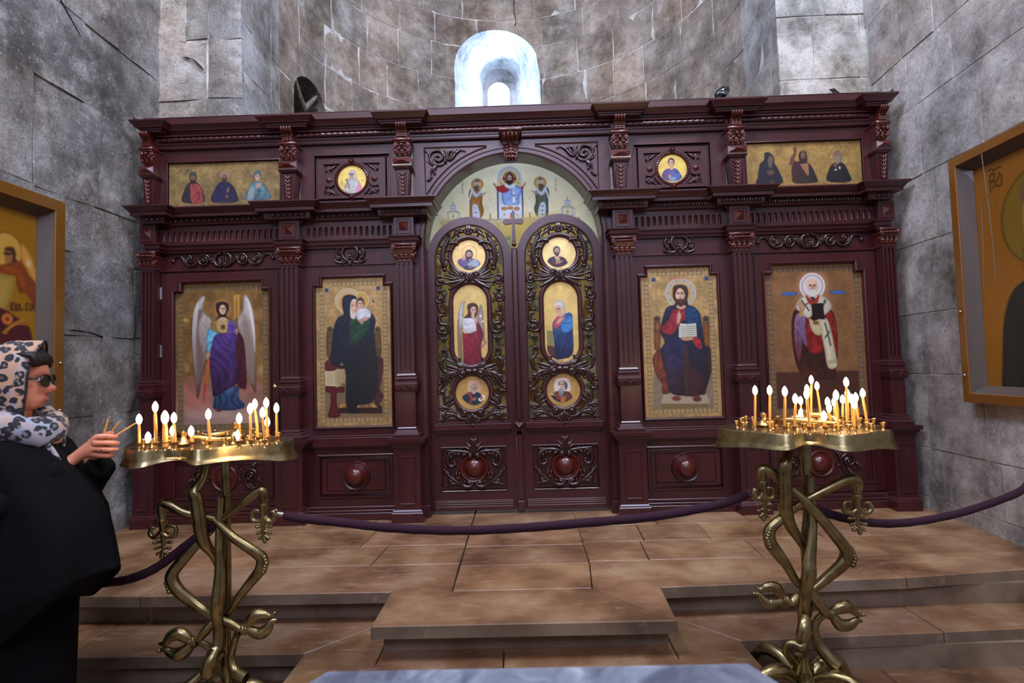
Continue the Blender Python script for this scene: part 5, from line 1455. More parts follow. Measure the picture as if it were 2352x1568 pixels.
# ---- robed woman and child (inner left)
def icon_mother():
    p = Paint([(725.1, 641.1), (895.6, 635.7), (729.1, 979.6)], (720, 630), 4.356, 150, 300, (176, 144, 94), 1.0)
    p.mottle(0.22, 90, 15); p.mottle(0.18, 20, 18); p.weave(0.05, 11, 11)
    p.poly([(110, 1040), (300, 1040), (710, 1040), (715, 1450), (110, 1450)], (104, 84, 60), smooth=False, c2=(120, 96, 66), op=0.9)
    p.ell(350, 270, 132, 128, (196, 170, 130), gold=0.8); p.ell(350, 270, 132, 128, (214, 190, 150), ring=5); p.ell(350, 290, 95, 98, (206, 158, 80), gold=1)
    p.ell(480, 260, 70, 82, (200, 160, 90), gold=1); p.ell(480, 260, 70, 82, (226, 204, 160), ring=4); p.ell(597, 272, 10, c=(40, 46, 74))
    # throne
    for x, w in ((165, 1), (640, -1)):
        p.poly([(x-25, 560), (x+25, 560), (x+35, 700), (x+30, 830), (x-22, 840), (x-36, 700)], (92, 66, 34), fold=(0.2, 40, 80), edge=0.3); p.ell(x, 556, 34, 34, (96, 78, 54)); p.ell(x, 556, 20, 20, (60, 46, 34))
    p.poly([(110, 900), (160, 850), (260, 880), (320, 960), (200, 975), (110, 960)], (78, 24, 26), fold=(0.3, 30, 40))
    p.poly([(620, 820), (700, 850), (712, 900), (680, 1040), (660, 1150), (695, 1220), (650, 1290), (600, 1250), (600, 900)], (62, 26, 26), fold=(0.3, 40, 60))
    p.poly([(120, 1120), (310, 1120), (310, 1180), (230, 1190), (230, 1300), (270, 1420), (200, 1440), (140, 1425), (170, 1300), (170, 1190), (120, 1180)], (84, 20, 26), smooth=False, edge=0.3)
    p.poly([(250, 1290), (640, 1280), (680, 1330), (680, 1390), (250, 1390)], (44, 26, 22), smooth=False); p.poly([(260, 1290), (600, 1285), (640, 1330), (250, 1335)], (164, 120, 68), smooth=False, fold=(0.35, 60, 0))
    # figure
    p.poly([(285, 300), (300, 225), (360, 205), (425, 225), (440, 300), (440, 400), (560, 380), (620, 460), (605, 560), (620, 760), (640, 980), (620, 1200), (560, 1290), (440, 1310), (430, 1380), (350, 1380), (320, 1250), (320, 1000), (250, 930), (170, 880), (185, 700), (205, 520), (250, 430), (300, 400)], (22, 28, 48), c2=(18, 20, 26), fold=(0.22, 70, 12), edge=0.2)
    p.poly([(370, 440), (440, 440), (560, 460), (540, 560), (470, 650), (380, 700), (366, 560)], (26, 62, 44), soft=8, fold=(0.3, 40, 50)); p.poly([(430, 700), (600, 700), (600, 1240), (440, 1260)], (24, 24, 24), soft=40, op=0.6)
    p.line([(362, 500), (370, 710), (440, 720), (500, 690)], 2.5, (120, 100, 56), op=0.5); p.line([(370, 250), (362, 340), (362, 460)], 3, (150, 130, 90), op=0.4)
    p.poly([(370, 300), (395, 250), (430, 255), (440, 300), (420, 430), (395, 450), (368, 420)], (206, 196, 178))
    p.poly([(378, 300), (400, 272), (432, 278), (436, 330), (432, 370), (404, 388), (380, 360)], (222, 178, 150), edge=0.15); p.ell(392, 312, 9, 4, (70, 40, 36), rot=15); p.ell(420, 314, 7, 4, (70, 40, 36)); p.line([(426, 315), (430, 345)], 4, (180, 130, 110)); p.ell(420, 362, 9, 4, (160, 70, 66))
    # child
    p.poly([(430, 380), (450, 350), (500, 330), (550, 350), (575, 400), (565, 440), (520, 440), (480, 480), (440, 460), (425, 420)], (206, 204, 208), fold=(0.12, 40, 40), edge=0.2)
    p.face(468, 298, 30, 42, (224, 182, 154), (84, 46, 36), None); p.poly([(440, 262), (450, 236), (480, 230), (504, 262), (500, 300), (490, 270), (460, 258)], (84, 46, 36))
    p.hand([(445, 462), (500, 440), (550, 432), (540, 460), (480, 478)], (216, 170, 142)); p.hand([(455, 470), (500, 462), (490, 500), (465, 490)], (206, 160, 132))
    # open book on the stand
    p.poly([(115, 975), (210, 968), (215, 1122), (118, 1118)], (196, 180, 142), smooth=False); p.poly([(210, 968), (280, 950), (315, 960), (310, 1110), (270, 1120), (215, 1122)], (180, 162, 122), c2=(150, 126, 88), ang=0)
    for k in range(7): p.line([(130, 992+18*k), (198, 990+18*k)], 5, (96, 80, 60), op=0.65, smooth=False); p.line([(222, 990+18*k), (262, 986+18*k)], 4, (96, 80, 60), op=0.5, smooth=False)
    p.ell(280, 905, 18, 14, (120, 96, 62)); p.ell(292, 1105, 18, 14, (110, 86, 56))
    p.band(0.05, 0.105, (196, 162, 96), (120, 92, 60), 20, 30, (70, 72, 92), (0.095, 0.114))
    for x, y in ((132, 160), (646, 140)): p.poly([(x-18, y-18), (x+18, y-18), (x+18, y+18), (x-18, y+18)], (36, 52, 112), smooth=False)
    q = p.build('painted_surface', '', [(-1.546, 0.012, 1.842), (-0.966, 0.012, 1.842), (-1.546, 0.012, 0.702)], M_PAINT, mask=notmask(-1.546, -0.966, 1.842, 0.055, 0.066))
    mount(q, [(-x, z) for x, z in reversed(inset(notch(0.966, 1.546, 0.702, 1.842), 0.001))], 0.013, 0.024, 'icon_painting', 'gold-ground icon of a dark-robed woman holding a child dressed in white')
icon_mother()

# ---- seated man in red and blue with open book (inner right)
def icon_seated():
    p = Paint([(1469.3, 617.7), (1643.3, 612.2), (1482.8, 959.4)], (1470, 600), 4.24, 150, 300, (180, 148, 96), 1.0)
    p.mottle(0.22, 80, 25); p.mottle(0.16, 18, 28); p.weave(0.05, 10, 10)
    p.poly([(130, 1065), (400, 1050), (720, 1040), (722, 1440), (130, 1450)], (122, 106, 88), smooth=False, op=0.95, fold=(0.08, 90, 30))
    p.poly([(200, 1380), (660, 1380), (655, 1450), (200, 1455)], (116, 96, 60), smooth=False); p.poly([(230, 1290), (640, 1290), (680, 1385), (200, 1385)], (160, 146, 120), smooth=False)
    p.ell(395, 310, 148, 142, (180, 170, 150), gold=0.5); p.ell(395, 310, 148, 142, (206, 196, 176), ring=5); p.ell(395, 310, 100, 98, (206, 162, 92), gold=1)
    for k in range(10): a = 2*PI*k/10; p.ell(395+124*math.cos(a), 310+120*math.sin(a), 6, c=(110, 120, 90))
    p.ell(360, 160, 70, 26, (200, 110, 80), soft=20, op=0.45)
    for x in (165, 640):
        p.poly([(x-26, 570), (x+26, 570), (x+36, 700), (x+28, 860), (x-22, 860), (x-30, 700)], (124, 74, 34), fold=(0.2, 30, 85), edge=0.3); p.ell(x, 568, 36, 36, (98, 74, 52)); p.ell(x, 566, 20, 20, (58, 42, 34))
    p.poly([(130, 930), (200, 850), (240, 1000), (300, 1250), (220, 1290), (210, 1190), (160, 1120), (125, 1000)], (106, 46, 26), fold=(0.3, 40, 40), edge=0.3)
    p.poly([(640, 830), (710, 890), (712, 990), (670, 1150), (650, 1210), (620, 1300), (560, 1250), (600, 1000)], (54, 26, 24), fold=(0.3, 40, 40))
    # mantle and tunic
    p.poly([(300, 435), (250, 470), (215, 580), (195, 690), (240, 790), (200, 870), (240, 1050), (290, 1270), (430, 1310), (600, 1290), (660, 1120), (650, 880), (620, 780), (600, 600), (570, 490), (500, 440), (430, 420)], (20, 34, 66), c2=(30, 18, 26), fold=(0.28, 64, 60), edge=0.25)
    p.poly([(260, 800), (420, 790), (430, 960), (380, 1270), (300, 1240), (240, 1000)], (34, 36, 88), soft=20, fold=(0.35, 60, 70), op=0.75, c2=(50, 24, 40)); p.poly([(430, 790), (470, 900), (470, 1270), (430, 1270)], (74, 38, 30), soft=10, op=0.7); p.poly([(480, 1050), (600, 1100), (590, 1290), (480, 1300)], (66, 22, 28), soft=20, op=0.7)
    p.poly([(330, 470), (380, 460), (445, 460), (450, 560), (400, 600), (370, 660), (300, 720), (215, 700), (205, 640), (270, 580), (300, 500)], (142, 34, 48), fold=(0.25, 50, 50), edge=0.25)
    p.poly([(452, 440), (530, 450), (570, 520), (590, 640), (540, 600), (460, 600), (440, 520)], (20, 56, 94), fold=(0.3, 40, 80)); p.poly([(500, 740), (580, 760), (600, 850), (560, 850), (515, 790)], (150, 36, 42), fold=(0.2, 30, 40))
    p.poly([(360, 400), (440, 400), (445, 450), (400, 470), (355, 450)], (198, 150, 120))
    p.poly([(318, 300), (330, 245), (390, 228), (452, 248), (470, 310), (460, 380), (470, 440), (430, 430), (360, 430), (335, 475), (325, 440), (345, 400), (322, 360)], (52, 32, 26))
    p.face(390, 322, 46, 74, (222, 182, 152), None); p.poly([(343, 330), (350, 262), (390, 244), (434, 262), (440, 330), (420, 280), (388, 262), (362, 280)], (52, 32, 26))
    p.poly([(352, 372), (372, 372), (392, 366), (414, 372), (434, 366), (432, 410), (398, 445), (362, 415)], (64, 40, 32), edge=0.1); p.ell(392, 386, 12, 5, (150, 76, 66))
    # book and hands
    p.poly([(390, 606), (458, 612), (460, 740), (376, 745), (378, 650)], (204, 204, 186), smooth=False); p.poly([(458, 612), (545, 604), (552, 735), (460, 742)], (192, 194, 176), smooth=False)
    for k in range(5): p.line([(396, 640+20*k), (448, 640+20*k)], 8, (92, 92, 82), op=0.55, smooth=False); p.line([(470, 638+20*k), (536, 634+20*k)], 8, (92, 92, 82), op=0.55, smooth=False)
    p.hand([(366, 500), (378, 478), (390, 500), (402, 520), (398, 560), (375, 615), (355, 605), (358, 550)], (216, 172, 140)); p.hand([(390, 745), (440, 738), (505, 735), (512, 765), (460, 778), (410, 772)], (204, 156, 124))
    p.ell(352, 1335, 44, 24, (110, 52, 38)); p.ell(552, 1340, 42, 26, (90, 42, 34))
    p.band(0.05, 0.105, (200, 166, 100), (122, 94, 60), 20, 30, (72, 74, 96), (0.095, 0.114))
    for x, y in ((132, 180), (646, 168)): p.poly([(x-18, y-18), (x+18, y-18), (x+18, y+18), (x-18, y+18)], (36, 52, 112), smooth=False)
    q = p.build('painted_surface', '', [(0.966, 0.012, 1.842), (1.546, 0.012, 1.842), (0.966, 0.012, 0.702)], M_PAINT, mask=notmask(0.966, 1.546, 1.842, 0.055, 0.066))
    mount(q, inset(notch(0.966, 1.546, 0.702, 1.842), 0.001), 0.013, 0.024, 'icon_painting', 'gold-ground icon of a seated bearded man in red and blue with an open book')
icon_seated()

# ---- old bishop with dark book (right side door)
def icon_bishop():
    p = Paint([(1751.7, 610.0), (1975.6, 603.0), (1769.1, 957.2)], (1750, 590), 5.06, 168, 262, (142, 102, 64), 0.7)
    p.mottle(0.16, 120, 35); p.mottle(0.10, 30, 38); p.weave(0.05, 12, 12)
    p.poly([(140, 1345), (500, 1340), (1130, 1318), (1130, 1800), (140, 1820)], (76, 44, 32), smooth=False, fold=(0.06, 200, 90))
    p.ell(585, 330, 175, 170, (212, 150, 120), soft=40, op=0.5); p.ell(585, 340, 150, 155, (214, 206, 204)); p.ell(585, 340, 118, 124, (110, 84, 84), ring=5)
    p.poly([(380, 650), (440, 470), (760, 480), (820, 640), (760, 760), (420, 760)], (206, 150, 120), soft=40, op=0.4)
    for x, y in ((322, 430), (878, 412)): p.poly([(x-75, y-14), (x+75, y-16), (x+75, y+16), (x-75, y+16)], (44, 84, 160)); p.line([(x-55, y), (x+55, y-2)], 12, (110, 140, 190), op=0.5, smooth=False)
    p.poly([(400, 600), (350, 720), (345, 900), (365, 1100), (400, 1260), (450, 1345), (560, 1420), (850, 1420), (850, 1320), (875, 1150), (872, 900), (850, 720), (800, 620), (600, 560)], (92, 20, 26), c2=(58, 24, 22), fold=(0.22, 90, 10), edge=0.25)
    p.poly([(445, 960), (520, 1040), (640, 1130), (740, 1080), (770, 1290), (830, 1400), (460, 1400)], (40, 20, 20), soft=24, fold=(0.2, 60, 0), c2=(70, 34, 24))
    p.poly([(500, 740), (560, 720), (640, 900), (740, 900), (720, 1060), (640, 1135), (540, 1090), (490, 960)], (128, 30, 30), fold=(0.25, 70, 60), edge=0.2)
    p.poly([(400, 680), (450, 650), (495, 700), (495, 860), (470, 1000), (440, 1200), (400, 1140), (375, 900), (380, 760)], (128, 104, 138), fold=(0.25, 50, 0), c2=(96, 44, 52))
    p.poly([(455, 690), (500, 680), (505, 860), (520, 1040), (465, 960), (448, 800)], (110, 92, 130), fold=(0.2, 30, 0), op=0.85)
    p.poly([(740, 680), (800, 640), (850, 760), (868, 1000), (850, 1240), (800, 900)], (120, 34, 24), fold=(0.25, 50, 0))
    p.poly([(400, 560), (440, 490), (520, 445), (560, 520), (590, 660), (540, 715), (490, 690), (440, 640), (400, 610)], (206, 198, 172), fold=(0.06, 60, 60), edge=0.2); p.poly([(650, 450), (720, 460), (790, 530), (805, 600), (740, 670), (700, 680), (640, 560)], (200, 192, 166), fold=(0.06, 60, 120), edge=0.2)
    p.poly([(510, 448), (590, 500), (668, 445), (640, 540), (590, 560), (540, 540)], (150, 50, 34)); p.poly([(560, 470), (610, 470), (602, 515)], (36, 42, 56))
    p.poly([(545, 720), (600, 740), (700, 740), (690, 900), (620, 905), (570, 840)], (196, 178, 132), edge=0.15)
    p.poly([(650, 730), (750, 720), (800, 850), (850, 1100), (868, 1270), (765, 1290), (720, 1060), (680, 850)], (200, 190, 156), fold=(0.06, 90, 10), edge=0.18)
    for pts in (((460, 505), (545, 625)), ((495, 565), (528, 545)), ((738, 500), (712, 575)), ((718, 515), (742, 530)), ((730, 770), (765, 900), (795, 1030)), ((735, 940), (780, 870))): p.line(list(pts), 17, (66, 74, 76), smooth=False)
    p.line([(765, 1215), (862, 1195)], 8, (150, 110, 60), smooth=False); p.line([(765, 1240), (864, 1220)], 8, (150, 110, 60), smooth=False)
    p.ell(586, 318, 76, 60, (196, 186, 172)); p.ell(540, 340, 32, 46, (206, 198, 186)); p.ell(640, 330, 28, 44, (206, 198, 186))
    p.face(586, 340, 50, 76, (214, 170, 136), None, (220, 214, 200), bald=True); p.ell(586, 290, 46, 34, (226, 186, 150)); p.ell(590, 424, 48, 42, (212, 206, 192), soft=5)
    p.poly([(578, 548), (708, 538), (728, 730), (640, 722), (600, 760), (585, 700)], (26, 16, 20), smooth=False, edge=0.2)
    p.hand([(430, 530), (455, 525), (495, 560), (490, 630), (455, 650), (432, 590)], (204, 152, 112)); p.poly([(440, 650), (480, 655), (465, 700), (440, 690)], (176, 140, 66)); p.hand([(595, 765), (650, 750), (655, 785), (610, 790)], (150, 92, 62))
    p.band(0.026, 0.075, (148, 116, 74), (104, 74, 52), 20, 30, (66, 66, 84), (0.081, 0.095))
    q = p.build('painted_surface', '', [(1.906, 0.012, 1.838), (2.646, 0.012, 1.838), (1.906, 0.012, 0.684)], M_PAINT, mask=notmask(1.906, 2.646, 1.838, 0.060, 0.070))
    mount(q, inset(notch(1.906, 2.646, 0.684, 1.838, 0.060, 0.070), 0.001), 0.013, 0.024, 'icon_painting', 'brown-ground icon of a white-bearded bishop holding a black book')
icon_bishop()

# ---- wide icons of the upper tier
def icon_wide_left():
    p = Paint([(388.3, 377.6), (643.5, 368.6), (388.2, 482.7)], (280, 240), 4.126, 230, 96, (146, 122, 76), 1.0)
    p.mottle(0.28, 70, 45); p.mottle(0.20, 16, 48); p.weave(0.05, 14, 14)
    for cx, cy, body, c2, hd in ((675, 705, (44, 44, 56), (50, 34, 44), (56, 66, 60)), (972, 690, (40, 30, 66), (30, 30, 60), None), (1285, 690, (92, 136, 142), (76, 104, 116), (76, 96, 92))):
        w = 98 if cx < 700 else 116
        p.poly([(cx-w, 925 if cx < 1200 else 905), (cx-w*0.86, 815), (cx-w*0.45, 745), (cx, 728), (cx+w*0.45, 745), (cx+w*0.9, 815), (cx+w, 925 if cx < 1200 else 895)], body, c2=c2, fold=(0.18, 46, 20), edge=0.2)
        if cx < 700: p.poly([(650, 760), (700, 750), (748, 790), (765, 925), (665, 930), (648, 830)], (146, 62, 60), fold=(0.15, 40, 10)); p.line([(728, 820), (728, 900)], 6, (40, 26, 30)); p.line([(712, 838), (744, 838)], 5, (40, 26, 30))
        elif cx < 1000: p.hand([(985, 800), (1015, 785), (1012, 830), (990, 830)], (150, 100, 72)); p.hand([(965, 855), (1010, 860), (1000, 885), (970, 880)], (130, 88, 66)); p.poly([(945, 750), (1000, 750), (980, 880), (955, 870)], (30, 34, 66), op=0.8)
        else: p.line([(1303, 790), (1292, 880)], 6, (44, 40, 50)); p.line([(1278, 812), (1330, 818)], 5, (44, 40, 50)); p.hand([(1262, 770), (1310, 735), (1322, 760), (1280, 795)], (196, 160, 136)); p.poly([(1205, 800), (1250, 790), (1240, 890), (1190, 900)], (152, 150, 142), op=0.7)
        if hd: p.face(cx, cy-8, 26, 40, (150, 100, 80) if cx < 700 else (206, 170, 150), (44, 34, 34), (52, 34, 30) if cx < 700 else None); p.poly([(cx-34, cy-18), (cx-28, cy-58), (cx, cy-70), (cx+28, cy-58), (cx+34, cy-18), (cx, cy-30)], hd)
        else: p.ell(cx, cy-20, 42, 40, (136, 124, 106)); p.face(cx, cy-10, 25, 38, (150, 108, 80), None, (60, 46, 40), bald=True)
    p.poly([(850, 928), (1100, 920), (1100, 960), (850, 965)], (110, 88, 44), soft=10, op=0.5)
    q = p.build('painted_surface', '', [(-2.700, 0.012, 2.790), (-1.816, 0.012, 2.790), (-2.700, 0.012, 2.424)], M_PAINT)
    mount(q, rect(-2.699, -1.817, 2.425, 2.789), 0.013, 0.024, 'icon_painting', 'wide gold icon of three half-length saints, one in pale blue')
icon_wide_left()
def icon_wide_right():
    p = Paint([(1710.9, 331.1), (1975.4, 321.8), (1716.1, 438.0)], (1640, 180), 3.733, 230, 96, (164, 132, 74), 1.0)
    p.mottle(0.22, 70, 55); p.mottle(0.18, 16, 58); p.weave(0.06, 12, 12)
    p.line([(320, 600), (1230, 570)], 4, (120, 84, 50), op=0.5, smooth=False); p.line([(320, 612), (320, 920)], 4, (130, 96, 52), op=0.5, smooth=False)
    p.poly([(500, 915), (1000, 905), (1000, 935), (500, 945)], (120, 60, 44), soft=10, op=0.45)
    p.poly([(372, 905), (375, 850), (392, 740), (430, 700), (434, 640), (480, 638), (516, 680), (520, 730), (560, 800), (580, 900)], (24, 24, 36), edge=0.2, fold=(0.15, 60, 20)); p.ell(486, 690, 22, 26, (110, 72, 56)); p.poly([(462, 700), (506, 700), (498, 750), (480, 772), (466, 745)], (92, 80, 66)); p.hand([(455, 800), (490, 780), (520, 800), (500, 830), (460, 825)], (96, 74, 52)); p.hand([(480, 870), (515, 880), (515, 900), (480, 895)], (80, 62, 46))
    p.poly([(652, 740), (656, 690), (684, 640), (680, 600), (700, 585), (708, 620), (700, 660), (690, 700), (720, 720), (700, 750)], (112, 62, 46), edge=0.2); p.line([(700, 600), (694, 575)], 8, (120, 70, 50))
    p.poly([(665, 770), (690, 720), (730, 710), (800, 720), (840, 760), (880, 850), (875, 890), (690, 898), (668, 830)], (66, 34, 34), c2=(26, 32, 28), ang=0, fold=(0.2, 50, 40), edge=0.2); p.poly([(738, 722), (800, 715), (812, 800), (806, 835), (770, 790)], (150, 98, 70)); p.poly([(725, 660), (740, 630), (764, 625), (792, 640), (800, 720), (775, 728), (740, 728)], (40, 26, 26)); p.face(763, 668, 20, 36, (140, 92, 68), None, (48, 32, 30))
    p.poly([(972, 880), (985, 780), (1020, 730), (1060, 715), (1110, 730), (1150, 800), (1165, 882)], (26, 24, 28), fold=(0.15, 50, 20), edge=0.2); p.poly([(1022, 660), (1040, 620), (1080, 622), (1100, 690), (1085, 712), (1040, 712)], (104, 96, 84)); p.ell(1050, 655, 20, 28, (130, 90, 66)); p.poly([(1030, 672), (1080, 672), (1074, 720), (1050, 735), (1034, 705)], (124, 116, 102)); p.hand([(1025, 725), (1055, 735), (1045, 770), (1025, 750)], (120, 80, 58)); p.ell(1076, 765, 8, 12, (200, 200, 190)); p.ell(1042, 782, 12, 7, (190, 190, 180))
    q = p.build('painted_surface', '', [(1.816, 0.012, 2.790), (2.700, 0.012, 2.790), (1.816, 0.012, 2.424)], M_PAINT)
    mount(q, rect(1.817, 2.699, 2.425, 2.789), 0.013, 0.024, 'icon_painting', 'wide gold icon of three dark-robed hermits, the middle one raising an arm')
icon_wide_right()

# ---- small round and oval icons
def disc(cx, cz, r): return lambda X, Z: (X-cx)**2+(Z-cz)**2 < (r*1.02)**2
def small(name, quad, o, sc, nx, ny, bg, draw, corners, maskf, outline, yb, label):
    p = Paint(quad, o, sc, nx, ny, bg, 1.0); p.mottle(0.12, 60*sc/5, 61); p.weave(0.06, 5.2*sc, 5.2*sc); draw(p)
    q = p.build('painted_surface', '', corners, M_PAINT, mask=maskf)
    mount(q, outline, yb, yb+0.010, name, label)
def dr(p):   # upper left: veiled woman with a cross
    p.mottle(0.1, 300, 4)
    k = lambda u, v: (u, v)
    p.ell(1150, 740, 150, 150, (226, 196, 110), soft=20, op=0.5, gold=1)
    p.poly([(950, 1120), (960, 1000), (1010, 900), (1080, 830), (1220, 830), (1320, 920), (1370, 1050), (1300, 1180), (1100, 1200)], (176, 178, 170), fold=(0.10, 60, 20), edge=0.2)
    p.poly([(1240, 1040), (1300, 940), (1340, 960), (1370, 1060), (1330, 1120), (1225, 1160)], (206, 128, 156)); p.poly([(1060, 700), (1090, 640), (1160, 625), (1220, 680), (1240, 800), (1300, 900), (1220, 900), (1180, 830), (1100, 840), (1060, 800)], (196, 190, 174), edge=0.2)
    p.face(1122, 760, 40, 62, (176, 140, 140), None); p.poly([(1062, 715), (1120, 700), (1180, 712), (1180, 740), (1062, 740)], (110, 92, 110), soft=12)
    p.line([(1000, 840), (1075, 1080)], 18, (50, 40, 50), smooth=False); p.line([(970, 880), (1040, 860)], 16, (50, 40, 50), smooth=False); p.hand([(940, 1040), (1000, 970), (1080, 970), (1090, 1010), (1040, 1040), (980, 1060)], (190, 156, 140)); p.ell(890, 940, 36, 60, (150, 120, 60), soft=10, op=0.4); p.ell(1390, 880, 50, 26, (150, 120, 60), soft=10, op=0.4)
small('round_icon', [(775.6, 380.9), (840.9, 378.7), (776.5, 445.7)], (700, 330), 10.452, 64, 64, (214, 190, 100), dr, [(-1.359, 0.004, 2.728), (-1.135, 0.004, 2.728), (-1.359, 0.004, 2.504)], disc(-1.247, 2.616, 0.110), circ(-1.247, 2.616, 0.1115, 32), 0.005, 'small round gold icon of a white-veiled woman holding a cross')
def dr(p):   # upper right: young man
    p.line([(590, 740), (700, 650), (790, 650)], 3, (150, 110, 60), op=0.5)
    p.poly([(628, 800), (650, 750), (700, 732), (760, 738), (800, 790), (808, 812), (770, 842), (700, 846), (650, 830)], (96, 62, 110), c2=(60, 92, 150), ang=0, fold=(0.2, 30, 40), edge=0.2); p.ell(725, 825, 34, 18, (120, 140, 160)); p.poly([(700, 700), (725, 700), (730, 740), (700, 740)], (196, 150, 120))
    p.face(712, 682, 22, 34, (216, 172, 144), (44, 32, 36)); p.hand([(680, 812), (700, 785), (715, 795), (700, 815)], (206, 160, 132))
small('round_icon', [(1509.7, 355.3), (1576.4, 353.0), (1512.4, 420.7)], (1360, 200), 3.92, 64, 64, (216, 188, 96), dr, [(1.135, 0.004, 2.728), (1.359, 0.004, 2.728), (1.135, 0.004, 2.504)], disc(1.247, 2.616, 0.110), circ(1.247, 2.616, 0.1115, 32), 0.005, 'small round gold icon of a beardless youth in violet and blue')
YI = 0.074
def dr(p):   # left door top: man resting head on hand
    p.ell(550, 570, 95, 100, (196, 130, 90), ring=7); p.ell(550, 570, 84, 88, (228, 196, 130), gold=1, op=0.6)
    p.poly([(396, 670), (430, 640), (500, 620), (600, 640), (660, 660), (690, 710), (640, 750), (560, 785), (480, 765), (420, 720)], (104, 84, 136), fold=(0.2, 40, 40), edge=0.2); p.poly([(520, 720), (570, 670), (620, 645), (670, 680), (660, 730), (610, 740), (560, 735)], (150, 172, 186), fold=(0.12, 30, 30)); p.poly([(480, 740), (560, 730), (600, 775), (500, 780)], (44, 60, 84))
    p.poly([(455, 640), (480, 590), (500, 590), (505, 620), (480, 660)], (208, 158, 130)); p.face(545, 592, 36, 52, (206, 160, 130), (44, 42, 46), (44, 38, 42)); p.hand([(540, 735), (575, 720), (580, 750), (555, 762)], (196, 130, 110)); p.ell(555, 652, 10, 8, (206, 206, 200))
small('round_icon', [(1038.0, 552.1), (1114.2, 549.6), (1039.8, 627.9)], (980, 480), 5.6, 76, 76, (232, 202, 128), dr, [(-LX-0.131, YI, 2.126), (-LX+0.131, YI, 2.126), (-LX-0.131, YI, 1.864)], disc(-LX, 1.995, 0.130), circ(-LX, 1.995, 0.1305, 32), YI+0.001, 'round gold icon at top of left door, dark-bearded man in lilac resting head on hand')
def dr(p):   # right door top: dark man pointing
    p.ell(700, 640, 180, 190, (240, 216, 150), ring=8); p.ell(820, 700, 60, 120, (240, 190, 170), soft=30, op=0.5)
    p.poly([(390, 1000), (450, 900), (560, 850), (640, 835), (800, 840), (930, 880), (1010, 970), (1045, 1050), (960, 1120), (840, 1170), (700, 1190), (560, 1150), (460, 1080)], (64, 28, 48), fold=(0.22, 110, 30), edge=0.2)
    p.poly([(630, 840), (780, 870), (790, 960), (700, 1040), (660, 960)], (150, 176, 120)); p.line([(640, 905), (700, 950), (780, 930)], 12, (60, 110, 60)); p.poly([(650, 760), (760, 830), (790, 900), (740, 940), (650, 900), (630, 820)], (206, 160, 130))
    p.face(700, 660, 84, 118, (216, 170, 140), (50, 52, 66), (54, 54, 68), turn=1); p.hand([(650, 1050), (700, 1000), (800, 975), (920, 965), (870, 1020), (780, 1070), (680, 1085)], (206, 142, 112))
    p.line([(600, 1228), (660, 1230)], 26, (120, 100, 60), op=0.6, smooth=False); p.line([(780, 1222), (860, 1222)], 26, (120, 100, 60), op=0.6, smooth=False)
small('round_icon', [(1244.3, 545.4), (1321.0, 542.9), (1246.7, 621.4)], (1230, 530), 14.254, 76, 76, (238, 212, 140), dr, [(LX-0.131, YI, 2.126), (LX+0.131, YI, 2.126), (LX-0.131, YI, 1.864)], disc(LX, 1.995, 0.130), circ(LX, 1.995, 0.1305, 32), YI+0.001, 'round gold icon at top of right door, dark-bearded man in plum pointing aside')
def dr(p):   # left door bottom: white bearded man writing
    p.poly([(620, 760), (700, 740), (790, 760), (800, 930), (640, 930)], (214, 176, 156), soft=14, op=0.8); p.ell(850, 900, 90, 120, (190, 130, 90), soft=50, op=0.4)
    p.poly([(535, 990), (580, 950), (640, 920), (700, 910), (790, 930), (830, 990), (860, 1030), (800, 1085), (720, 1108), (640, 1090), (570, 1050)], (26, 44, 60), fold=(0.2, 40, 40), edge=0.2); p.poly([(600, 930), (670, 920), (690, 1010), (660, 1095), (640, 1080), (650, 1000)], (140, 50, 52)); p.poly([(775, 1010), (870, 985), (865, 1030), (800, 1058)], (224, 214, 186)); p.ell(850, 975, 24, 16, (240, 220, 210), soft=8)
    p.face(708, 866, 42, 56, (206, 160, 134), (150, 144, 132), (196, 186, 172)); p.hand([(680, 1020), (720, 990), (750, 1010), (710, 1050)], (196, 130, 106)); p.hand([(800, 1000), (840, 990), (840, 1020), (810, 1030)], (196, 130, 106)); p.line([(680, 965), (720, 1005)], 8, (50, 40, 50), smooth=False)
    for k in range(9): a = R(60+8*k); p.ell(712+215*math.cos(a), 905+212*math.sin(a), 7, 10, (90, 70, 44), op=0.7)
small('round_icon', [(1045.6, 864.0), (1122.2, 861.9), (1047.5, 941.0)], (980, 760), 6.532, 76, 76, (200, 162, 92), dr, [(-LX-0.130, YI, 1.057), (-LX+0.130, YI, 1.057), (-LX-0.130, YI, 0.797)], disc(-LX, 0.927, 0.129), circ(-LX, 0.927, 0.1295, 32), YI+0.001, 'round gold icon at foot of left door, white-bearded man holding a scroll')
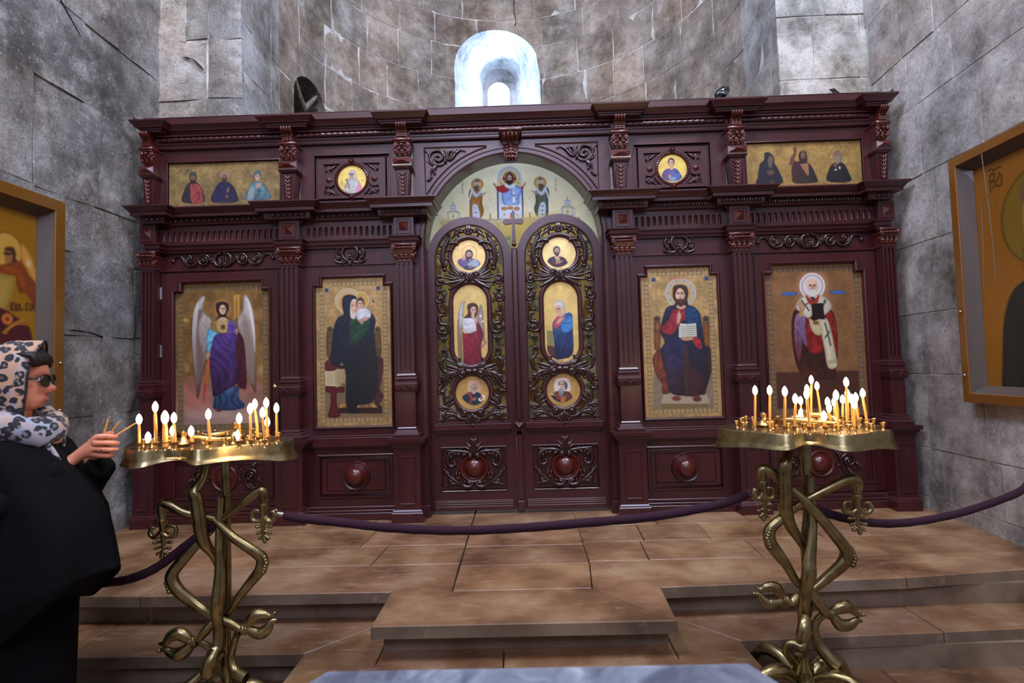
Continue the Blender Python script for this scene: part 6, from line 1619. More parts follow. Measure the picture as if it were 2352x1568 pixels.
def dr(p):   # right door bottom: long grey beard, book
    p.poly([(540, 350), (700, 280), (960, 280), (1080, 420), (1070, 760), (560, 760), (520, 700)], (220, 200, 194), soft=20)
    p.poly([(480, 880), (560, 780), (660, 750), (800, 760), (1000, 760), (1110, 840), (1165, 950), (1140, 1020), (1000, 1110), (860, 1160), (740, 1150), (600, 1090), (560, 980)], (124, 60, 46), c2=(84, 52, 46), ang=0, fold=(0.2, 90, 50), edge=0.2)
    p.poly([(370, 890), (630, 925), (700, 1010), (740, 1150), (600, 1110), (470, 1010)], (38, 30, 38), smooth=False); p.line([(350, 860), (480, 845)], 20, (226, 190, 180), smooth=False); p.line([(380, 895), (640, 920)], 14, (196, 186, 160), smooth=False); p.poly([(760, 1000), (880, 930), (940, 1010), (860, 1150), (760, 1150)], (168, 104, 52), fold=(0.2, 60, 50)); p.hand([(570, 990), (620, 930), (720, 950), (745, 1000), (720, 1070), (640, 1050)], (160, 60, 56))
    p.poly([(660, 520), (690, 420), (780, 375), (880, 385), (970, 450), (1000, 560), (960, 680), (900, 690), (880, 560), (700, 560)], (84, 84, 90)); p.face(790, 520, 92, 130, (216, 180, 158), None, None); p.poly([(680, 700), (720, 650), (780, 640), (850, 670), (865, 780), (830, 900), (770, 965), (700, 930), (670, 820)], (168, 166, 168), c2=(120, 116, 118), fold=(0.08, 40, 0), edge=0.15)
    for k in range(8): p.line([(580+36*k, 1180+12*math.sin(k*0.45)*3), (580+36*k, 1230+8*k*0.3)], 14, (92, 70, 44), op=0.55, smooth=False)
small('round_icon', [(1254.4, 858.1), (1331.4, 855.9), (1256.8, 935.3)], (1240, 850), 15.68, 76, 76, (196, 156, 90), dr, [(LX-0.130, YI, 1.057), (LX+0.130, YI, 1.057), (LX-0.130, YI, 0.797)], disc(LX, 0.927, 0.129), circ(LX, 0.927, 0.1295, 32), YI+0.001, 'round gold icon at foot of right door, long-bearded man with a book')
def capmask(cx, z0, z1, r):
    return lambda X, Z: np.where(Z > z1-r, (X-cx)**2+(Z-(z1-r))**2 < (r*1.02)**2, np.where(Z < z0+r, (X-cx)**2+(Z-(z0+r))**2 < (r*1.02)**2, abs(X-cx) < r*1.02))
def dr(p):   # left oval: angel in white and red; sketch units of the tall crop
    p.ell(520, 1290, 0, 0.1) if False else None
    D_ = 0
    # (coordinates: x, y in 5.6x units from the top crop)
    p.poly([(395, 1420), (450, 1400), (470, 2060), (410, 2080), (395, 1700)], (110, 90, 66), soft=6, smooth=False, op=0.8)
    p.ell(575, 1270, 100, 105, (214, 180, 100), ring=6, gold=1); p.poly([(495, 1190), (470, 1290), (480, 1400), (450, 1500), (455, 1650), (425, 1560), (405, 1400), (415, 1280), (450, 1210)], (190, 182, 174), edge=0.3, fold=(0.1, 30, 20)); p.poly([(690, 1230), (720, 1300), (735, 1450), (745, 1700), (700, 1650), (650, 1450)], (160, 146, 134), edge=0.3)
    p.poly([(455, 1480), (480, 1600), (690, 1560), (720, 1620), (700, 1800), (715, 2050), (660, 2150), (560, 2160), (480, 2060), (470, 1800)], (140, 24, 44), fold=(0.32, 44, 8), c2=(96, 14, 34), edge=0.2); p.poly([(470, 1400), (540, 1385), (640, 1420), (650, 1500), (640, 1560), (560, 1600), (500, 1580), (450, 1500)], (206, 202, 206), fold=(0.12, 36, 40), edge=0.2); p.poly([(640, 1440), (690, 1500), (730, 1620), (690, 1720), (650, 1600)], (110, 22, 40))
    p.poly([(520, 1260), (540, 1220), (600, 1208), (650, 1235), (662, 1290), (640, 1390), (600, 1400), (540, 1400), (480, 1400), (530, 1340)], (64, 34, 28)); p.face(600, 1300, 36, 52, (224, 180, 154), None, turn=1); p.poly([(555, 1290), (560, 1240), (600, 1226), (648, 1250), (650, 1280), (610, 1252), (575, 1265)], (64, 34, 28)); p.poly([(575, 1350), (610, 1350), (615, 1395), (580, 1400)], (210, 164, 138))
    p.hand([(625, 1400), (650, 1370), (655, 1440), (640, 1480), (620, 1470)], (220, 176, 150)); p.hand([(700, 1760), (760, 1700), (770, 1720), (715, 1790)], (200, 140, 116)); p.line([(720, 1440), (740, 1640), (760, 1720)], 4, (90, 100, 70)); p.ell(692, 1376, 16, 13, (236, 232, 226)); p.ell(720, 1446, 14, 12, (226, 222, 216))
def dr_l(p): dr(p)
small('oval_icon', [(1040.1, 654.3), (1117.2, 651.9), (1044.5, 839.0)], (980, 480), 5.6, 76, 172, (216, 186, 112), dr, [(-LX-0.132, YI, 1.773), (-LX+0.132, YI, 1.773), (-LX-0.132, YI, 1.142)], capmask(-LX, 1.143, 1.772, 0.131), capsule(-LX, 1.144, 1.771, 0.1312, 14), YI+0.001, 'tall oval icon in left door of a winged angel in white and crimson')
def dr(p):   # right oval: woman in blue
    p.poly([(430, 900), (525, 915), (535, 1150), (435, 1130)], (128, 122, 72), smooth=False); p.poly([(435, 1130), (540, 1150), (550, 1330), (480, 1290), (440, 1220)], (84, 44, 34), smooth=False); p.line([(430, 905), (525, 920)], 5, (170, 160, 110), smooth=False)
    p.ell(640, 520, 122, 112, (222, 186, 104), ring=6, gold=1); p.ell(640, 520, 110, 100, (232, 200, 120), op=0.5, gold=1)
    p.poly([(520, 900), (520, 800), (560, 730), (620, 690), (700, 660), (780, 640), (815, 700), (820, 900), (830, 1100), (820, 1240), (760, 1310), (640, 1335), (550, 1320), (540, 1100)], (36, 92, 146), c2=(20, 22, 58), fold=(0.30, 56, 15), edge=0.2)
    p.poly([(560, 730), (600, 690), (690, 680), (690, 740), (640, 820), (560, 880), (530, 830)], (176, 72, 96), fold=(0.15, 40, 40)); p.poly([(550, 490), (580, 462), (640, 455), (690, 500), (700, 580), (720, 650), (690, 650), (670, 590), (640, 530), (560, 540)], (208, 202, 200), edge=0.2); p.face(602, 590, 42, 62, (218, 172, 146), None, turn=-1, tilt=0); p.poly([(548, 545), (560, 500), (620, 490), (660, 560), (600, 520)], (214, 208, 206))
    p.poly([(600, 650), (660, 640), (690, 680), (640, 700), (610, 690)], (206, 160, 134)); p.hand([(570, 790), (610, 730), (660, 710), (690, 710), (650, 770), (600, 810)], (222, 176, 150)); p.poly([(640, 820), (700, 740), (800, 700), (815, 860), (760, 920), (680, 930)], (54, 120, 178), fold=(0.2, 50, 60)); p.line([(520, 910), (620, 880), (650, 870)], 8, (120, 90, 60)); 
    for k in range(5): p.line([(590+20*k, 1350), (590+20*k, 1372)], 8, (92, 70, 44), op=0.7, smooth=False)
small('oval_icon', [(1247.2, 647.9), (1324.8, 645.5), (1253.0, 833.0)], (1190, 620), 6.533, 76, 172, (222, 190, 112), dr, [(LX-0.132, YI, 1.773), (LX+0.132, YI, 1.773), (LX-0.132, YI, 1.142)], capmask(LX, 1.143, 1.772, 0.131), capsule(LX, 1.144, 1.771, 0.1312, 14), YI+0.001, 'tall oval icon in right door of a white-veiled woman in a blue cloak')

# ---- printed cloth hanging in the arch behind the doors
def lunette():
    p = Paint([(978.6, 376.4), (1371.3, 362.7), (992.3, 1010.5)], (940, 260), 4.356, 330, 260, (248, 232, 184), 0)
    p.mottle(0.06, 260, 71); p.mottle(0.05, 60, 73)
    ol = (110, 90, 70)
    def saint(cx, cy, robe, sgn):
        p.ell(cx, cy, 58, 56, (206, 160, 90)); p.ell(cx, cy, 58, 56, (120, 70, 50), ring=4)
        x = lambda d: cx+sgn*d
        p.poly([(x(-75), cy+55), (x(-35), cy+30), (x(20), cy+60), (x(50), cy+110), (x(45), cy+190), (x(62), cy+270), (x(30), cy+345), (x(-70), cy+345), (x(-78), cy+200), (x(-88), cy+110)], robe, edge=0.3, fold=(0.10, 40, 5))
        p.poly([(x(-50), cy+215), (x(0), cy+215), (x(25), cy+345), (x(-42), cy+345)], (206, 214, 226)); p.line([(x(-15), cy+225), (x(-20), cy+345)], 20, (236, 236, 240), smooth=False)
        for k in (240, 285, 325): p.line([(x(-28), cy+k), (x(-8), cy+k)], 4, (60, 50, 44), smooth=False); p.line([(x(-18), cy+k-12), (x(-18), cy+k+12)], 4, (60, 50, 44), smooth=False)
        p.poly([(x(-72), cy+40), (x(-50), cy+34), (x(-10), cy+95), (x(30), cy+60), (x(44), cy+80), (x(0), cy+130), (x(-40), cy+115)], (238, 238, 240), edge=0.2); p.line([(x(-60), cy+80), (x(-95), cy+200)], 14, (232, 234, 240), smooth=False)
        p.hand([(x(10), cy+110), (x(50), cy+95), (x(88), cy+80), (x(60), cy+110), (x(20), cy+125)], (220, 180, 150))
        p.ell(x(2), cy-4, 27, 34, (226, 196, 170)); p.poly([(x(-24), cy+12), (x(20), cy+18), (x(6), cy+48), (x(-14), cy+72), (x(-28), cy+50)], (104, 84, 70)); p.ell(x(0), cy-34, 26, 10, (90, 74, 66)); p.ell(x(12), cy-4, 4, 3, (40, 30, 30)); p.ell(x(-6), cy-4, 4, 3, (40, 30, 30))
    # throne and central figure
    p.poly([(880, 740), (1132, 740), (1132, 1150), (888, 1150)], (214, 218, 224), smooth=False); p.line([(884, 740), (890, 1140)], 14, (66, 76, 120), smooth=False); p.line([(1130, 740), (1136, 1140)], 14, (66, 76, 120), smooth=False)
    p.ell(1004, 660, 128, 130, (206, 212, 222)); p.poly([(890, 740), (905, 640), (950, 580), (1004, 555), (1060, 580), (1105, 640), (1120, 740)], (226, 206, 150)); p.ell(1004, 650, 100, 105, (206, 150, 110), ring=6)
    p.ell(1004, 652, 60, 60, (196, 148, 78)); p.line([(946, 658), (1062, 658)], 26, (180, 50, 56), smooth=False); p.line([(1004, 596), (1004, 640)], 26, (180, 50, 56), smooth=False); p.ell(1004, 652, 60, 60, (84, 44, 40), ring=6)
    p.poly([(940, 760), (960, 725), (1050, 725), (1128, 750), (1120, 800), (1100, 850), (1085, 930), (955, 930), (925, 830)], (150, 176, 224), fold=(0.10, 36, 30), edge=0.25); p.poly([(865, 745), (900, 735), (960, 720), (1010, 760), (960, 800), (910, 795), (880, 775)], (190, 56, 60), edge=0.2); p.poly([(1115, 750), (1140, 730), (1142, 760), (1120, 765)], (180, 60, 60))
    p.hand([(862, 745), (842, 715), (852, 700), (874, 735)], (220, 170, 140)); p.hand([(1140, 735), (1152, 700), (1168, 690), (1158, 730)], (220, 170, 140))
    p.poly([(962, 710), (1004, 730), (1050, 705), (1058, 730), (1006, 760), (958, 735)], (238, 236, 236)); p.line([(1046, 725), (1046, 890)], 24, (240, 240, 244), smooth=False)
    for k in (770, 830): p.line([(1036, k), (1056, k)], 5, (70, 50, 50), smooth=False); p.line([(1046, k-14), (1046, k+14)], 5, (70, 50, 50), smooth=False)
    p.poly([(968, 650), (975, 615), (1004, 604), (1034, 615), (1040, 650), (1030, 706), (978, 706)], (60, 44, 44)); p.ell(1004, 655, 25, 38, (222, 184, 156)); p.poly([(980, 668), (1004, 676), (1028, 668), (1024, 700), (1004, 716), (984, 700)], (74, 50, 44)); p.ell(994, 650, 5, 3, (40, 30, 30)); p.ell(1014, 650, 5, 3, (40, 30, 30)); p.line([(1004, 650), (1004, 668)], 4, (170, 120, 100), smooth=False)
    # altar
    p.poly([(900, 930), (1122, 925), (1126, 985), (905, 985)], (236, 236, 240), smooth=False); p.poly([(905, 985), (1126, 985), (1130, 1160), (905, 1160)], (216, 218, 230), smooth=False)
    for x, y in ((950, 962), (1010, 955), (1075, 962)): p.ell(x, y, 26, 16, (196, 140, 84)); p.ell(x, y, 26, 16, (130, 80, 50), ring=4)
    p.line([(1016, 1010), (1016, 1130)], 13, (186, 44, 48), smooth=False)
    for x in (950, 1078):
        for y in (1022, 1130): p.ell(x, y, 12, 12, (206, 160, 110))
    saint(683, 715, (176, 118, 60), 1); saint(1310, 695, (96, 104, 88), -1)
    for x, y in ((808, 940), (1202, 930)): p.poly([(x-7, y-60), (x+7, y-60), (x+8, y+75), (x-6, y+75)], (240, 240, 240), smooth=False); p.line([(x, y-75), (x, y-60)], 4, (110, 70, 40)); p.line([(x+2, y+75), (x+4, y+190)], 13, (176, 132, 70), smooth=False)
    for cx, cy, c in ((440, 1000, (206, 206, 206)), (1578, 950, (196, 196, 204))):
        p.poly([(cx-36, cy-55), (cx, cy-85), (cx+36, cy-55)], (176, 176, 182)); p.line([(cx, cy-112), (cx, cy-84)], 5, (110, 100, 90), smooth=False); p.line([(cx-10, cy-102), (cx+10, cy-102)], 4, (110, 100, 90), smooth=False)
        p.poly([(cx-32, cy-55), (cx+32, cy-55), (cx+32, cy-20), (cx-32, cy-20)], (232, 230, 224), smooth=False)
        for k in range(4): p.line([(cx-22+15*k, cy-48), (cx-22+15*k, cy-26)], 6, (110, 112, 120), smooth=False)
        p.poly([(cx-70, cy+10), (cx-40, cy-18), (cx+40, cy-18), (cx+75, cy+10), (cx+75, cy+90), (cx-70, cy+90)], (228, 216, 180), smooth=False, edge=0.3)
        for k in range(4): p.line([(cx-65+44*k, cy+15), (cx-65+44*k, cy+90)], 10, (236, 234, 230), smooth=False)
        p.poly([(cx-14, cy+40), (cx, cy+20), (cx+14, cy+40), (cx, cy+62)], (206, 176, 96))
    p.poly([(320, 1090), (560, 1075), (1700, 1045), (1700, 1095), (320, 1140)], (226, 220, 196), smooth=False, edge=0.3)
    for k in range(28): x = 335+50*k; p.ell(x, 1112-k*1.6, 17, 20, (176, 160, 120), ring=4, op=0.7)
    for x, y, s_ in ((530, 730, 1), (1462, 705, 1)):
        for k in range(5): p.line([(x-10, y-30+k*26), (x+6, y-42+k*26), (x+8, y-22+k*26)], 4, (120, 104, 78), op=0.8)
    p.line([(915, 700), (940, 700)], 4, ol); p.line([(920, 690), (920, 715)], 4, ol); p.line([(1080, 690), (1105, 712)], 4, ol)
    p.poly([(600, 1150), (1700, 1150), (1700, 2700), (300, 2700), (300, 1200)], (206, 176, 96), soft=60)
    n1 = vnoise(p.U, p.V, 70, 81); n2 = vnoise(p.U, p.V, 52, 83); low = (p.V > 1240)
    for msk, c in ((n1 > 0.60, (120, 128, 96)), (n2 > 0.64, (90, 72, 40)), (n1*n2 > 0.44, (196, 190, 150)), ((n1 < 0.25), (150, 96, 44))):
        idx = np.nonzero(msk & low)[0]; p.blend(idx, np.full(len(idx), 0.75), c)
    q = p.build('painted_surface', '', [(-0.70, 0.215, 2.80), (0.70, 0.215, 2.80), (-0.70, 0.215, 0.55)], M_CLOTH)
    r_ = q; r_.name = 'printed_curtain'; tag(r_, 'cream printed cloth with haloed figures hanging in the arch behind the doors', 'curtain')
    b = MB(); b.tube([(-0.72, 0.22, 2.80), (0.72, 0.22, 2.80)], 0.008, 8, ref=None); b.build('curtain_rod', M_IRON, r_)
lunette()

# ================================================================== CANDLE STANDS
YS = -1.87
def make_candle_cup():
    b = MB(); b.lathe([(0.001, 0.0), (0.010, 0.0), (0.008, 0.006), (0.0055, 0.014), (0.0065, 0.020), (0.013, 0.036), (0.0145, 0.040), (0.012, 0.041), (0.005, 0.030), (0.001, 0.029)], (0, 0, 0), 10)
    return b
CUP = make_candle_cup()
cup_me = CUP.build('cup', M_CUP, None, 50); 
CUPZ = 0.040

def tray_outline(kind):
    """plan outline (x, y) of the lobed tray, relative to its centre"""
    if kind == 'L':
        pts = [(-0.345, 0.02), (-0.315, -0.06), (-0.245, -0.145), (-0.165, -0.215), (-0.115, -0.225), (-0.065, -0.190), (-0.01, -0.170), (0.045, -0.205), (0.085, -0.222), (0.135, -0.185), (0.21, -0.120), (0.28, -0.080), (0.325, -0.055), (0.345, 0.0),
               (0.335, 0.07), (0.27, 0.12), (0.20, 0.17), (0.15, 0.25), (0.07, 0.29), (0.0, 0.235), (-0.08, 0.21), (-0.15, 0.27), (-0.23, 0.245), (-0.28, 0.15), (-0.335, 0.09)]
    else:
        pts = [(-0.335, 0.07), (-0.305, 0.0), (-0.25, -0.075), (-0.195, -0.160), (-0.150, -0.185), (-0.105, -0.165), (-0.06, -0.150), (-0.02, -0.215), (0.03, -0.245), (0.10, -0.225), (0.18, -0.185), (0.235, -0.170), (0.272, -0.13), (0.265, -0.05), (0.30, -0.02), (0.330, 0.02),
               (0.32, 0.09), (0.24, 0.15), (0.18, 0.20), (0.12, 0.29), (0.03, 0.27), (-0.03, 0.21), (-0.12, 0.26), (-0.22, 0.25), (-0.27, 0.16)]
    return catmull(pts, 4, True)

BK = 1.15
def bar(b, pts, rad, n=10, k=6, flat=0.8, ref=(0, 1, 0)):
    """cast brass limb through (x, y, z) points with per-point radius"""
    P = catmull([tuple(p)+(r_*BK,) for p, r_ in zip(pts, rad)], k)
    b.tube([p[:3] for p in P], [p[3] for p in P], n, flat, ref=ref)

def leaf_pendant(root, x, z, y, s, up):
    global BK
    BK = 1.5
    b = MB()
    """the curling leaf spray hanging from each upper arm: two square hooks and a comb of drops"""
    def q(a, c): return (x+s*a, y, z+c)
    bar(b, [q(0, 0), q(0.002, -0.03), q(0.0, -0.06)], [0.014, 0.011, 0.010]); 
    b.lathe([(0.001, -0.012), (0.015, -0.010), (0.018, 0.0), (0.015, 0.010), (0.001, 0.012)], (x, y, z-0.004), 12)
    bar(b, [q(0.0, -0.05), q(0.022, -0.064), q(0.050, -0.062), q(0.056, -0.045), q(0.050, -0.026), q(0.028, -0.024), q(0.024, -0.034)], [0.010, 0.008, 0.008, 0.007, 0.0065, 0.006, 0.005], ref=None)
    bar(b, [q(0.0, -0.045), q(-0.020, -0.065), q(-0.042, -0.066), q(-0.054, -0.050), q(-0.046, -0.030), q(-0.032, -0.030)], [0.010, 0.009, 0.008, 0.0075, 0.0065, 0.005], ref=None)
    bar(b, [q(0.0, -0.05), q(0.004, -0.090), q(0.002, -0.128), q(-0.004, -0.150)], [0.009, 0.0065, 0.0055, 0.0075]); b.ball(q(-0.004, -0.150), 0.009, 8)
    for i, (zz, l) in enumerate(((-0.086, 0.036), (-0.106, 0.030), (-0.124, 0.022))):
        for t in (-1, 1):
            bar(b, [q(0.003, zz), q(t*l*0.6, zz-0.004-0.002*i), q(t*l, zz-0.004-0.005*i)], [0.004, 0.004, 0.0055]); b.ball(q(t*l, zz-0.004-0.005*i), 0.0072, 7)
    BK = 1.15; b.build('leaf_pendant', M_BRASS, root, 60)

def bud(root, base, ang, s, y, sc=1.0):
    b = MB()
    """open two-petal bud finial pointing along ang in the x-z plane"""
    ca, sa = math.cos(ang), math.sin(ang)
    def q(a, c, d=0): return (base[0]+sc*(a*ca-c*sa), y+d, base[1]+sc*(a*sa+c*ca))
    bar(b, [q(-0.01, 0), q(0.0, 0), q(0.012, 0)], [0.017*sc]*3); 
    for d_, r_ in ((0.002, 0.021), (0.014, 0.018)): bar(b, [q(d_-0.004, 0), q(d_, 0), q(d_+0.004, 0)], [r_*0.8*sc, r_*sc, r_*0.8*sc])
    for t in (-1, 1):
        bar(b, [q(0.012, 0), q(0.028, t*0.020), q(0.032, t*0.034), q(0.022, t*0.036)], [0.010*sc, 0.010*sc, 0.008*sc, 0.006*sc])
    bar(b, [q(0.014, 0.0), q(0.034, 0.022), q(0.066, 0.036), q(0.096, 0.026), q(0.118, 0.010), q(0.140, 0.012)], [0.012*sc, 0.020*sc, 0.024*sc, 0.017*sc, 0.010*sc, 0.006*sc])
    bar(b, [q(0.014, 0.0), q(0.030, -0.020), q(0.056, -0.040), q(0.090, -0.034), q(0.116, -0.014), q(0.140, -0.016)], [0.012*sc, 0.018*sc, 0.022*sc, 0.019*sc, 0.012*sc, 0.004*sc])
    b.ball(q(0.142, 0.012), 0.008*sc, 7)
    b.build('bud_finial', M_BRASS, root, 60)

def knee_bands(b, pts, y, r0):
    for i, (x, z) in enumerate(pts): b.ball((x, y, z), r0*(1.0-0.06*abs(i-len(pts)/2)), 8, 0.9)

def stand(kind, cx, cz, label, trace):
    root = empty('candle_stand', (0, 0, 0)); tag(root, label, 'candle stand', 'brass candle stands')
    O = tray_outline(kind); n = len(O)
    # tray: top plate with turned-down wavy apron
    b = MB(); vs = []; drops = []
    for i, (x, y) in enumerate(O):
        a = math.atan2(y, x)
        # apron hangs deeper on the lobes
        dr_ = 0.060+0.022*((math.hypot(x, y)-0.25)/0.1)
        drops.append(max(0.045, min(0.085, dr_)))
    rings = []
    for j, (sc, dz, fz) in enumerate(((0.93, -0.004, 0), (0.985, 0.0, 0), (1.0, -0.006, 0), (1.005, -0.020, 0.3), (1.03, 0, 0.8), (1.055, 0, 1.0), (1.045, 0, 0.99), (0.99, -0.022, 0.3), (0.97, -0.012, 0))):
        rings.append([(cx+x*sc, YS+y*sc, cz+dz-drops[i]*fz*1.0) for i, (x, y) in enumerate(O)])
    for r_ in rings: vs += r_
    fs = [tuple(range(n))]
    for j in range(len(rings)-1): fs += [(j*n+i, j*n+(i+1) % n, (j+1)*n+(i+1) % n, (j+1)*n+i) for i in range(n)]
    fs.append(tuple(reversed(range((len(rings)-1)*n, len(rings)*n))))
    b.add(vs, fs)
    tray = b.build('tray', M_BRASS, root, 40)
    # raised crescent ring and finials in the middle of the tray
    b = MB()
    ex, ey = (0.11, 0.10)
    pts = [(cx+0.02+0.125*math.cos(t), YS+0.03+0.105*math.sin(t), cz+0.028+0.012*math.sin(t*2)) for t in [2*PI*i/28 for i in range(28)]]
    b.tube(pts, 0.014, 8, 0.8, ref=(0, 0, 1), closed=True)
    for t in (0.6, 2.5, 4.3): b.lathe([(0.001, 0), (0.012, 0), (0.007, 0.02), (0.009, 0.034), (0.001, 0.036)], (cx+0.02+0.125*math.cos(t), YS+0.03+0.105*math.sin(t), cz-0.002), 10)
    b.build('tray_ring', M_CUP, root, 60)
    prof = [(0.001, 0), (0.028, 0.0), (0.034, 0.008), (0.020, 0.022), (0.010, 0.034), (0.014, 0.046), (0.016, 0.054), (0.006, 0.062), (0.001, 0.063)]
    for (dx, dy, s_) in (((0.045, 0.14, 1.1), (-0.05, -0.085, 0.9)) if kind == 'L' else ((0.035, 0.05, 1.0), (-0.13, 0.09, 0.9))): b = MB(); b.lathe([(r_*s_, h*s_*1.1) for r_, h in prof], (cx+dx, YS+dy, cz), 16); b.build('finial', M_CUP, root, 60)
    b = MB(); trace(b); b.build('stem', M_BRASS, root, 60)
    trace.leaves(root); trace.buds(root); trace.feet(root)
    return root, O

def place_cups(root, O, cx, cz, spots, seed):
    """cups at the given spots plus a scatter filling the tray"""
    rnd = random.Random(seed); S_ = list(spots)
    P = np.array(O)
    def inside(x, y):
        c = False; n = len(P)
        for i in range(n):
            (ax, ay), (bx, by) = P[i], P[(i+1) % n]
            if (ay > y) != (by > y) and x < (bx-ax)*(y-ay)/(by-ay)+ax: c = not c
        return c
    tries = 0; k = 0
    while k < 34 and tries < 3000:
        tries += 1; x, y = rnd.uniform(-0.33, 0.33), rnd.uniform(-0.24, 0.28)
        if not inside(x/0.90, y/0.90): continue
        if abs(math.hypot((x-0.02)/0.125, (y-0.03)/0.105)-1) < 0.24: continue
        if any(math.hypot(x+cx-a, y+YS-c) < 0.034 for a, c in S_): continue
        S_.append((x+cx, y+YS)); k += 1
    for i, (x, y) in enumerate(S_):
        o = cup_me.copy(); col.objects.link(o); o.parent = root; o.location = (x, y, cz-0.001); o.scale = (0.78, 0.78, 0.78)
    return S_

# flame and candle prototypes
def candle(x, y, z, h, lean, label, thick=0.0036, group='lit candles in the brass stands', power=1.05, flame=0.9, loc=None, tilt=None, lit=True):
    root = empty('candle', (x, y, z)); tag(root, label, 'candle', group)
    thick *= 1.45; lx, ly = lean; pts = [(lx*t*t*0.4+lx*t*0.6, ly*t, h*t) for t in (0, 0.25, 0.5, 0.75, 1.0)]
    b = MB(); b.tube(pts, [thick*1.05, thick, thick, thick*0.98, thick*0.82], 8, ref=None); b.build('wax_body', M_WAX, root, 60)
    ex, ey, ez = pts[-1]
    b = MB(); b.tube([(ex, ey, ez-0.001), (ex+lx*0.02, ey, ez+0.006), (ex+lx*0.05+0.001, ey, ez+0.010)], [0.0009, 0.0008, 0.0005], 5, ref=None); b.build('wick', M_WICK, root, 60)
    if lit:
        f = flame*1.32; b = MB()
        b.lathe([(0.0003, -0.002), (0.0040*f, 0.001*f), (0.0064*f, 0.006*f), (0.0074*f, 0.012*f), (0.0068*f, 0.018*f), (0.0048*f, 0.023*f), (0.0022*f, 0.027*f), (0.0003, 0.029*f)], (ex, ey, ez+0.002), 12)
        b.build('flame', M_FLAME, root, 180)
        d = bpy.data.lights.new('flame_light', 'POINT'); d.energy = power; d.color = (1.0, 0.56, 0.24); d.shadow_soft_size = 0.012
        l = bpy.data.objects.new('flame_light', d); col.objects.link(l); l.parent = root; l.location = (ex, ey, ez+0.014)
        l.visible_glossy = True
    return root

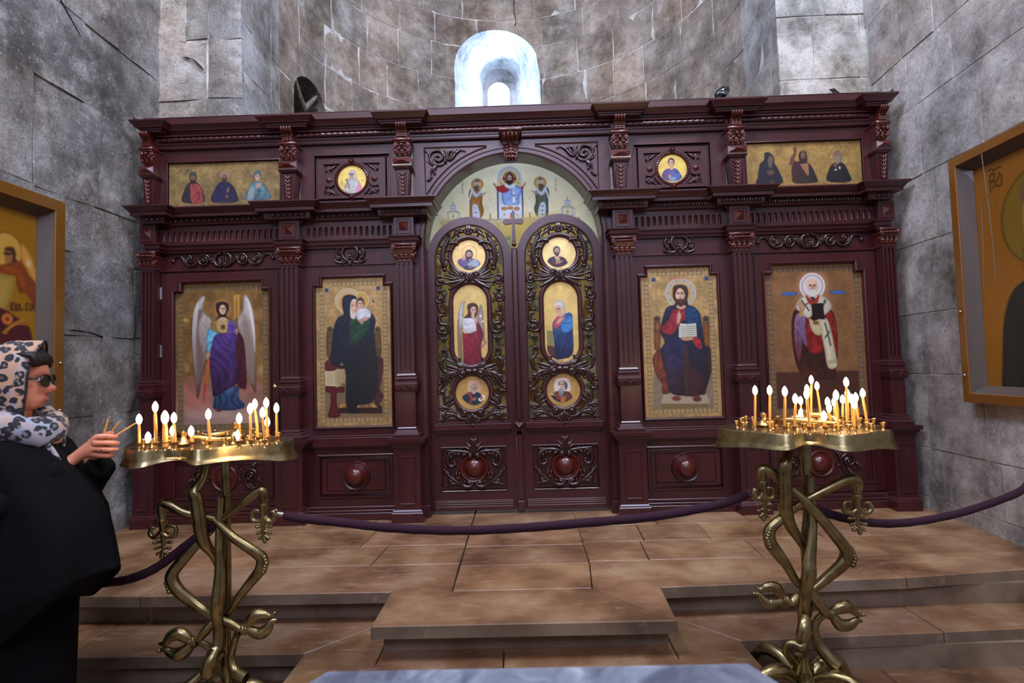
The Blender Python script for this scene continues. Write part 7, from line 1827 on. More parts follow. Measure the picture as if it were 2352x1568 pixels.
# ---- left stand
class TraceL:
    def __call__(s, b):
        def P(lst, dy): return [(x, YS+d, z) for (x, z), d in zip(lst, dy)]
        bar(b, P([(-1.243, 0.754), (-1.240, 0.607), (-1.238, 0.449), (-1.237, 0.303), (-1.237, 0.183), (-1.242, 0.034), (-1.237, -0.151), (-1.237, -0.186)], [0.03]*8), [0.017, 0.017, 0.015, 0.016, 0.015, 0.017, 0.02, 0.022])
        bar(b, P([(-1.308, 0.756), (-1.310, 0.694), (-1.327, 0.646), (-1.319, 0.609), (-1.311, 0.499), (-1.301, 0.432), (-1.278, 0.365), (-1.254, 0.304), (-1.257, 0.244), (-1.270, 0.184)], [0.0, -0.02, -0.05, -0.05, -0.04, -0.03, -0.0, 0.0, 0.0, 0.01]), [0.017, 0.017, 0.023, 0.024, 0.025, 0.023, 0.014, 0.013, 0.012, 0.012])
        bar(b, P([(-1.243, 0.607), (-1.245, 0.558), (-1.244, 0.449), (-1.235, 0.303), (-1.240, 0.189), (-1.248, 0.135), (-1.245, 0.075), (-1.246, 0.010), (-1.255, -0.014), (-1.255, -0.079)], [-0.01, -0.01, -0.02, -0.03, -0.04, -0.03, -0.02, -0.03, -0.05, -0.05]), [0.013, 0.012, 0.013, 0.019, 0.025, 0.022, 0.020, 0.02, 0.022, 0.020])
        # upper arms
        bar(b, P([(-1.268, 0.516), (-1.324, 0.536), (-1.387, 0.556), (-1.443, 0.587), (-1.474, 0.591), (-1.479, 0.564), (-1.473, 0.527)], [-0.0, -0.02, -0.03, -0.03, -0.03, -0.03, -0.03]), [0.014, 0.016, 0.018, 0.020, 0.018, 0.018, 0.013])
        bar(b, P([(-1.253, 0.504), (-1.206, 0.539), (-1.131, 0.592), (-1.081, 0.628), (-1.056, 0.636), (-1.049, 0.612), (-1.049, 0.584)], [0.0, -0.01, -0.03, -0.03, -0.03, -0.03, -0.03]), [0.014, 0.015, 0.016, 0.018, 0.018, 0.016, 0.012])
        # diamond limbs
        bar(b, P([(-1.268, 0.516), (-1.231, 0.491), (-1.169, 0.441), (-1.095, 0.385), (-1.068, 0.351), (-1.077, 0.306), (-1.121, 0.253), (-1.171, 0.194), (-1.214, 0.135), (-1.245, 0.111)], [-0.01, -0.02, -0.03, -0.02, -0.01, -0.01, -0.0, 0.0, 0.01, 0.02]), [0.014, 0.015, 0.017, 0.019, 0.022, 0.021, 0.018, 0.015, 0.013, 0.013])
        bar(b, P([(-1.243, 0.528), (-1.281, 0.480), (-1.325, 0.433), (-1.375, 0.379), (-1.428, 0.314), (-1.434, 0.278), (-1.406, 0.235), (-1.356, 0.186), (-1.307, 0.149), (-1.257, 0.112), (-1.208, 0.093), (-1.159, 0.062)], [0.01, 0.0, -0.01, -0.02, -0.03, -0.03, -0.03, -0.02, -0.02, -0.01, -0.01, -0.01]), [0.013, 0.014, 0.016, 0.019, 0.022, 0.024, 0.022, 0.020, 0.018, 0.016, 0.016, 0.013])
        for i in range(7): q = TL([(222+abs(i-3)*7, 800+i*20)])[0]; b.ball((q[0], YS-0.035, q[1]), 0.0105, 8, 1.3)
        for i in range(6): q = TL([(872-abs(i-2)*6, 700+i*20)])[0]; b.ball((q[0], YS-0.015, q[1]), 0.0105, 8, 1.3)
        bar(b, P([(-1.245, 0.105), (-1.282, 0.088), (-1.307, 0.059), (-1.332, 0.032)], [0.0, -0.01, -0.02, -0.02]), [0.015, 0.017, 0.016, 0.014])
        bar(b, P([(-1.326, 0.023), (-1.295, -0.001), (-1.270, -0.043), (-1.258, -0.103)], [-0.02, -0.01, 0.0, 0.0]), [0.013, 0.012, 0.012, 0.014])
        bar(b, P([(-1.165, 0.056), (-1.184, 0.032), (-1.196, -0.009), (-1.206, -0.056), (-1.185, -0.104), (-1.129, -0.123)], [-0.01, 0.0, 0.0, 0.0, -0.01, -0.03]), [0.014, 0.013, 0.013, 0.016, 0.020, 0.022])
        bar(b, P([(-1.236, 0.010), (-1.246, -0.026), (-1.258, -0.073), (-1.255, -0.097)], [-0.06, -0.08, -0.08, -0.06]), [0.016, 0.022, 0.024, 0.012])
    def leaves(s, root):
        q = [(-1.473, 0.524), (-1.049, 0.578)]
        leaf_pendant(root, q[0][0], q[0][1], YS-0.03, 1.0, 0); leaf_pendant(root, q[1][0], q[1][1], YS-0.03, -0.86, 0)
    def buds(s, root):
        q = [(-1.144, 0.064), (-1.344, 0.024)]
        bud(root, q[0], R(22), 1, YS-0.01, 1.0); bud(root, q[1], R(188), 1, YS-0.02, 1.08)
    def feet(s, root):
        b = MB()
        P = lambda lst, dy: [(x, YS+d, z) for (x, z), d in zip(lst, dy)]
        c = [(-1.240, -0.151)][0]; zf = -0.305
        bar(b, [(c[0], YS, c[1]), (c[0], YS, zf+0.08), (c[0], YS, zf+0.02)], [0.024, 0.03, 0.034]); b.build('base_post', M_BRASS, root, 60)
        for a in (20, 140, 200, 260, 320):
            ca, sa = math.cos(R(a)), math.sin(R(a))
            b = MB(); bar(b, [(c[0]+0.02*ca, YS+0.02*sa, zf+0.10), (c[0]+0.10*ca, YS+0.10*sa, zf+0.125), (c[0]+0.18*ca, YS+0.18*sa, zf+0.07), (c[0]+0.22*ca, YS+0.22*sa, zf+0.012), (c[0]+0.27*ca, YS+0.27*sa, zf+0.012), (c[0]+0.285*ca, YS+0.285*sa, zf+0.04)], [0.020, 0.022, 0.020, 0.016, 0.016, 0.012], ref=None); b.build('foot', M_BRASS, root, 60)
        b = MB(); bar(b, [(c[0], YS, c[1]+0.12), (c[0]-0.10, YS-0.06, c[1]+0.03), (c[0]-0.20, YS-0.10, c[1]-0.02)], [0.014, 0.018, 0.016], ref=None); b.build('foot', M_BRASS, root, 60)
def TL(lst): return [(-1.594+u*0.000626+v*2e-06, 0.8-v*0.000609+u*-1.6e-05) for u, v in lst]
def TR(lst): return [(0.865+u*0.000648+v*-3e-05, 0.809-v*0.000643+u*-1.7e-05) for u, v in lst]
class TraceR:
    def __call__(s, b):
        def P(lst, dy): return [(x, YS+d, z) for (x, z), d in zip(lst, dy)]
        bar(b, P([(1.217, 0.767), (1.215, 0.670), (1.215, 0.605), (1.212, 0.477), (1.195, 0.349), (1.198, 0.221), (1.203, 0.126), (1.173, 0.000), (1.148, -0.125), (1.143, -0.218)], [0.03]*10), [0.022, 0.020, 0.016, 0.015, 0.016, 0.017, 0.016, 0.018, 0.020, 0.022])
        bar(b, P([(1.133, 0.763), (1.121, 0.731), (1.094, 0.699), (1.088, 0.647), (1.091, 0.576), (1.094, 0.505), (1.119, 0.440), (1.155, 0.382), (1.173, 0.349)], [0.0, -0.02, -0.05, -0.05, -0.04, -0.03, -0.01, 0.0, 0.0]), [0.017, 0.019, 0.023, 0.024, 0.025, 0.026, 0.022, 0.017, 0.014])
        bar(b, P([(1.135, 0.678), (1.137, 0.633), (1.127, 0.588), (1.134, 0.530), (1.135, 0.491)], [0.02, 0.02, 0.01, 0.02, 0.02]), [0.012, 0.012, 0.014, 0.012, 0.012])
        bar(b, P([(1.213, 0.631), (1.211, 0.586), (1.208, 0.477), (1.194, 0.387), (1.174, 0.311), (1.164, 0.248), (1.158, 0.184), (1.150, 0.096), (1.161, 0.001)], [-0.01, -0.01, -0.02, -0.03, -0.04, -0.05, -0.03, -0.02, 0.0]), [0.015, 0.014, 0.015, 0.018, 0.024, 0.026, 0.023, 0.021, 0.02])
        bar(b, P([(1.140, 0.588), (1.090, 0.621), (1.046, 0.658), (1.014, 0.672), (1.004, 0.653), (1.007, 0.627)], [0.0, -0.02, -0.03, -0.03, -0.03, -0.03]), [0.013, 0.016, 0.018, 0.020, 0.017, 0.013])
        bar(b, P([(1.128, 0.491), (1.189, 0.541), (1.256, 0.579), (1.335, 0.615), (1.381, 0.621), (1.391, 0.595), (1.385, 0.563)], [0.0, -0.02, -0.03, -0.03, -0.03, -0.03, -0.03]), [0.014, 0.015, 0.016, 0.018, 0.020, 0.018, 0.013])
        bar(b, P([(1.124, 0.591), (1.176, 0.535), (1.231, 0.470), (1.285, 0.404), (1.330, 0.346), (1.341, 0.307), (1.316, 0.270), (1.262, 0.220), (1.215, 0.183), (1.176, 0.165)], [-0.03, -0.04, -0.04, -0.03, -0.02, -0.01, -0.01, 0.0, 0.0, 0.0]), [0.013, 0.016, 0.018, 0.020, 0.022, 0.025, 0.022, 0.019, 0.016, 0.015])
        bar(b, P([(1.156, 0.517), (1.109, 0.486), (1.062, 0.454), (1.031, 0.423), (1.029, 0.378), (1.056, 0.333), (1.092, 0.281), (1.127, 0.217), (1.164, 0.184), (1.194, 0.152), (1.242, 0.087)], [0.0, -0.01, -0.02, -0.02, -0.02, -0.02, -0.02, -0.02, -0.02, -0.02, -0.02]), [0.013, 0.016, 0.018, 0.021, 0.023, 0.021, 0.017, 0.015, 0.016, 0.018, 0.018])
        for i in range(7): q = TR([(258+abs(i-3)*6, 585+i*18)])[0]; b.ball((q[0], YS-0.03, q[1]), 0.0105, 8, 1.3)
        for i in range(6): q = TR([(815-abs(i-3)*7, 710+i*20)])[0]; b.ball((q[0], YS-0.015, q[1]), 0.0115, 8, 1.3)
        bar(b, P([(1.169, 0.159), (1.136, 0.147), (1.103, 0.128), (1.088, 0.141)], [0.0, -0.01, -0.02, -0.02]), [0.016, 0.018, 0.016, 0.014])
        bar(b, P([(1.242, 0.081), (1.214, 0.050), (1.199, 0.006), (1.215, -0.051), (1.245, -0.095), (1.263, -0.114)], [-0.01, 0.0, 0.0, -0.01, -0.03, -0.04]), [0.014, 0.014, 0.016, 0.020, 0.022, 0.022])
        bar(b, P([(1.140, 0.090), (1.122, 0.065), (1.114, 0.027), (1.116, 0.002)], [-0.06, -0.08, -0.08, -0.06]), [0.018, 0.023, 0.024, 0.012])
        bar(b, P([(1.135, -0.005), (1.121, -0.030), (1.096, -0.023), (1.073, -0.035), (1.077, -0.067), (1.110, -0.111)], [-0.04, -0.05, -0.04, -0.03, -0.02, -0.01]), [0.016, 0.018, 0.016, 0.015, 0.014, 0.014])
    def leaves(s, root):
        q = [(1.007, 0.620), (1.385, 0.556)]
        leaf_pendant(root, q[0][0], q[0][1], YS-0.03, 0.72, 0); leaf_pendant(root, q[1][0], q[1][1], YS-0.03, -1.0, 0)
    def buds(s, root):
        q = [(1.254, 0.081), (1.082, 0.141)]
        bud(root, q[0], R(-8), 1, YS-0.01, 1.0); bud(root, q[1], R(162), 1, YS-0.02, 0.92)
    def feet(s, root):
        b = MB()
        c = [(1.147, -0.143)][0]; zf = -0.305
        b.lathe([(0.001, 0), (0.036, 0), (0.040, 0.03), (0.026, 0.06), (0.030, 0.09), (0.001, 0.10)], (c[0], YS, c[1]-0.03), 16)
        bar(b, [(c[0], YS, c[1]), (c[0], YS, zf+0.08), (c[0], YS, zf+0.02)], [0.026, 0.03, 0.034]); b.build('base_post', M_BRASS, root, 60)
        for a in (195, 250, 320, 20, 120):
            ca, sa = math.cos(R(a)), math.sin(R(a))
            b = MB(); bar(b, [(c[0]+0.02*ca, YS+0.02*sa, zf+0.11), (c[0]+0.10*ca, YS+0.10*sa, zf+0.17), (c[0]+0.19*ca, YS+0.19*sa, zf+0.16), (c[0]+0.25*ca, YS+0.25*sa, zf+0.06), (c[0]+0.28*ca, YS+0.28*sa, zf+0.012), (c[0]+0.32*ca, YS+0.32*sa, zf+0.02)], [0.022, 0.024, 0.022, 0.018, 0.016, 0.012], ref=None); b.build('foot', M_BRASS, root, 60)

CXL, CZL = -1.300, 0.838
CXR, CZR = 1.205, 0.832
sL, OL = stand('L', CXL, CZL, 'brass candle stand in front of the archangel icon, left of the doors', TraceL())
sR, OR_ = stand('R', CXR, CZR, 'brass candle stand in front of the bishop icon, right of the doors', TraceR())
candL = [(-1.445, -2.08, 0.088, -0.001, 0.0036, 'half-burnt lit honey candle, leftmost flame on the left stand'), (-1.379, -2.08, 0.134, -0.004, 0.0042, 'tall lit honey candle, third flame from the left on the left stand'), (-1.343, -2.08, 0.087, -0.002, 0.0068, 'half-burnt thick lit honey candle, fourth flame from the left on the left stand'), (-1.304, -2.08, 0.09, -0.006, 0.0036, 'half-burnt lit honey candle, sixth flame from the left on the left stand'), (-1.314, -2.08, 0.04, -0.001, 0.0034, 'short lit honey candle, fifth flame from the left on the left stand'), (-1.414, -2.08, 0.018, 0.003, 0.004, 'short lit honey candle, second flame from the left on the left stand'), (-1.24, -2.08, 0.037, -0.003, 0.0036, 'short lit honey candle, seventh flame from the left on the left stand'), (-1.169, -2.08, 0.1, -0.007, 0.0036, 'half-burnt lit honey candle, eighth flame from the left on the left stand'), (-1.053, -2.08, 0.081, -0.003, 0.0034, 'half-burnt lit honey candle, tenth flame from the left on the left stand'), (-1.061, -2.08, 0.018, 0.001, 0.0034, 'short lit honey candle, ninth flame from the left on the left stand'), (-1.011, -2.08, 0.117, -0.002, 0.0034, 'half-burnt lit honey candle, eleventh flame from the left on the left stand'), (-1.029, -1.985, 0.129, -0.013, 0.0036, 'tall lit honey candle, twelfth flame from the left on the left stand'), (-0.957, -2.08, 0.101, -0.008, 0.0034, 'half-burnt lit honey candle, thirteenth flame from the left on the left stand'), (-0.988, -1.993, 0.133, -0.004, 0.0034, 'tall lit honey candle, fourteenth flame from the left on the left stand'), (-1.003, -1.953, 0.053, -0.004, 0.0034, 'half-burnt lit honey candle, fifteenth flame from the left on the left stand'), (-0.957, -1.975, 0.11, -0.002, 0.0034, 'half-burnt lit honey candle, rightmost flame on the left stand')]
candR = [(0.992, -1.889, 0.13, 0.007, 0.0036, 'tall lit honey candle, leftmost flame on the right stand'), (1.034, -1.931, 0.131, 0.006, 0.0036, 'tall lit honey candle, second flame from the left on the right stand'), (1.043, -2.036, 0.131, 0.008, 0.0036, 'tall lit honey candle, third flame from the left on the right stand'), (1.076, -2.044, 0.102, 0.01, 0.0034, 'half-burnt lit honey candle, fourth flame from the left on the right stand'), (1.298, -1.66, 0.065, 0.001, 0.0034, 'half-burnt lit honey candle, fifth flame from the left on the right stand'), (1.331, -1.66, 0.118, -0.001, 0.0034, 'half-burnt lit honey candle, eighth flame from the left on the right stand'), (1.122, -2.069, 0.122, -0.005, 0.0036, 'tall lit honey candle, seventh flame from the left on the right stand'), (1.342, -1.66, 0.159, 0.01, 0.0036, 'tall lit honey candle, ninth flame from the left on the right stand'), (1.387, -1.66, 0.13, -0.011, 0.0036, 'tall lit honey candle, tenth flame from the left on the right stand'), (1.342, -1.935, 0.156, 0.005, 0.0038, 'tall lit honey candle, seventeenth flame from the left on the right stand'), (1.413, -1.821, 0.102, 0.003, 0.0034, 'half-burnt lit honey candle, eighteenth flame from the left on the right stand'), (1.344, -1.801, 0.068, -0.002, 0.0034, 'half-burnt lit honey candle, twelfth flame from the left on the right stand'), (1.285, -1.92, 0.054, -0.004, 0.0034, 'half-burnt lit honey candle, thirteenth flame from the left on the right stand'), (1.237, -2.057, 0.113, -0.003, 0.0036, 'half-burnt lit honey candle, fifteenth flame from the left on the right stand'), (1.367, -1.808, 0.067, -0.001, 0.0036, 'half-burnt lit honey candle, fourteenth flame from the left on the right stand'), (1.43, -1.753, 0.073, 0.004, 0.0034, 'half-burnt lit honey candle, sixteenth flame from the left on the right stand'), (1.361, -1.94, 0.088, 0.001, 0.0034, 'half-burnt lit honey candle, nineteenth flame from the left on the right stand'), (1.416, -1.89, 0.09, -0.007, 0.0034, 'half-burnt lit honey candle, twenty-first flame from the left on the right stand'), (1.286, -2.08, 0.081, 0.002, 0.0034, 'half-burnt lit honey candle, twentieth flame from the left on the right stand'), (1.445, -1.898, 0.107, -0.012, 0.0036, 'half-burnt lit honey candle, rightmost flame on the right stand'), (1.175, -2.08, 0.037, -0.003, 0.0045, 'short lit honey candle, eleventh flame from the left on the right stand'), (1.242, -1.771, 0.02, 0.0, 0.0034, 'short lit honey candle, sixth flame from the left on the right stand')]
spL = place_cups(sL, OL, CXL, CZL, [(c[0], c[1]) for c in candL], 3)
spR = place_cups(sR, OR_, CXR, CZR, [(c[0], c[1]) for c in candR], 5)
bpy.data.objects.remove(cup_me)
for (x, y, h, lx, thick, lab) in candL: candle(x, y, CZL+0.012, h, (lx, 0), lab, thick=thick, flame=1.05 if thick < 0.005 else 1.35)
for (x, y, h, lx, thick, lab) in candR: candle(x, y, CZR+0.012, h, (lx, 0), lab, thick=thick, flame=1.0, power=0.95)

# ================================================================== ROPES
def rope(pts, label, r=0.0185):
    root = empty('rope_barrier', pts[0]); o0 = Vector(pts[0])
    P = catmull([tuple(Vector(p)-o0) for p in pts], 8)
    b = MB(); n = len(P); b.tube(P, [r*(0.55 if i in (0, n-1) else 0.85 if i in (1, n-2) else 1+0.04*math.sin(i*1.7)) for i in range(n)], 10, ref=None)
    b.build('velvet_rope', M_VELVET, root, 60)
    b = MB()
    for e, d in ((P[0], P[2]), (P[-1], P[-3])):
        e = Vector(e); d = (e-Vector(d)).normalized()
        b.tube([e-d*0.01, e+d*0.022], [0.012, 0.010], 10, ref=None); b.tube([e+d*0.022, e+d*0.034, e+d*0.042+Vector((0, 0, 0.006)), e+d*0.036+Vector((0, 0, 0.016)), e+d*0.026+Vector((0, 0, 0.012))], 0.0035, 6, ref=None)
    b.build('hook', M_STEEL, root, 60)
    tag(root, label, 'rope', 'purple velvet barrier ropes'); return root
zl = (-0.969, -1.9, 0.535); zr = (0.972, -1.85, 0.558)
rope([(zl[0], -1.90, zl[2])]+[(-0.897, -1.9, 0.519), (-0.723, -1.88, 0.491), (-0.523, -1.88, 0.465), (-0.252, -1.87, 0.445), (0.02, -1.87, 0.45), (0.292, -1.87, 0.465), (0.565, -1.86, 0.481), (0.783, -1.86, 0.513), (0.896, -1.85, 0.535)]+[(zr[0], -1.83, zr[2])], 'purple velvet rope strung between the two brass candle stands')
rope([(1.232, -1.85, 0.494), (1.305, -1.82, 0.467), (1.453, -1.75, 0.415), (1.685, -1.65, 0.366), (1.99, -1.5, 0.341), (2.319, -1.35, 0.348), (2.679, -1.2, 0.397), (2.865, -1.03, 0.46)], 'purple velvet rope running from the right candle stand to the right wall')
rope([(-1.265, -1.86, 0.493), (-1.309, -1.88, 0.469), (-1.401, -1.88, 0.403), (-1.487, -1.89, 0.34), (-1.585, -1.88, 0.293), (-1.715, -1.85, 0.259), (-1.926, -1.78, 0.238), (-2.324, -1.6, 0.267), (-2.93, -1.45, 0.50)], 'purple velvet rope passing behind the woman to the left wall')

# ================================================================== SIDE ICONS IN DEEP FRAMES
M_FRAME = plain('amber_frame', rgb(118, 76, 20), 0.35, Coat_Weight=0.4)
M_FRAMER = plain('amber_frame_right', rgb(126, 78, 26), 0.35, Coat_Weight=0.4)
M_INNER = plain('glazed_rebate', rgb(84, 72, 64), 0.5, Coat_Weight=0.2)
def frame_box(name, mp, y0, y1, z0, z1, mat, w, label):
    P_ = rect(min(y0, y1), max(y0, y1), z0, z1)
    b = MB(); b.sweep(P_, [(0.0, 0.0), (0.0, 0.095), (-0.004, 0.10), (-w+0.004, 0.10), (-w, 0.095), (-w, 0.07)], closed=True, mp=mp)
    b.plate(P_, [], 0.0, 0.012, mp=mp)
    root = b.build(name, mat, None, 30); tag(root, label, 'painting')
    b = MB(); b.sweep(P_, [(-w, 0.092), (-w-0.002, 0.085), (-w-0.045, 0.022), (-w-0.045, 0.012)], closed=True, mp=mp); b.build('inner_frame', M_INNER, root, 30)
    return root
mpFL = lambda p, q, d: (-2.940+d, p, q)
mpFR = lambda p, q, d: (2.925+0.06*(p+0.65)-d, p, q)
fl = frame_box('framed_icon', mpFL, -0.79, -1.95, 0.72, 2.245, M_FRAME, 0.075, 'large amber-framed icon on the left wall with an angel on ochre ground')
fr = frame_box('framed_icon', mpFR, -0.655, -1.80, 0.815, 2.365, M_FRAMER, 0.060, 'large amber-framed icon on the right wall of a haloed saint in dark robe')
def wall_paint(bg, mp, ya, yb, z1, z0, draw, root, nx=110, ny=300):
    W_, H_ = abs(yb-ya)*100, (z1-z0)*100
    p = Paint([(0, 0), (W_, 0), (0, H_)], (0, 0), 1.0, nx, ny, bg, 0.25); draw(p)
    p.build('painted_surface', '', [mp(ya, z1, 0.020), mp(yb, z1, 0.020), mp(ya, z0, 0.020)], M_PAINT).parent = root
def SC(lst): return lst
def dl(p):
    p.mottle(0.08, 30, 91)
    p.ell(*(18.8, 25.0), 9.5, 10.5, (196, 152, 60)); p.ell(*(18.8, 25.0), 9.5, 10.5, (120, 80, 24), ring=0.8)
    p.poly([(10.3, 20.0), (7.9, 19.5), (4.0, 24.4), (0.4, 32.8), (-0.8, 39.7), (1.7, 40.1), (5.3, 35.6), (8.1, 31.0), (10.2, 26.9)], (214, 150, 66), edge=0.2, fold=(0.12, 5, 30)); p.poly([(6.8, 30.1), (4.0, 27.6), (3.3, 31.4), (5.7, 32.4)], (206, 190, 150), op=0.6)
    p.poly([(23.7, 35.7), (18.7, 32.4), (16.1, 30.9), (11.5, 30.0), (7.4, 32.8), (4.6, 37.4), (0.3, 42.2), (-1.0, 56.6), (3.7, 52.0), (7.9, 48.1), (10.6, 48.8), (12.6, 43.7), (13.7, 38.9), (18.6, 40.3), (23.6, 41.2)], (150, 70, 24), fold=(0.15, 9, 50), edge=0.2)
    p.line([(8.6, 45.6), (4.5, 42.8), (0.3, 42.0)], 0.6, (110, 46, 18)); p.line([(12.7, 41.2), (9.9, 45.8), (8.5, 48.2)], 0.6, (110, 46, 18))
    p.poly([(20.1, 24.0), (17.5, 22.6), (14.6, 22.8), (13.2, 26.3), (13.5, 28.9), (12.2, 30.2), (16.1, 30.9), (15.5, 27.4), (17.5, 25.3), (20.0, 25.9)], (70, 40, 18)); p.poly([(20.0, 26.2), (18.1, 25.2), (16.2, 26.3), (15.6, 29.3), (16.1, 31.2), (18.0, 32.5), (20.0, 31.4)], (176, 116, 60), edge=0.2); p.ell(*(17.5, 26.7), 1.3, 0.5, (50, 26, 14)); p.ell(*(19.3, 27.1), 1.3, 0.5, (50, 26, 14))
    p.poly([(32.0, 42.0), (14.7, 39.4), (14.5, 44.6), (15.8, 51.6), (18.3, 57.4), (22.0, 61.5), (31.6, 64.2)], (168, 136, 56), edge=0.15)
    p.poly([(31.7, 60.7), (19.5, 59.7), (15.0, 62.0), (9.7, 64.7), (6.2, 66.3), (3.4, 70.5), (1.8, 77.5), (1.5, 96.0), (31.1, 95.6)], (66, 20, 24), fold=(0.15, 14, 30)); p.line([(20.6, 72.8), (15.5, 68.8), (11.0, 67.0), (5.9, 66.9)], 1.6, (150, 90, 30))
    for k in range(8): c = [(19.0, 72.7), (17.5, 70.7), (16.0, 69.0), (14.5, 67.6), (12.9, 66.5), (11.3, 65.7), (9.7, 65.3), (8.1, 65.1)][k]; p.ell(c[0], c[1], 0.8, 0.8, (190, 130, 40))
    c = (18.1, 64.8)
    for k in range(8): a = k*PI/4; p.ell(c[0]+2.2*math.cos(a), c[1]+2.2*math.sin(a), 1.3, 1.3, (190, 110, 40))
    p.ell(c[0], c[1], 1.0, 1.0, (130, 40, 24))
    ink = (74, 40, 20)
    for st in [[(16.2, 59.4), (16.3, 55.7), (15.6, 55.3), (15.2, 56.5), (15.2, 59.3)], [(15.2, 56.5), (14.6, 55.3), (13.8, 55.4), (13.6, 58.8), (14.1, 59.6)], [(12.9, 55.6), (12.8, 58.1), (12.3, 59.4), (11.5, 58.9)], [(11.5, 55.5), (11.5, 58.6), (11.3, 56.7), (10.3, 55.3)], [(10.3, 55.3), (10.0, 58.4), (9.1, 58.8), (8.3, 57.9)], [(6.7, 54.9), (4.9, 54.2)], [(6.0, 54.7), (6.5, 58.4), (4.8, 57.9)], [(3.9, 54.6), (4.0, 57.2), (3.2, 58.5), (2.5, 57.6)], [(2.4, 54.1), (2.5, 58.0), (2.1, 55.7), (1.1, 54.9)], [(1.1, 54.9), (1.1, 57.8), (0.0, 58.2)]]: p.line(st, 0.9, ink)
wall_paint((158, 108, 16), mpFL, -0.91, -1.83, 2.125, 0.84, dl, fl)
def drr(p):
    p.mottle(0.08, 30, 93)
    cx, cy = (45.6, 39.1)
    p.ell(cx, cy, 27.3, 27.3*1.02, (126, 98, 26)); p.ell(cx, cy, 27.3, 27.3*1.02, (70, 52, 20), ring=0.7)
    for st in [[(13.3, 6.9), (11.9, 9.1), (12.0, 17.2)], [(12.3, 7.6), (14.5, 6.3), (15.6, 8.8), (13.9, 11.1), (12.5, 11.2)], [(12.7, 11.5), (15.3, 11.6), (15.8, 14.2), (13.8, 15.1)], [(17.0, 12.1), (18.5, 10.4), (20.2, 9.4)], [(18.7, 7.8), (20.3, 11.0), (20.3, 14.6), (18.5, 15.8), (16.8, 14.5)], [(11.1, 4.0), (13.5, 3.8), (15.8, 5.2), (18.3, 4.5), (20.6, 5.0)]]: p.line(st, 0.9, (58, 40, 18))
    p.poly([(cx-13, cy+14), (cx+14, cy+14), (cx+12, cy+34), (cx, cy+46), (cx-12, cy+36)], (110, 84, 64), fold=(0.2, 3, 0)); p.ell(cx, cy, 13, 20, (170, 116, 70)); p.ell(cx, cy-14, 14, 10, (110, 84, 64))
    for k in (-1, 1): p.ell(cx+5*k, cy-1, 2.4, 1.0, (46, 28, 20)); p.line([(cx+2*k, cy-4), (cx+8*k, cy-4)], 0.8, (60, 40, 26))
    p.line([(cx, cy-2), (cx+1.5, cy+8)], 1.2, (120, 80, 50)); p.line([(cx-3, cy+13), (cx+3, cy+13)], 1.2, (110, 50, 40))
    p.poly([(cx-34, 200), (cx-33, cy+75), (cx-26, cy+44), (cx-12, cy+34), (cx+12, cy+34), (cx+28, cy+44), (cx+34, cy+80), (cx+34, 200)], (40, 42, 34), fold=(0.15, 10, 0), edge=0.2); p.poly([(cx-12, cy+32), (cx+12, cy+32), (cx+6, cy+60), (cx-6, cy+60)], (84, 50, 36))
    p.line([(cx-30, cy+100), (cx, cy+104), (cx+28, cy+98)], 0.8, (24, 26, 22))
wall_paint((156, 98, 26), mpFR, -0.76, -1.695, 2.26, 0.92, drr, fr)
b = MB()
for (mp_, y, z) in ((mpFL, -0.825, 1.222), (mpFL, -0.825, 0.93)): b = MB(); b.ball(mp_(y, z, 0.104), 0.009, 8); b.build('screw', M_STEEL, fl, 60)
b = MB()
for (y, z) in ((-0.685, 1.385), (-0.685, 0.985)): b = MB(); b.ball(mpFR(y, z, 0.104), 0.009, 8); b.build('screw', M_STEEL, fr, 60)
# twisted cords hanging in front of the right icon
b = MB()
for pts in (((-0.95, 2.30), (-0.97, 2.05), (-0.985, 1.80), (-0.99, 1.55)), ((-0.99, 2.05), (-0.93, 2.0), (-0.915, 1.75), (-0.90, 1.50))):
    P = catmull([mpFR(y, z, 0.115) for y, z in pts], 14); b.tube(P, [0.0020+0.0009*(i % 2) for i in range(len(P))], 6, ref=None)
tag(b.build('hanging_cord', plain('silver_cord', rgb(110, 100, 84), 0.6), None, 60), 'silvery twisted cord hanging in front of the right wall icon', 'cord')

# ================================================================== FOREGROUND PEDESTAL, SPOTLIGHT, BRACKETS
def marble():
    n = NM('blue_grey_marble'); v = n.map()
    n.base(n.ramp(n.noise(v, 9, 6, 0.6, 1.0), [(0.35, rgb(84, 90, 104)), (0.52, rgb(124, 130, 144)), (0.7, rgb(168, 174, 186))])); n.set(Roughness=0.4); return n.m
M_MARB = marble()
b = MB(); zt = 0.55; yb = -3.10
poly = [(-0.355, yb), (0.452, yb), (0.60, yb-0.35), (0.60, yb-0.72), (0.40, yb-0.95), (-0.35, yb-0.95), (-0.55, yb-0.72), (-0.55, yb-0.35)]
P0, P1, P2 = poly, inset(poly, 0.008), inset(poly, 0.10); n = 8
b.add([(x, y, zt) for x, y in P1]+[(x, y, zt-0.008) for x, y in P0]+[(x, y, zt-0.07) for x, y in P0]+[(x, y, zt-0.09) for x, y in P2],
      [tuple(range(n))]+[(j*n+i, j*n+(i+1) % n, (j+1)*n+(i+1) % n, (j+1)*n+i) for j in range(3) for i in range(n)]+[tuple(3*n+i for i in reversed(range(n)))])
ped = b.build('stone_pedestal', M_MARB, None, 30); tag(ped, 'pale blue-grey stone pedestal top in the near foreground', 'pedestal')
b = MB(); b.plate(P2, [], -0.32, zt-0.088, mp=PLAN); b.build('shaft', M_MARB, ped, 20)
b = MB(); b.plate(inset(poly, 0.02), [], -0.32, -0.20, mp=PLAN); b.build('plinth', M_MARB, ped, 20)
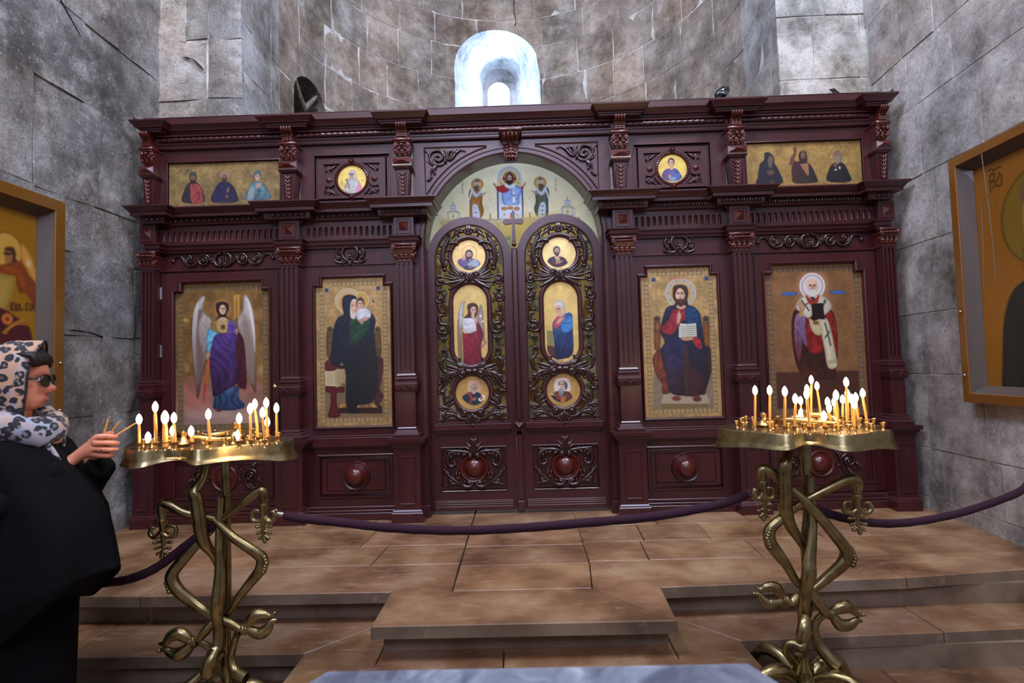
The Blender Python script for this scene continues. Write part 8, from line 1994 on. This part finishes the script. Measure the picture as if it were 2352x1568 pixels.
# small worn wooden foot of the cross that stands on the pedestal
b = MB(); b.plate(rect(-0.06, 0.14, -3.62, -3.42), [], zt, zt+0.03, mp=PLAN); 
tag(b.build('wooden_block', plain('worn_brown_wood', rgb(84, 58, 40), 0.7), None, 30), 'low worn brown wooden block lying on the foreground pedestal', 'block')

lamp = empty('spotlight', (1.664, 0.03, 3.18)); tag(lamp, 'glossy black oval spotlight head sitting on top of the icon screen', 'lamp')
M_BLK = plain('gloss_black', rgb(14, 15, 18), 0.12, Coat_Weight=0.6)
b = MB(); b.ball((0, 0, 0), 0.050, 16, 0.9, 0.85, 1.5); b.xform(Matrix.Rotation(R(-38), 4, 'Y') @ Matrix.Translation((0, 0, 0))); b.xform(Matrix.Translation((0, 0, 0.030)))
b.build('lamp_head', M_BLK, lamp, 180)
b = MB(); b.lathe([(0.001, 0), (0.022, 0), (0.024, 0.006), (0.001, 0.008)], (0, 0, 0), 20); b.xform(Matrix.Translation((0.008, -0.036, 0.018)) @ Matrix.Rotation(R(75), 4, 'X')); b.build('lamp_lens', plain('lens', rgb(40, 44, 46), 0.1), lamp, 60)
b = MB(); b.box(-0.02, 0.02, -0.015, 0.015, -0.045, -0.03, 0.003); b.tube([(0, 0, -0.035), (0, 0, 0.0)], 0.006, 8, ref=None); b.build('lamp_bracket', M_BLK, lamp, 30)
for (bx, s_, lab) in ((-2.93, -1, 'thin dark iron bracket at the top left corner of the screen'), (2.92, 1, 'grey iron bracket at the top right corner of the screen')):
    b = MB(); b.add([(x, y, z) for y in (-0.02, -0.012) for x, z in ((bx-s_*0.03, 3.125), (bx+s_*0.05, 3.185), (bx+s_*0.075, 3.175), (bx+s_*0.07, 3.145), (bx+s_*0.02, 3.11))],
                    [(0, 1, 2, 3, 4), (9, 8, 7, 6, 5)]+[(i, (i+1) % 5, 5+(i+1) % 5, 5+i) for i in range(5)])
    o = b.build('wall_bracket', M_IRON, None, 0); tag(o, lab, 'bracket')
    b = MB(); b.ball((bx+s_*0.05, -0.022, 3.163), 0.006, 8); b.build('bolt', M_STEEL, o, 60)

# ================================================================== THE WOMAN LIGHTING CANDLES
def skin_mat():
    n = NM('skin'); n.set(Base_Color=rgb(206, 140, 116), Roughness=0.5, Subsurface_Weight=0.15, Subsurface_Radius=(0.02, 0.008, 0.004)); n.b.inputs['Subsurface Scale'].default_value = 0.4
    n.base(n.ramp(n.noise(n.map(), 14, 3), [(0.35, rgb(196, 118, 92)), (0.65, rgb(218, 148, 120))])); return n.m
M_SKIN = skin_mat()
def coat_mat():
    n = NM('black_wool'); n.set(Base_Color=rgb(9, 8, 11), Roughness=0.95)
    n.b.inputs['Specular IOR Level'].default_value = 0.15; n.bump(n.noise(n.map(), 30, 4), 0.3, 0.01); return n.m
M_COAT = coat_mat()
def leopard():
    n = NM('leopard_scarf'); v = n.map((1, 1, 1)); w = n.noise(v, 20, 3, 0.6)
    vv = n.n.new('ShaderNodeVectorMath'); vv.operation = 'ADD'
    sc = n.n.new('ShaderNodeVectorMath'); sc.operation = 'SCALE'; sc.inputs[3].default_value = 0.03
    nz = n.n.new('ShaderNodeTexNoise'); nz.inputs['Scale'].default_value = 26; n.l.new(v, nz.inputs['Vector']); n.l.new(nz.outputs['Color'], sc.inputs[0])
    n.l.new(v, vv.inputs[0]); n.l.new(sc.outputs[0], vv.inputs[1])
    d = n.voro(vv.outputs[0], 30, 'F1', 0.9)
    ring = n.ramp(d, [(0.10, (0.55,)*3), (0.22, (1, 1, 1)), (0.46, (1, 1, 1)), (0.52, (0, 0, 0))])
    brk = n.ramp(n.noise(v, 36, 2), [(0.30, (0, 0, 0)), (0.40, (1, 1, 1))]); ring = n.mix(1.0, ring, brk, 'MULTIPLY')
    base = n.ramp(n.noise(v, 6, 2), [(0.4, rgb(150, 158, 176)), (0.52, rgb(190, 150, 118)), (0.7, rgb(170, 176, 190))])
    n.base(n.mix(ring, base, rgb(26, 26, 36))); n.set(Roughness=0.8, Sheen_Weight=0.2); return n.m
M_LEO = leopard()
M_HAIR = plain('dark_hair', rgb(30, 22, 18), 0.55)

woman = empty('person', (-1.95, -2.10, -0.32)); tag(woman, 'woman in leopard headscarf, sunglasses and black coat holding tapers to a flame', 'person')
WO = Vector((-1.95, -2.10, -0.32))
def wb(b, name, mat, sm=60): b.xform(Matrix.Translation(-WO)); return b.build(name, mat, woman, sm)
def skinned(chains):
    """grow one surface around joined chains of (point, radius); returns verts, faces"""
    bm = bmesh.new(); keys = {}; rad = {}
    def vert(p, r_):
        k = tuple(round(c, 4) for c in p)
        if k not in keys: keys[k] = bm.verts.new(p); rad[k] = r_
        return keys[k]
    order = []
    for ch in chains:
        vs = [vert(p, r_) for p, r_ in ch]
        for a, c in zip(vs[:-1], vs[1:]):
            if bm.edges.get((a, c)) is None: bm.edges.new((a, c))
    bm.verts.index_update(); me = bpy.data.meshes.new('tmp_skin'); bm.to_mesh(me); ks = list(keys.keys()); bm.free()
    o = bpy.data.objects.new('tmp_skin', me); col.objects.link(o)
    md = o.modifiers.new('s', 'SKIN'); md.use_smooth_shade = True; md.branch_smoothing = 0.6
    if not me.skin_vertices: 
        me.attributes  # layer is created with the modifier evaluation below
    ly = me.skin_vertices
    if not ly:
        bpy.context.view_layer.objects.active = o; bpy.ops.mesh.customdata_skin_add()
        ly = me.skin_vertices
    for i, k in enumerate(ks):
        ly[0].data[i].radius = (rad[k], rad[k]); ly[0].data[i].use_root = (i == 0)
    sb = o.modifiers.new('u', 'SUBSURF'); sb.levels = 2; sb.render_levels = 2
    dg = bpy.context.evaluated_depsgraph_get(); ev = o.evaluated_get(dg); m2 = ev.to_mesh()
    V = [tuple(v.co) for v in m2.vertices]; F = [tuple(p.vertices) for p in m2.polygons]
    ev.to_mesh_clear(); bpy.data.objects.remove(o); return V, F

# skeleton: pelvis root, torso, neck, arms with fingers, legs
pel = ((-1.99, -2.10, 0.42), 0.13)
ch = [[pel, ((-1.985, -2.10, 0.60), 0.12), ((-1.985, -2.10, 0.80), 0.13), ((-1.955, -2.10, 0.92), 0.075), ((-1.915, -2.10, 0.985), 0.052), ((-1.895, -2.10, 1.05), 0.050)]]
che = ((-1.985, -2.10, 0.80), 0.13)
def limb_hand(side, elbow, wrist, hub, fingers, thumb):
    sy = -2.10+side*0.175
    ch.append([che, ((-1.985, sy, 0.845), 0.058), (elbow, 0.043), (wrist, 0.025), (hub, 0.027)])
    for kn, a, c, t in fingers: ch.append([(hub, 0.027), (kn, 0.0125), (a, 0.0105), (c, 0.0095), (t, 0.0080)])
    ch.append([(hub, 0.027)]+[(p, r_) for p, r_ in thumb])
limb_hand(-1, (-1.875, -2.30, 0.665), (-1.735, -2.07, 0.792), (-1.675, -2.045, 0.850),
          [((-1.640, -2.050, 0.893), (-1.594, -2.040, 0.892), (-1.588, -2.010, 0.886), (-1.606, -1.993, 0.882)),
           ((-1.637, -2.055, 0.868), (-1.585, -2.043, 0.866), (-1.580, -2.010, 0.860), (-1.601, -1.994, 0.858)),
           ((-1.642, -2.054, 0.845), (-1.590, -2.042, 0.840), (-1.586, -2.009, 0.836), (-1.607, -1.994, 0.836)),
           ((-1.654, -2.048, 0.824), (-1.607, -2.038, 0.815), (-1.601, -2.010, 0.812), (-1.618, -1.997, 0.813))],
          [((-1.668, -2.015, 0.872), 0.015), ((-1.640, -1.995, 0.893), 0.0125), ((-1.612, -1.990, 0.902), 0.0105)])
limb_hand(1, (-1.835, -1.90, 0.665), (-1.735, -1.945, 0.800), (-1.700, -1.965, 0.845),
          [((-1.672, -1.955, 0.872), (-1.648, -1.958, 0.885), (-1.640, -1.970, 0.880), (-1.645, -1.980, 0.870)),
           ((-1.668, -1.958, 0.852), (-1.640, -1.962, 0.856), (-1.633, -1.975, 0.850), (-1.642, -1.985, 0.845)),
           ((-1.672, -1.960, 0.832), (-1.645, -1.965, 0.830), (-1.639, -1.978, 0.826), (-1.650, -1.988, 0.825)),
           ((-1.682, -1.962, 0.814), (-1.658, -1.968, 0.808), (-1.652, -1.980, 0.806), (-1.662, -1.988, 0.808))],
          [((-1.690, -1.985, 0.862), 0.013), ((-1.672, -1.992, 0.880), 0.011), ((-1.655, -1.990, 0.890), 0.0095)])
for s_ in (-1, 1):
    ch.append([pel, ((-1.99, -2.10+s_*0.09, 0.36), 0.095), ((-1.965, -2.10+s_*0.10, 0.06), 0.062), ((-1.985, -2.10+s_*0.10, -0.24), 0.042), ((-1.93, -2.10+s_*0.105, -0.285), 0.032), ((-1.86, -2.10+s_*0.11, -0.295), 0.026)])
V, F = skinned(ch)
b = MB(); b.add(V, F)
# head: rows from chin to crown, profile traced from the photograph
HA = R(24); HC = (-1.885, -2.10)
rows = [(0.985, -1.862, -1.945, 0.042), (1.004, -1.828, -1.962, 0.050), (1.014, -1.802, -1.972, 0.055), (1.026, -1.789, -1.980, 0.059), (1.037, -1.788, -1.984, 0.062), (1.045, -1.781, -1.986, 0.065), (1.052, -1.783, -1.987, 0.067), (1.059, -1.782, -1.988, 0.069), (1.068, -1.786, -1.989, 0.071),
        (1.080, -1.787, -1.990, 0.073), (1.094, -1.786, -1.991, 0.074), (1.108, -1.787, -1.992, 0.075), (1.122, -1.785, -1.993, 0.076), (1.134, -1.779, -1.993, 0.077), (1.148, -1.777, -1.992, 0.077), (1.166, -1.779, -1.989, 0.077), (1.186, -1.784, -1.984, 0.075), (1.206, -1.795, -1.974, 0.070), (1.224, -1.812, -1.958, 0.061), (1.238, -1.836, -1.936, 0.046), (1.246, -1.866, -1.908, 0.022)]
NT = 32; vs = []
for (z, xf, xb, w) in rows:
    for k in range(NT):
        th = 2*PI*k/NT; c, s_ = math.cos(th), math.sin(th)
        a = (xf-HC[0]) if c > 0 else (HC[0]-xb)
        x = HC[0]+a*math.copysign(abs(c)**0.9, c); y = w*math.copysign(abs(s_)**0.85, s_)
        ta = th if th < PI else th-2*PI
        # nose, cheeks, eye sockets, lips
        nz = 0.031*max(0, 1-abs(z-1.083)/0.016)**0.7 if z < 1.083 else 0.031*max(0, 1-(z-1.083)/0.050)
        x += nz*math.exp(-(ta/0.13)**2)+0.35*nz*math.exp(-(ta/0.28)**2)*(1 if z < 1.1 else 0.4)
        x -= 0.009*math.exp(-((z-1.122)/0.012)**2)*math.exp(-((abs(ta)-0.42)/0.22)**2)
        x += 0.005*math.exp(-((z-1.088)/0.018)**2)*math.exp(-((abs(ta)-0.60)/0.25)**2)
        x += 0.004*math.exp(-((z-1.048)/0.006)**2)*math.exp(-(ta/0.28)**2)-0.002*math.exp(-((z-1.0525)/0.0022)**2)*math.exp(-(ta/0.3)**2)
        dx, dy = x-HC[0], y
        vs.append((HC[0]+dx*math.cos(HA)-dy*math.sin(HA), HC[1]+dx*math.sin(HA)+dy*math.cos(HA), z))
fs = [(j*NT+k, j*NT+(k+1) % NT, (j+1)*NT+(k+1) % NT, (j+1)*NT+k) for j in range(len(rows)-1) for k in range(NT)]
fs += [tuple(range(NT)), tuple((len(rows)-1)*NT+k for k in reversed(range(NT)))]
vs = [(v[0]-0.038, v[1], v[2]) for v in vs]
b.add(vs, fs)
def HR(dx, dy, z): return (HC[0]-0.038+dx*math.cos(HA)-dy*math.sin(HA), HC[1]+dx*math.sin(HA)+dy*math.cos(HA), z)
body = wb(b, 'body', M_SKIN, 180)
M_EYE = plain('eye_white', rgb(200, 196, 190), 0.2)
for s_ in (-1, 1): b = MB(); b.ball(HR(0.084, s_*0.033, 1.121), 0.0105, 10); wb(b, 'eye', M_EYE)
b = MB(); b.tube([HR(0.100, -0.020, 1.050), HR(0.108, 0.0, 1.0515), HR(0.100, 0.020, 1.050)], [0.002, 0.0045, 0.002], 8, 0.9, ref=None); b.tube([HR(0.100, -0.018, 1.045), HR(0.107, 0.0, 1.0440), HR(0.100, 0.018, 1.045)], [0.002, 0.005, 0.002], 8, ref=None); wb(b, 'lips', plain('lips', rgb(176, 100, 84), 0.5), 180)
b = MB()
for s_ in (-1, 1): b = MB(); b.tube([HR(-0.004, s_*0.074, 1.13), HR(-0.016, s_*0.080, 1.115), HR(-0.010, s_*0.078, 1.095)], [0.010, 0.012, 0.007], 8, ref=None); wb(b, 'ear', M_SKIN, 180)
# sunglasses
M_GLASS = plain('dark_lens', rgb(10, 6, 7), 0.15)
b = MB()
for s_ in (-1, 1):
    pts = [HR(0.116-0.22*abs(0.030*math.cos(t)+0.035)**1.0*0.6, s_*(0.037+0.031*math.cos(t)), 1.118+0.0235*math.sin(t)) for t in [2*PI*i/20 for i in range(20)]]
    n = 20; back = [(p[0]-0.004, p[1], p[2]) for p in pts]; b.add(pts+back, [tuple(range(n)), tuple(range(2*n-1, n-1, -1))]+[(i, (i+1) % n, n+(i+1) % n, n+i) for i in range(n)])
lens = wb(b, 'sunglasses', M_GLASS, 30)
b = MB()
for s_ in (-1, 1):
    pts = [HR(0.117-0.22*abs(0.030*math.cos(t)+0.035)*0.6, s_*(0.037+0.031*math.cos(t)), 1.118+0.0235*math.sin(t)) for t in [2*PI*i/20 for i in range(20)]]
    b.tube(pts, 0.0028, 6, ref=None, closed=True)
    b.tube([HR(0.098, s_*0.064, 1.126), HR(0.06, s_*0.078, 1.126), HR(0.0, s_*0.080, 1.123), HR(-0.02, s_*0.079, 1.110)], [0.0045, 0.004, 0.003, 0.003], 6, ref=None)
b.tube([HR(0.112, -0.010, 1.124), HR(0.118, 0, 1.127), HR(0.112, 0.010, 1.124)], 0.003, 6, ref=None)
b.xform(Matrix.Translation(-WO)); o = b.build('sunglasses_frame', plain('tortoise_frame', rgb(36, 20, 16), 0.2, Coat_Weight=0.5), lens, 60)
# hair at the brow
b = MB()
for k in range(26):
    t = k/25; yy = -0.070+0.140*t; random.seed(k)
    b.tube([HR(0.035, yy*1.0, 1.236-0.25*abs(yy)), HR(0.080, yy*1.02, 1.232-0.30*abs(yy)+random.uniform(-0.004, 0.006)), HR(0.112-0.3*abs(yy), yy*1.08, 1.205-0.25*abs(yy)+random.uniform(-0.006, 0.006)), HR(0.108-0.35*abs(yy), yy*1.15+0.012, 1.185-0.2*abs(yy))], [0.010, 0.012, 0.010, 0.004], 6, ref=None)
wb(b, 'hair', M_HAIR, 180)
# hood of the scarf
random.seed(21)
b = MB(); NR = 15; NC = 28; vs = []
for j in range(NR):
    t = j/(NR-1); z = 0.955+t*0.320
    th0 = R(46)+R(12)*(1-t)-R(14)*max(0, t-0.7)/0.3
    rb = 0.128*math.sin(PI*(0.30+0.66*min(t, 0.985)))**0.55 if t > 0.5 else 0.122-0.010*abs(t-0.3)
    rb = [0.098, 0.103, 0.108, 0.112, 0.116, 0.119, 0.122, 0.124, 0.125, 0.125, 0.122, 0.115, 0.100, 0.072, 0.020][j]
    rw = [0.088, 0.090, 0.092, 0.094, 0.096, 0.098, 0.100, 0.101, 0.101, 0.100, 0.096, 0.089, 0.076, 0.052, 0.014][j]
    for k in range(NC+1):
        th = th0+(2*PI-2*th0)*k/NC
        wr = 1+0.030*math.sin(th*7+z*40)+0.02*math.sin(z*70+th*3)
        dx = math.cos(th)*(rb*wr if math.cos(th) < 0 else 0.098)+0.012*t; dy = math.sin(th)*rw*wr
        vs.append(HR(dx, dy, z))
N1 = NC+1
outer = vs; inner = [(v[0]+(HC[0]-0.038-v[0])*0.05, v[1]+(HC[1]-v[1])*0.05, v[2]-0.002) for v in vs]
b.add(outer+inner, [(j*N1+k, j*N1+k+1, (j+1)*N1+k+1, (j+1)*N1+k) for j in range(NR-1) for k in range(NC)]+[(NR*N1+j*N1+k, NR*N1+(j+1)*N1+k, NR*N1+(j+1)*N1+k+1, NR*N1+j*N1+k+1) for j in range(NR-1) for k in range(NC)] +
      [(j*N1, (j+1)*N1, NR*N1+(j+1)*N1, NR*N1+j*N1) for j in range(NR-1)]+[(j*N1+NC, NR*N1+j*N1+NC, NR*N1+(j+1)*N1+NC, (j+1)*N1+NC) for j in range(NR-1)]+[tuple((NR-1)*N1+k for k in range(N1))])
wb(b, 'headscarf', M_LEO, 180)
# dark hem of the hood
b = MB(); 
for kk in (0, NC): b.tube([Vector(outer[j*N1+kk])+Vector((0.003, 0, 0)) for j in range(NR)], 0.0035, 6, ref=None)
wb(b, 'scarf_hem', plain('dark_hem', rgb(24, 22, 30), 0.8), 180)
# scarf wound round the neck and falling over the chest
b = MB(); vs = []; NA, NB = 36, 10
for j in range(NA):
    th = 2*PI*j/NA
    fx = max(0, math.cos(th)); cx_ = -1.935+0.118*math.cos(th)+0.02*fx; cy_ = -2.10+0.118*math.sin(th); cz_ = 0.965-0.050*fx**2
    rr = 0.038+0.012*fx
    for k in range(NB):
        ph = 2*PI*k/NB; w = 1+0.14*math.sin(th*9+ph*2)
        vs.append((cx_+rr*w*math.cos(ph)*math.cos(th), cy_+rr*w*math.cos(ph)*math.sin(th), cz_+rr*1.25*w*math.sin(ph)))
b.add(vs, [(j*NB+k, j*NB+(k+1) % NB, ((j+1) % NA)*NB+(k+1) % NB, ((j+1) % NA)*NB+k) for j in range(NA) for k in range(NB)])
pts = [(-1.865, -2.13, 0.955), (-1.812, -2.13, 0.905), (-1.762, -2.12, 0.850), (-1.722, -2.11, 0.800)]
b.tube(catmull(pts, 5), [0.040, 0.040, 0.038, 0.036, 0.034, 0.032, 0.030, 0.028, 0.026, 0.024, 0.022, 0.019, 0.016, 0.013, 0.009, 0.006], 10, 0.55, ref=(0, 1, 0))
pts = [(-1.845, -2.06, 0.940), (-1.800, -2.05, 0.890), (-1.770, -2.05, 0.830)]
b.tube(catmull(pts, 5), [0.050, 0.050, 0.046, 0.044, 0.040, 0.036, 0.032, 0.028, 0.020, 0.014, 0.008], 10, 0.6, ref=(0, 1, 0))
wb(b, 'neck_scarf', M_LEO, 180)
# coat
sec = [(0.950, -1.865, -2.035, 0.100), (0.915, -1.815, -2.09, 0.160), (0.875, -1.770, -2.12, 0.200), (0.82, -1.730, -2.14, 0.208), (0.75, -1.690, -2.14, 0.206), (0.68, -1.640, -2.14, 0.204), (0.61, -1.590, -2.15, 0.206), (0.54, -1.572, -2.17, 0.212), (0.47, -1.558, -2.19, 0.218), (0.41, -1.545, -2.20, 0.222), (0.355, -1.542, -2.20, 0.222)]
b = MB(); NT = 44; vs = []
for j, (z, xf, xb, ry) in enumerate(sec):
    for k in range(NT):
        th = 2*PI*k/NT; cx_ = (xf+xb)/2; rx = (xf-xb)/2; fl_ = (j/10.0)*0.020*math.sin(th*7+1.0+0.4*math.sin(z*9))
        x = cx_+(rx+fl_*1.2)*math.copysign(abs(math.cos(th))**0.85, math.cos(th)); y = -2.10+(ry+fl_)*math.sin(th); zz = z
        if j == 10: zz = 0.400-0.175*min(1, max(0, (xf-0.02-x)/0.20))
        if j == 9: zz = z-0.06*min(1, max(0, (xf-0.02-x)/0.20))
        vs.append((x, y, zz))
J = len(sec); vs += [(v[0]+(-1.95-v[0])*0.06, v[1]+(-2.10-v[1])*0.06, v[2]) for v in vs[(J-1)*NT:]]
b.add(vs, [(j*NT+k, j*NT+(k+1) % NT, (j+1)*NT+(k+1) % NT, (j+1)*NT+k) for j in range(J) for k in range(NT)]+[tuple(J*NT+k for k in range(NT)), tuple(range(NT))])
wb(b, 'coat', M_COAT, 180)
b = MB()
b.tube(catmull([(-1.985, -2.285, 0.86), (-1.95, -2.34, 0.76), (-1.885, -2.34, 0.675), (-1.815, -2.24, 0.69), (-1.745, -2.10, 0.775)], 6), [0.085-0.0012*i for i in range(25)], 16, ref=None)
wb(b, 'sleeve', M_COAT, 180); b = MB()
b.tube(catmull([(-1.985, -1.915, 0.86), (-1.93, -1.87, 0.74), (-1.835, -1.88, 0.665), (-1.76, -1.92, 0.71), (-1.695, -1.945, 0.765)], 6), [0.085-0.0014*i for i in range(25)], 16, ref=None)
wb(b, 'sleeve', M_COAT, 180)
sec = [(0.44, -1.70, -2.16, 0.18), (0.22, -1.712, -2.16, 0.185), (0.0, -1.722, -2.16, 0.185), (-0.18, -1.735, -2.15, 0.185), (-0.255, -1.745, -2.15, 0.185)]
b = MB(); vs = []
for j, (z, xf, xb, ry) in enumerate(sec):
    for k in range(NT):
        th = 2*PI*k/NT; f_ = 0.010*j/4*math.sin(th*9); vs.append(((xf+xb)/2+((xf-xb)/2+f_)*math.copysign(abs(math.cos(th))**0.8, math.cos(th)), -2.10+(ry+f_)*math.sin(th), z))
b.add(vs, [(j*NT+k, j*NT+(k+1) % NT, (j+1)*NT+(k+1) % NT, (j+1)*NT+k) for j in range(len(sec)-1) for k in range(NT)]+[tuple(range(NT))])
wb(b, 'skirt', M_COAT, 180)
M_SHOE = plain('black_leather', rgb(18, 16, 16), 0.4)
for s_ in (-1, 1):
    b = MB(); y = -2.10+s_*0.105
    b.tube([(-2.03, y, -0.285), (-1.97, y, -0.275), (-1.90, y+s_*0.004, -0.287), (-1.83, y+s_*0.008, -0.298), (-1.805, y+s_*0.008, -0.302)], [0.032, 0.040, 0.036, 0.026, 0.014], 12, 1.0, ref=None)
    b.box(-2.055, -1.80, y-0.035, y+0.035, -0.32, -0.309, 0.003); wb(b, 'shoe', M_SHOE, 60)
b = MB(); t = [((-1.617+0.0*0), 0)]
pts = [(-1.612+0.0125*0, 0, 0)]
c0 = Vector((-1.590, -2.042, 0.840)).lerp(Vector((-1.642, -2.054, 0.845)), 0.45); ax = (Vector((-1.590, -2.042, 0.840))-Vector((-1.642, -2.054, 0.845))).normalized()
u_ = ax.orthogonal().normalized(); v_ = ax.cross(u_)
b.tube([c0+(u_*math.cos(a)+v_*math.sin(a))*0.0112 for a in [2*PI*i/16 for i in range(16)]], 0.0018, 6, ref=None, closed=True)
wb(b, 'finger_ring', plain('gold', rgb(230, 180, 90), 0.2, Metallic=1.0))
# the tapers in her hand
def taper(p0, p1, label, wick=True, lit=False):
    root = empty('taper', p0); tag(root, label, 'candle', 'thin tapers held by the woman')
    d = Vector(p1)-Vector(p0); b = MB(); b.tube([(0, 0, 0), d*0.5, d], [0.0030, 0.0029, 0.0026], 8, ref=None); b.build('wax_body', M_WAX, root, 60)
    b = MB(); u = d.normalized(); b.tube([d-u*0.001, d+u*0.008+Vector((0.002, 0, 0.001)), d+u*0.012+Vector((0.007, 0, 0.0))], [0.0013, 0.0011, 0.0008], 5, ref=None); b.build('wick', plain('pale_wick', rgb(190, 170, 150), 0.8), root, 60)
hand_pts = (-1.612, -2.012, 0.872)
taper((-1.655, -2.010, 0.850), (-1.615, -2.02, 0.955), 'thin unlit taper in her hand, leftmost of the upright pair')
taper((-1.645, -2.018, 0.850), (-1.606, -2.03, 0.958), 'thin unlit taper in her hand, right one of the upright pair')
taper((-1.640, -2.010, 0.862), (-1.572, -2.02, 0.943), 'thin unlit taper in her hand, leaning between the pair and the flame')
taper((-1.625, -2.018, 0.868), (-1.514, -1.988, 0.943), 'thin taper reaching from her hand to the nearest candle flame')
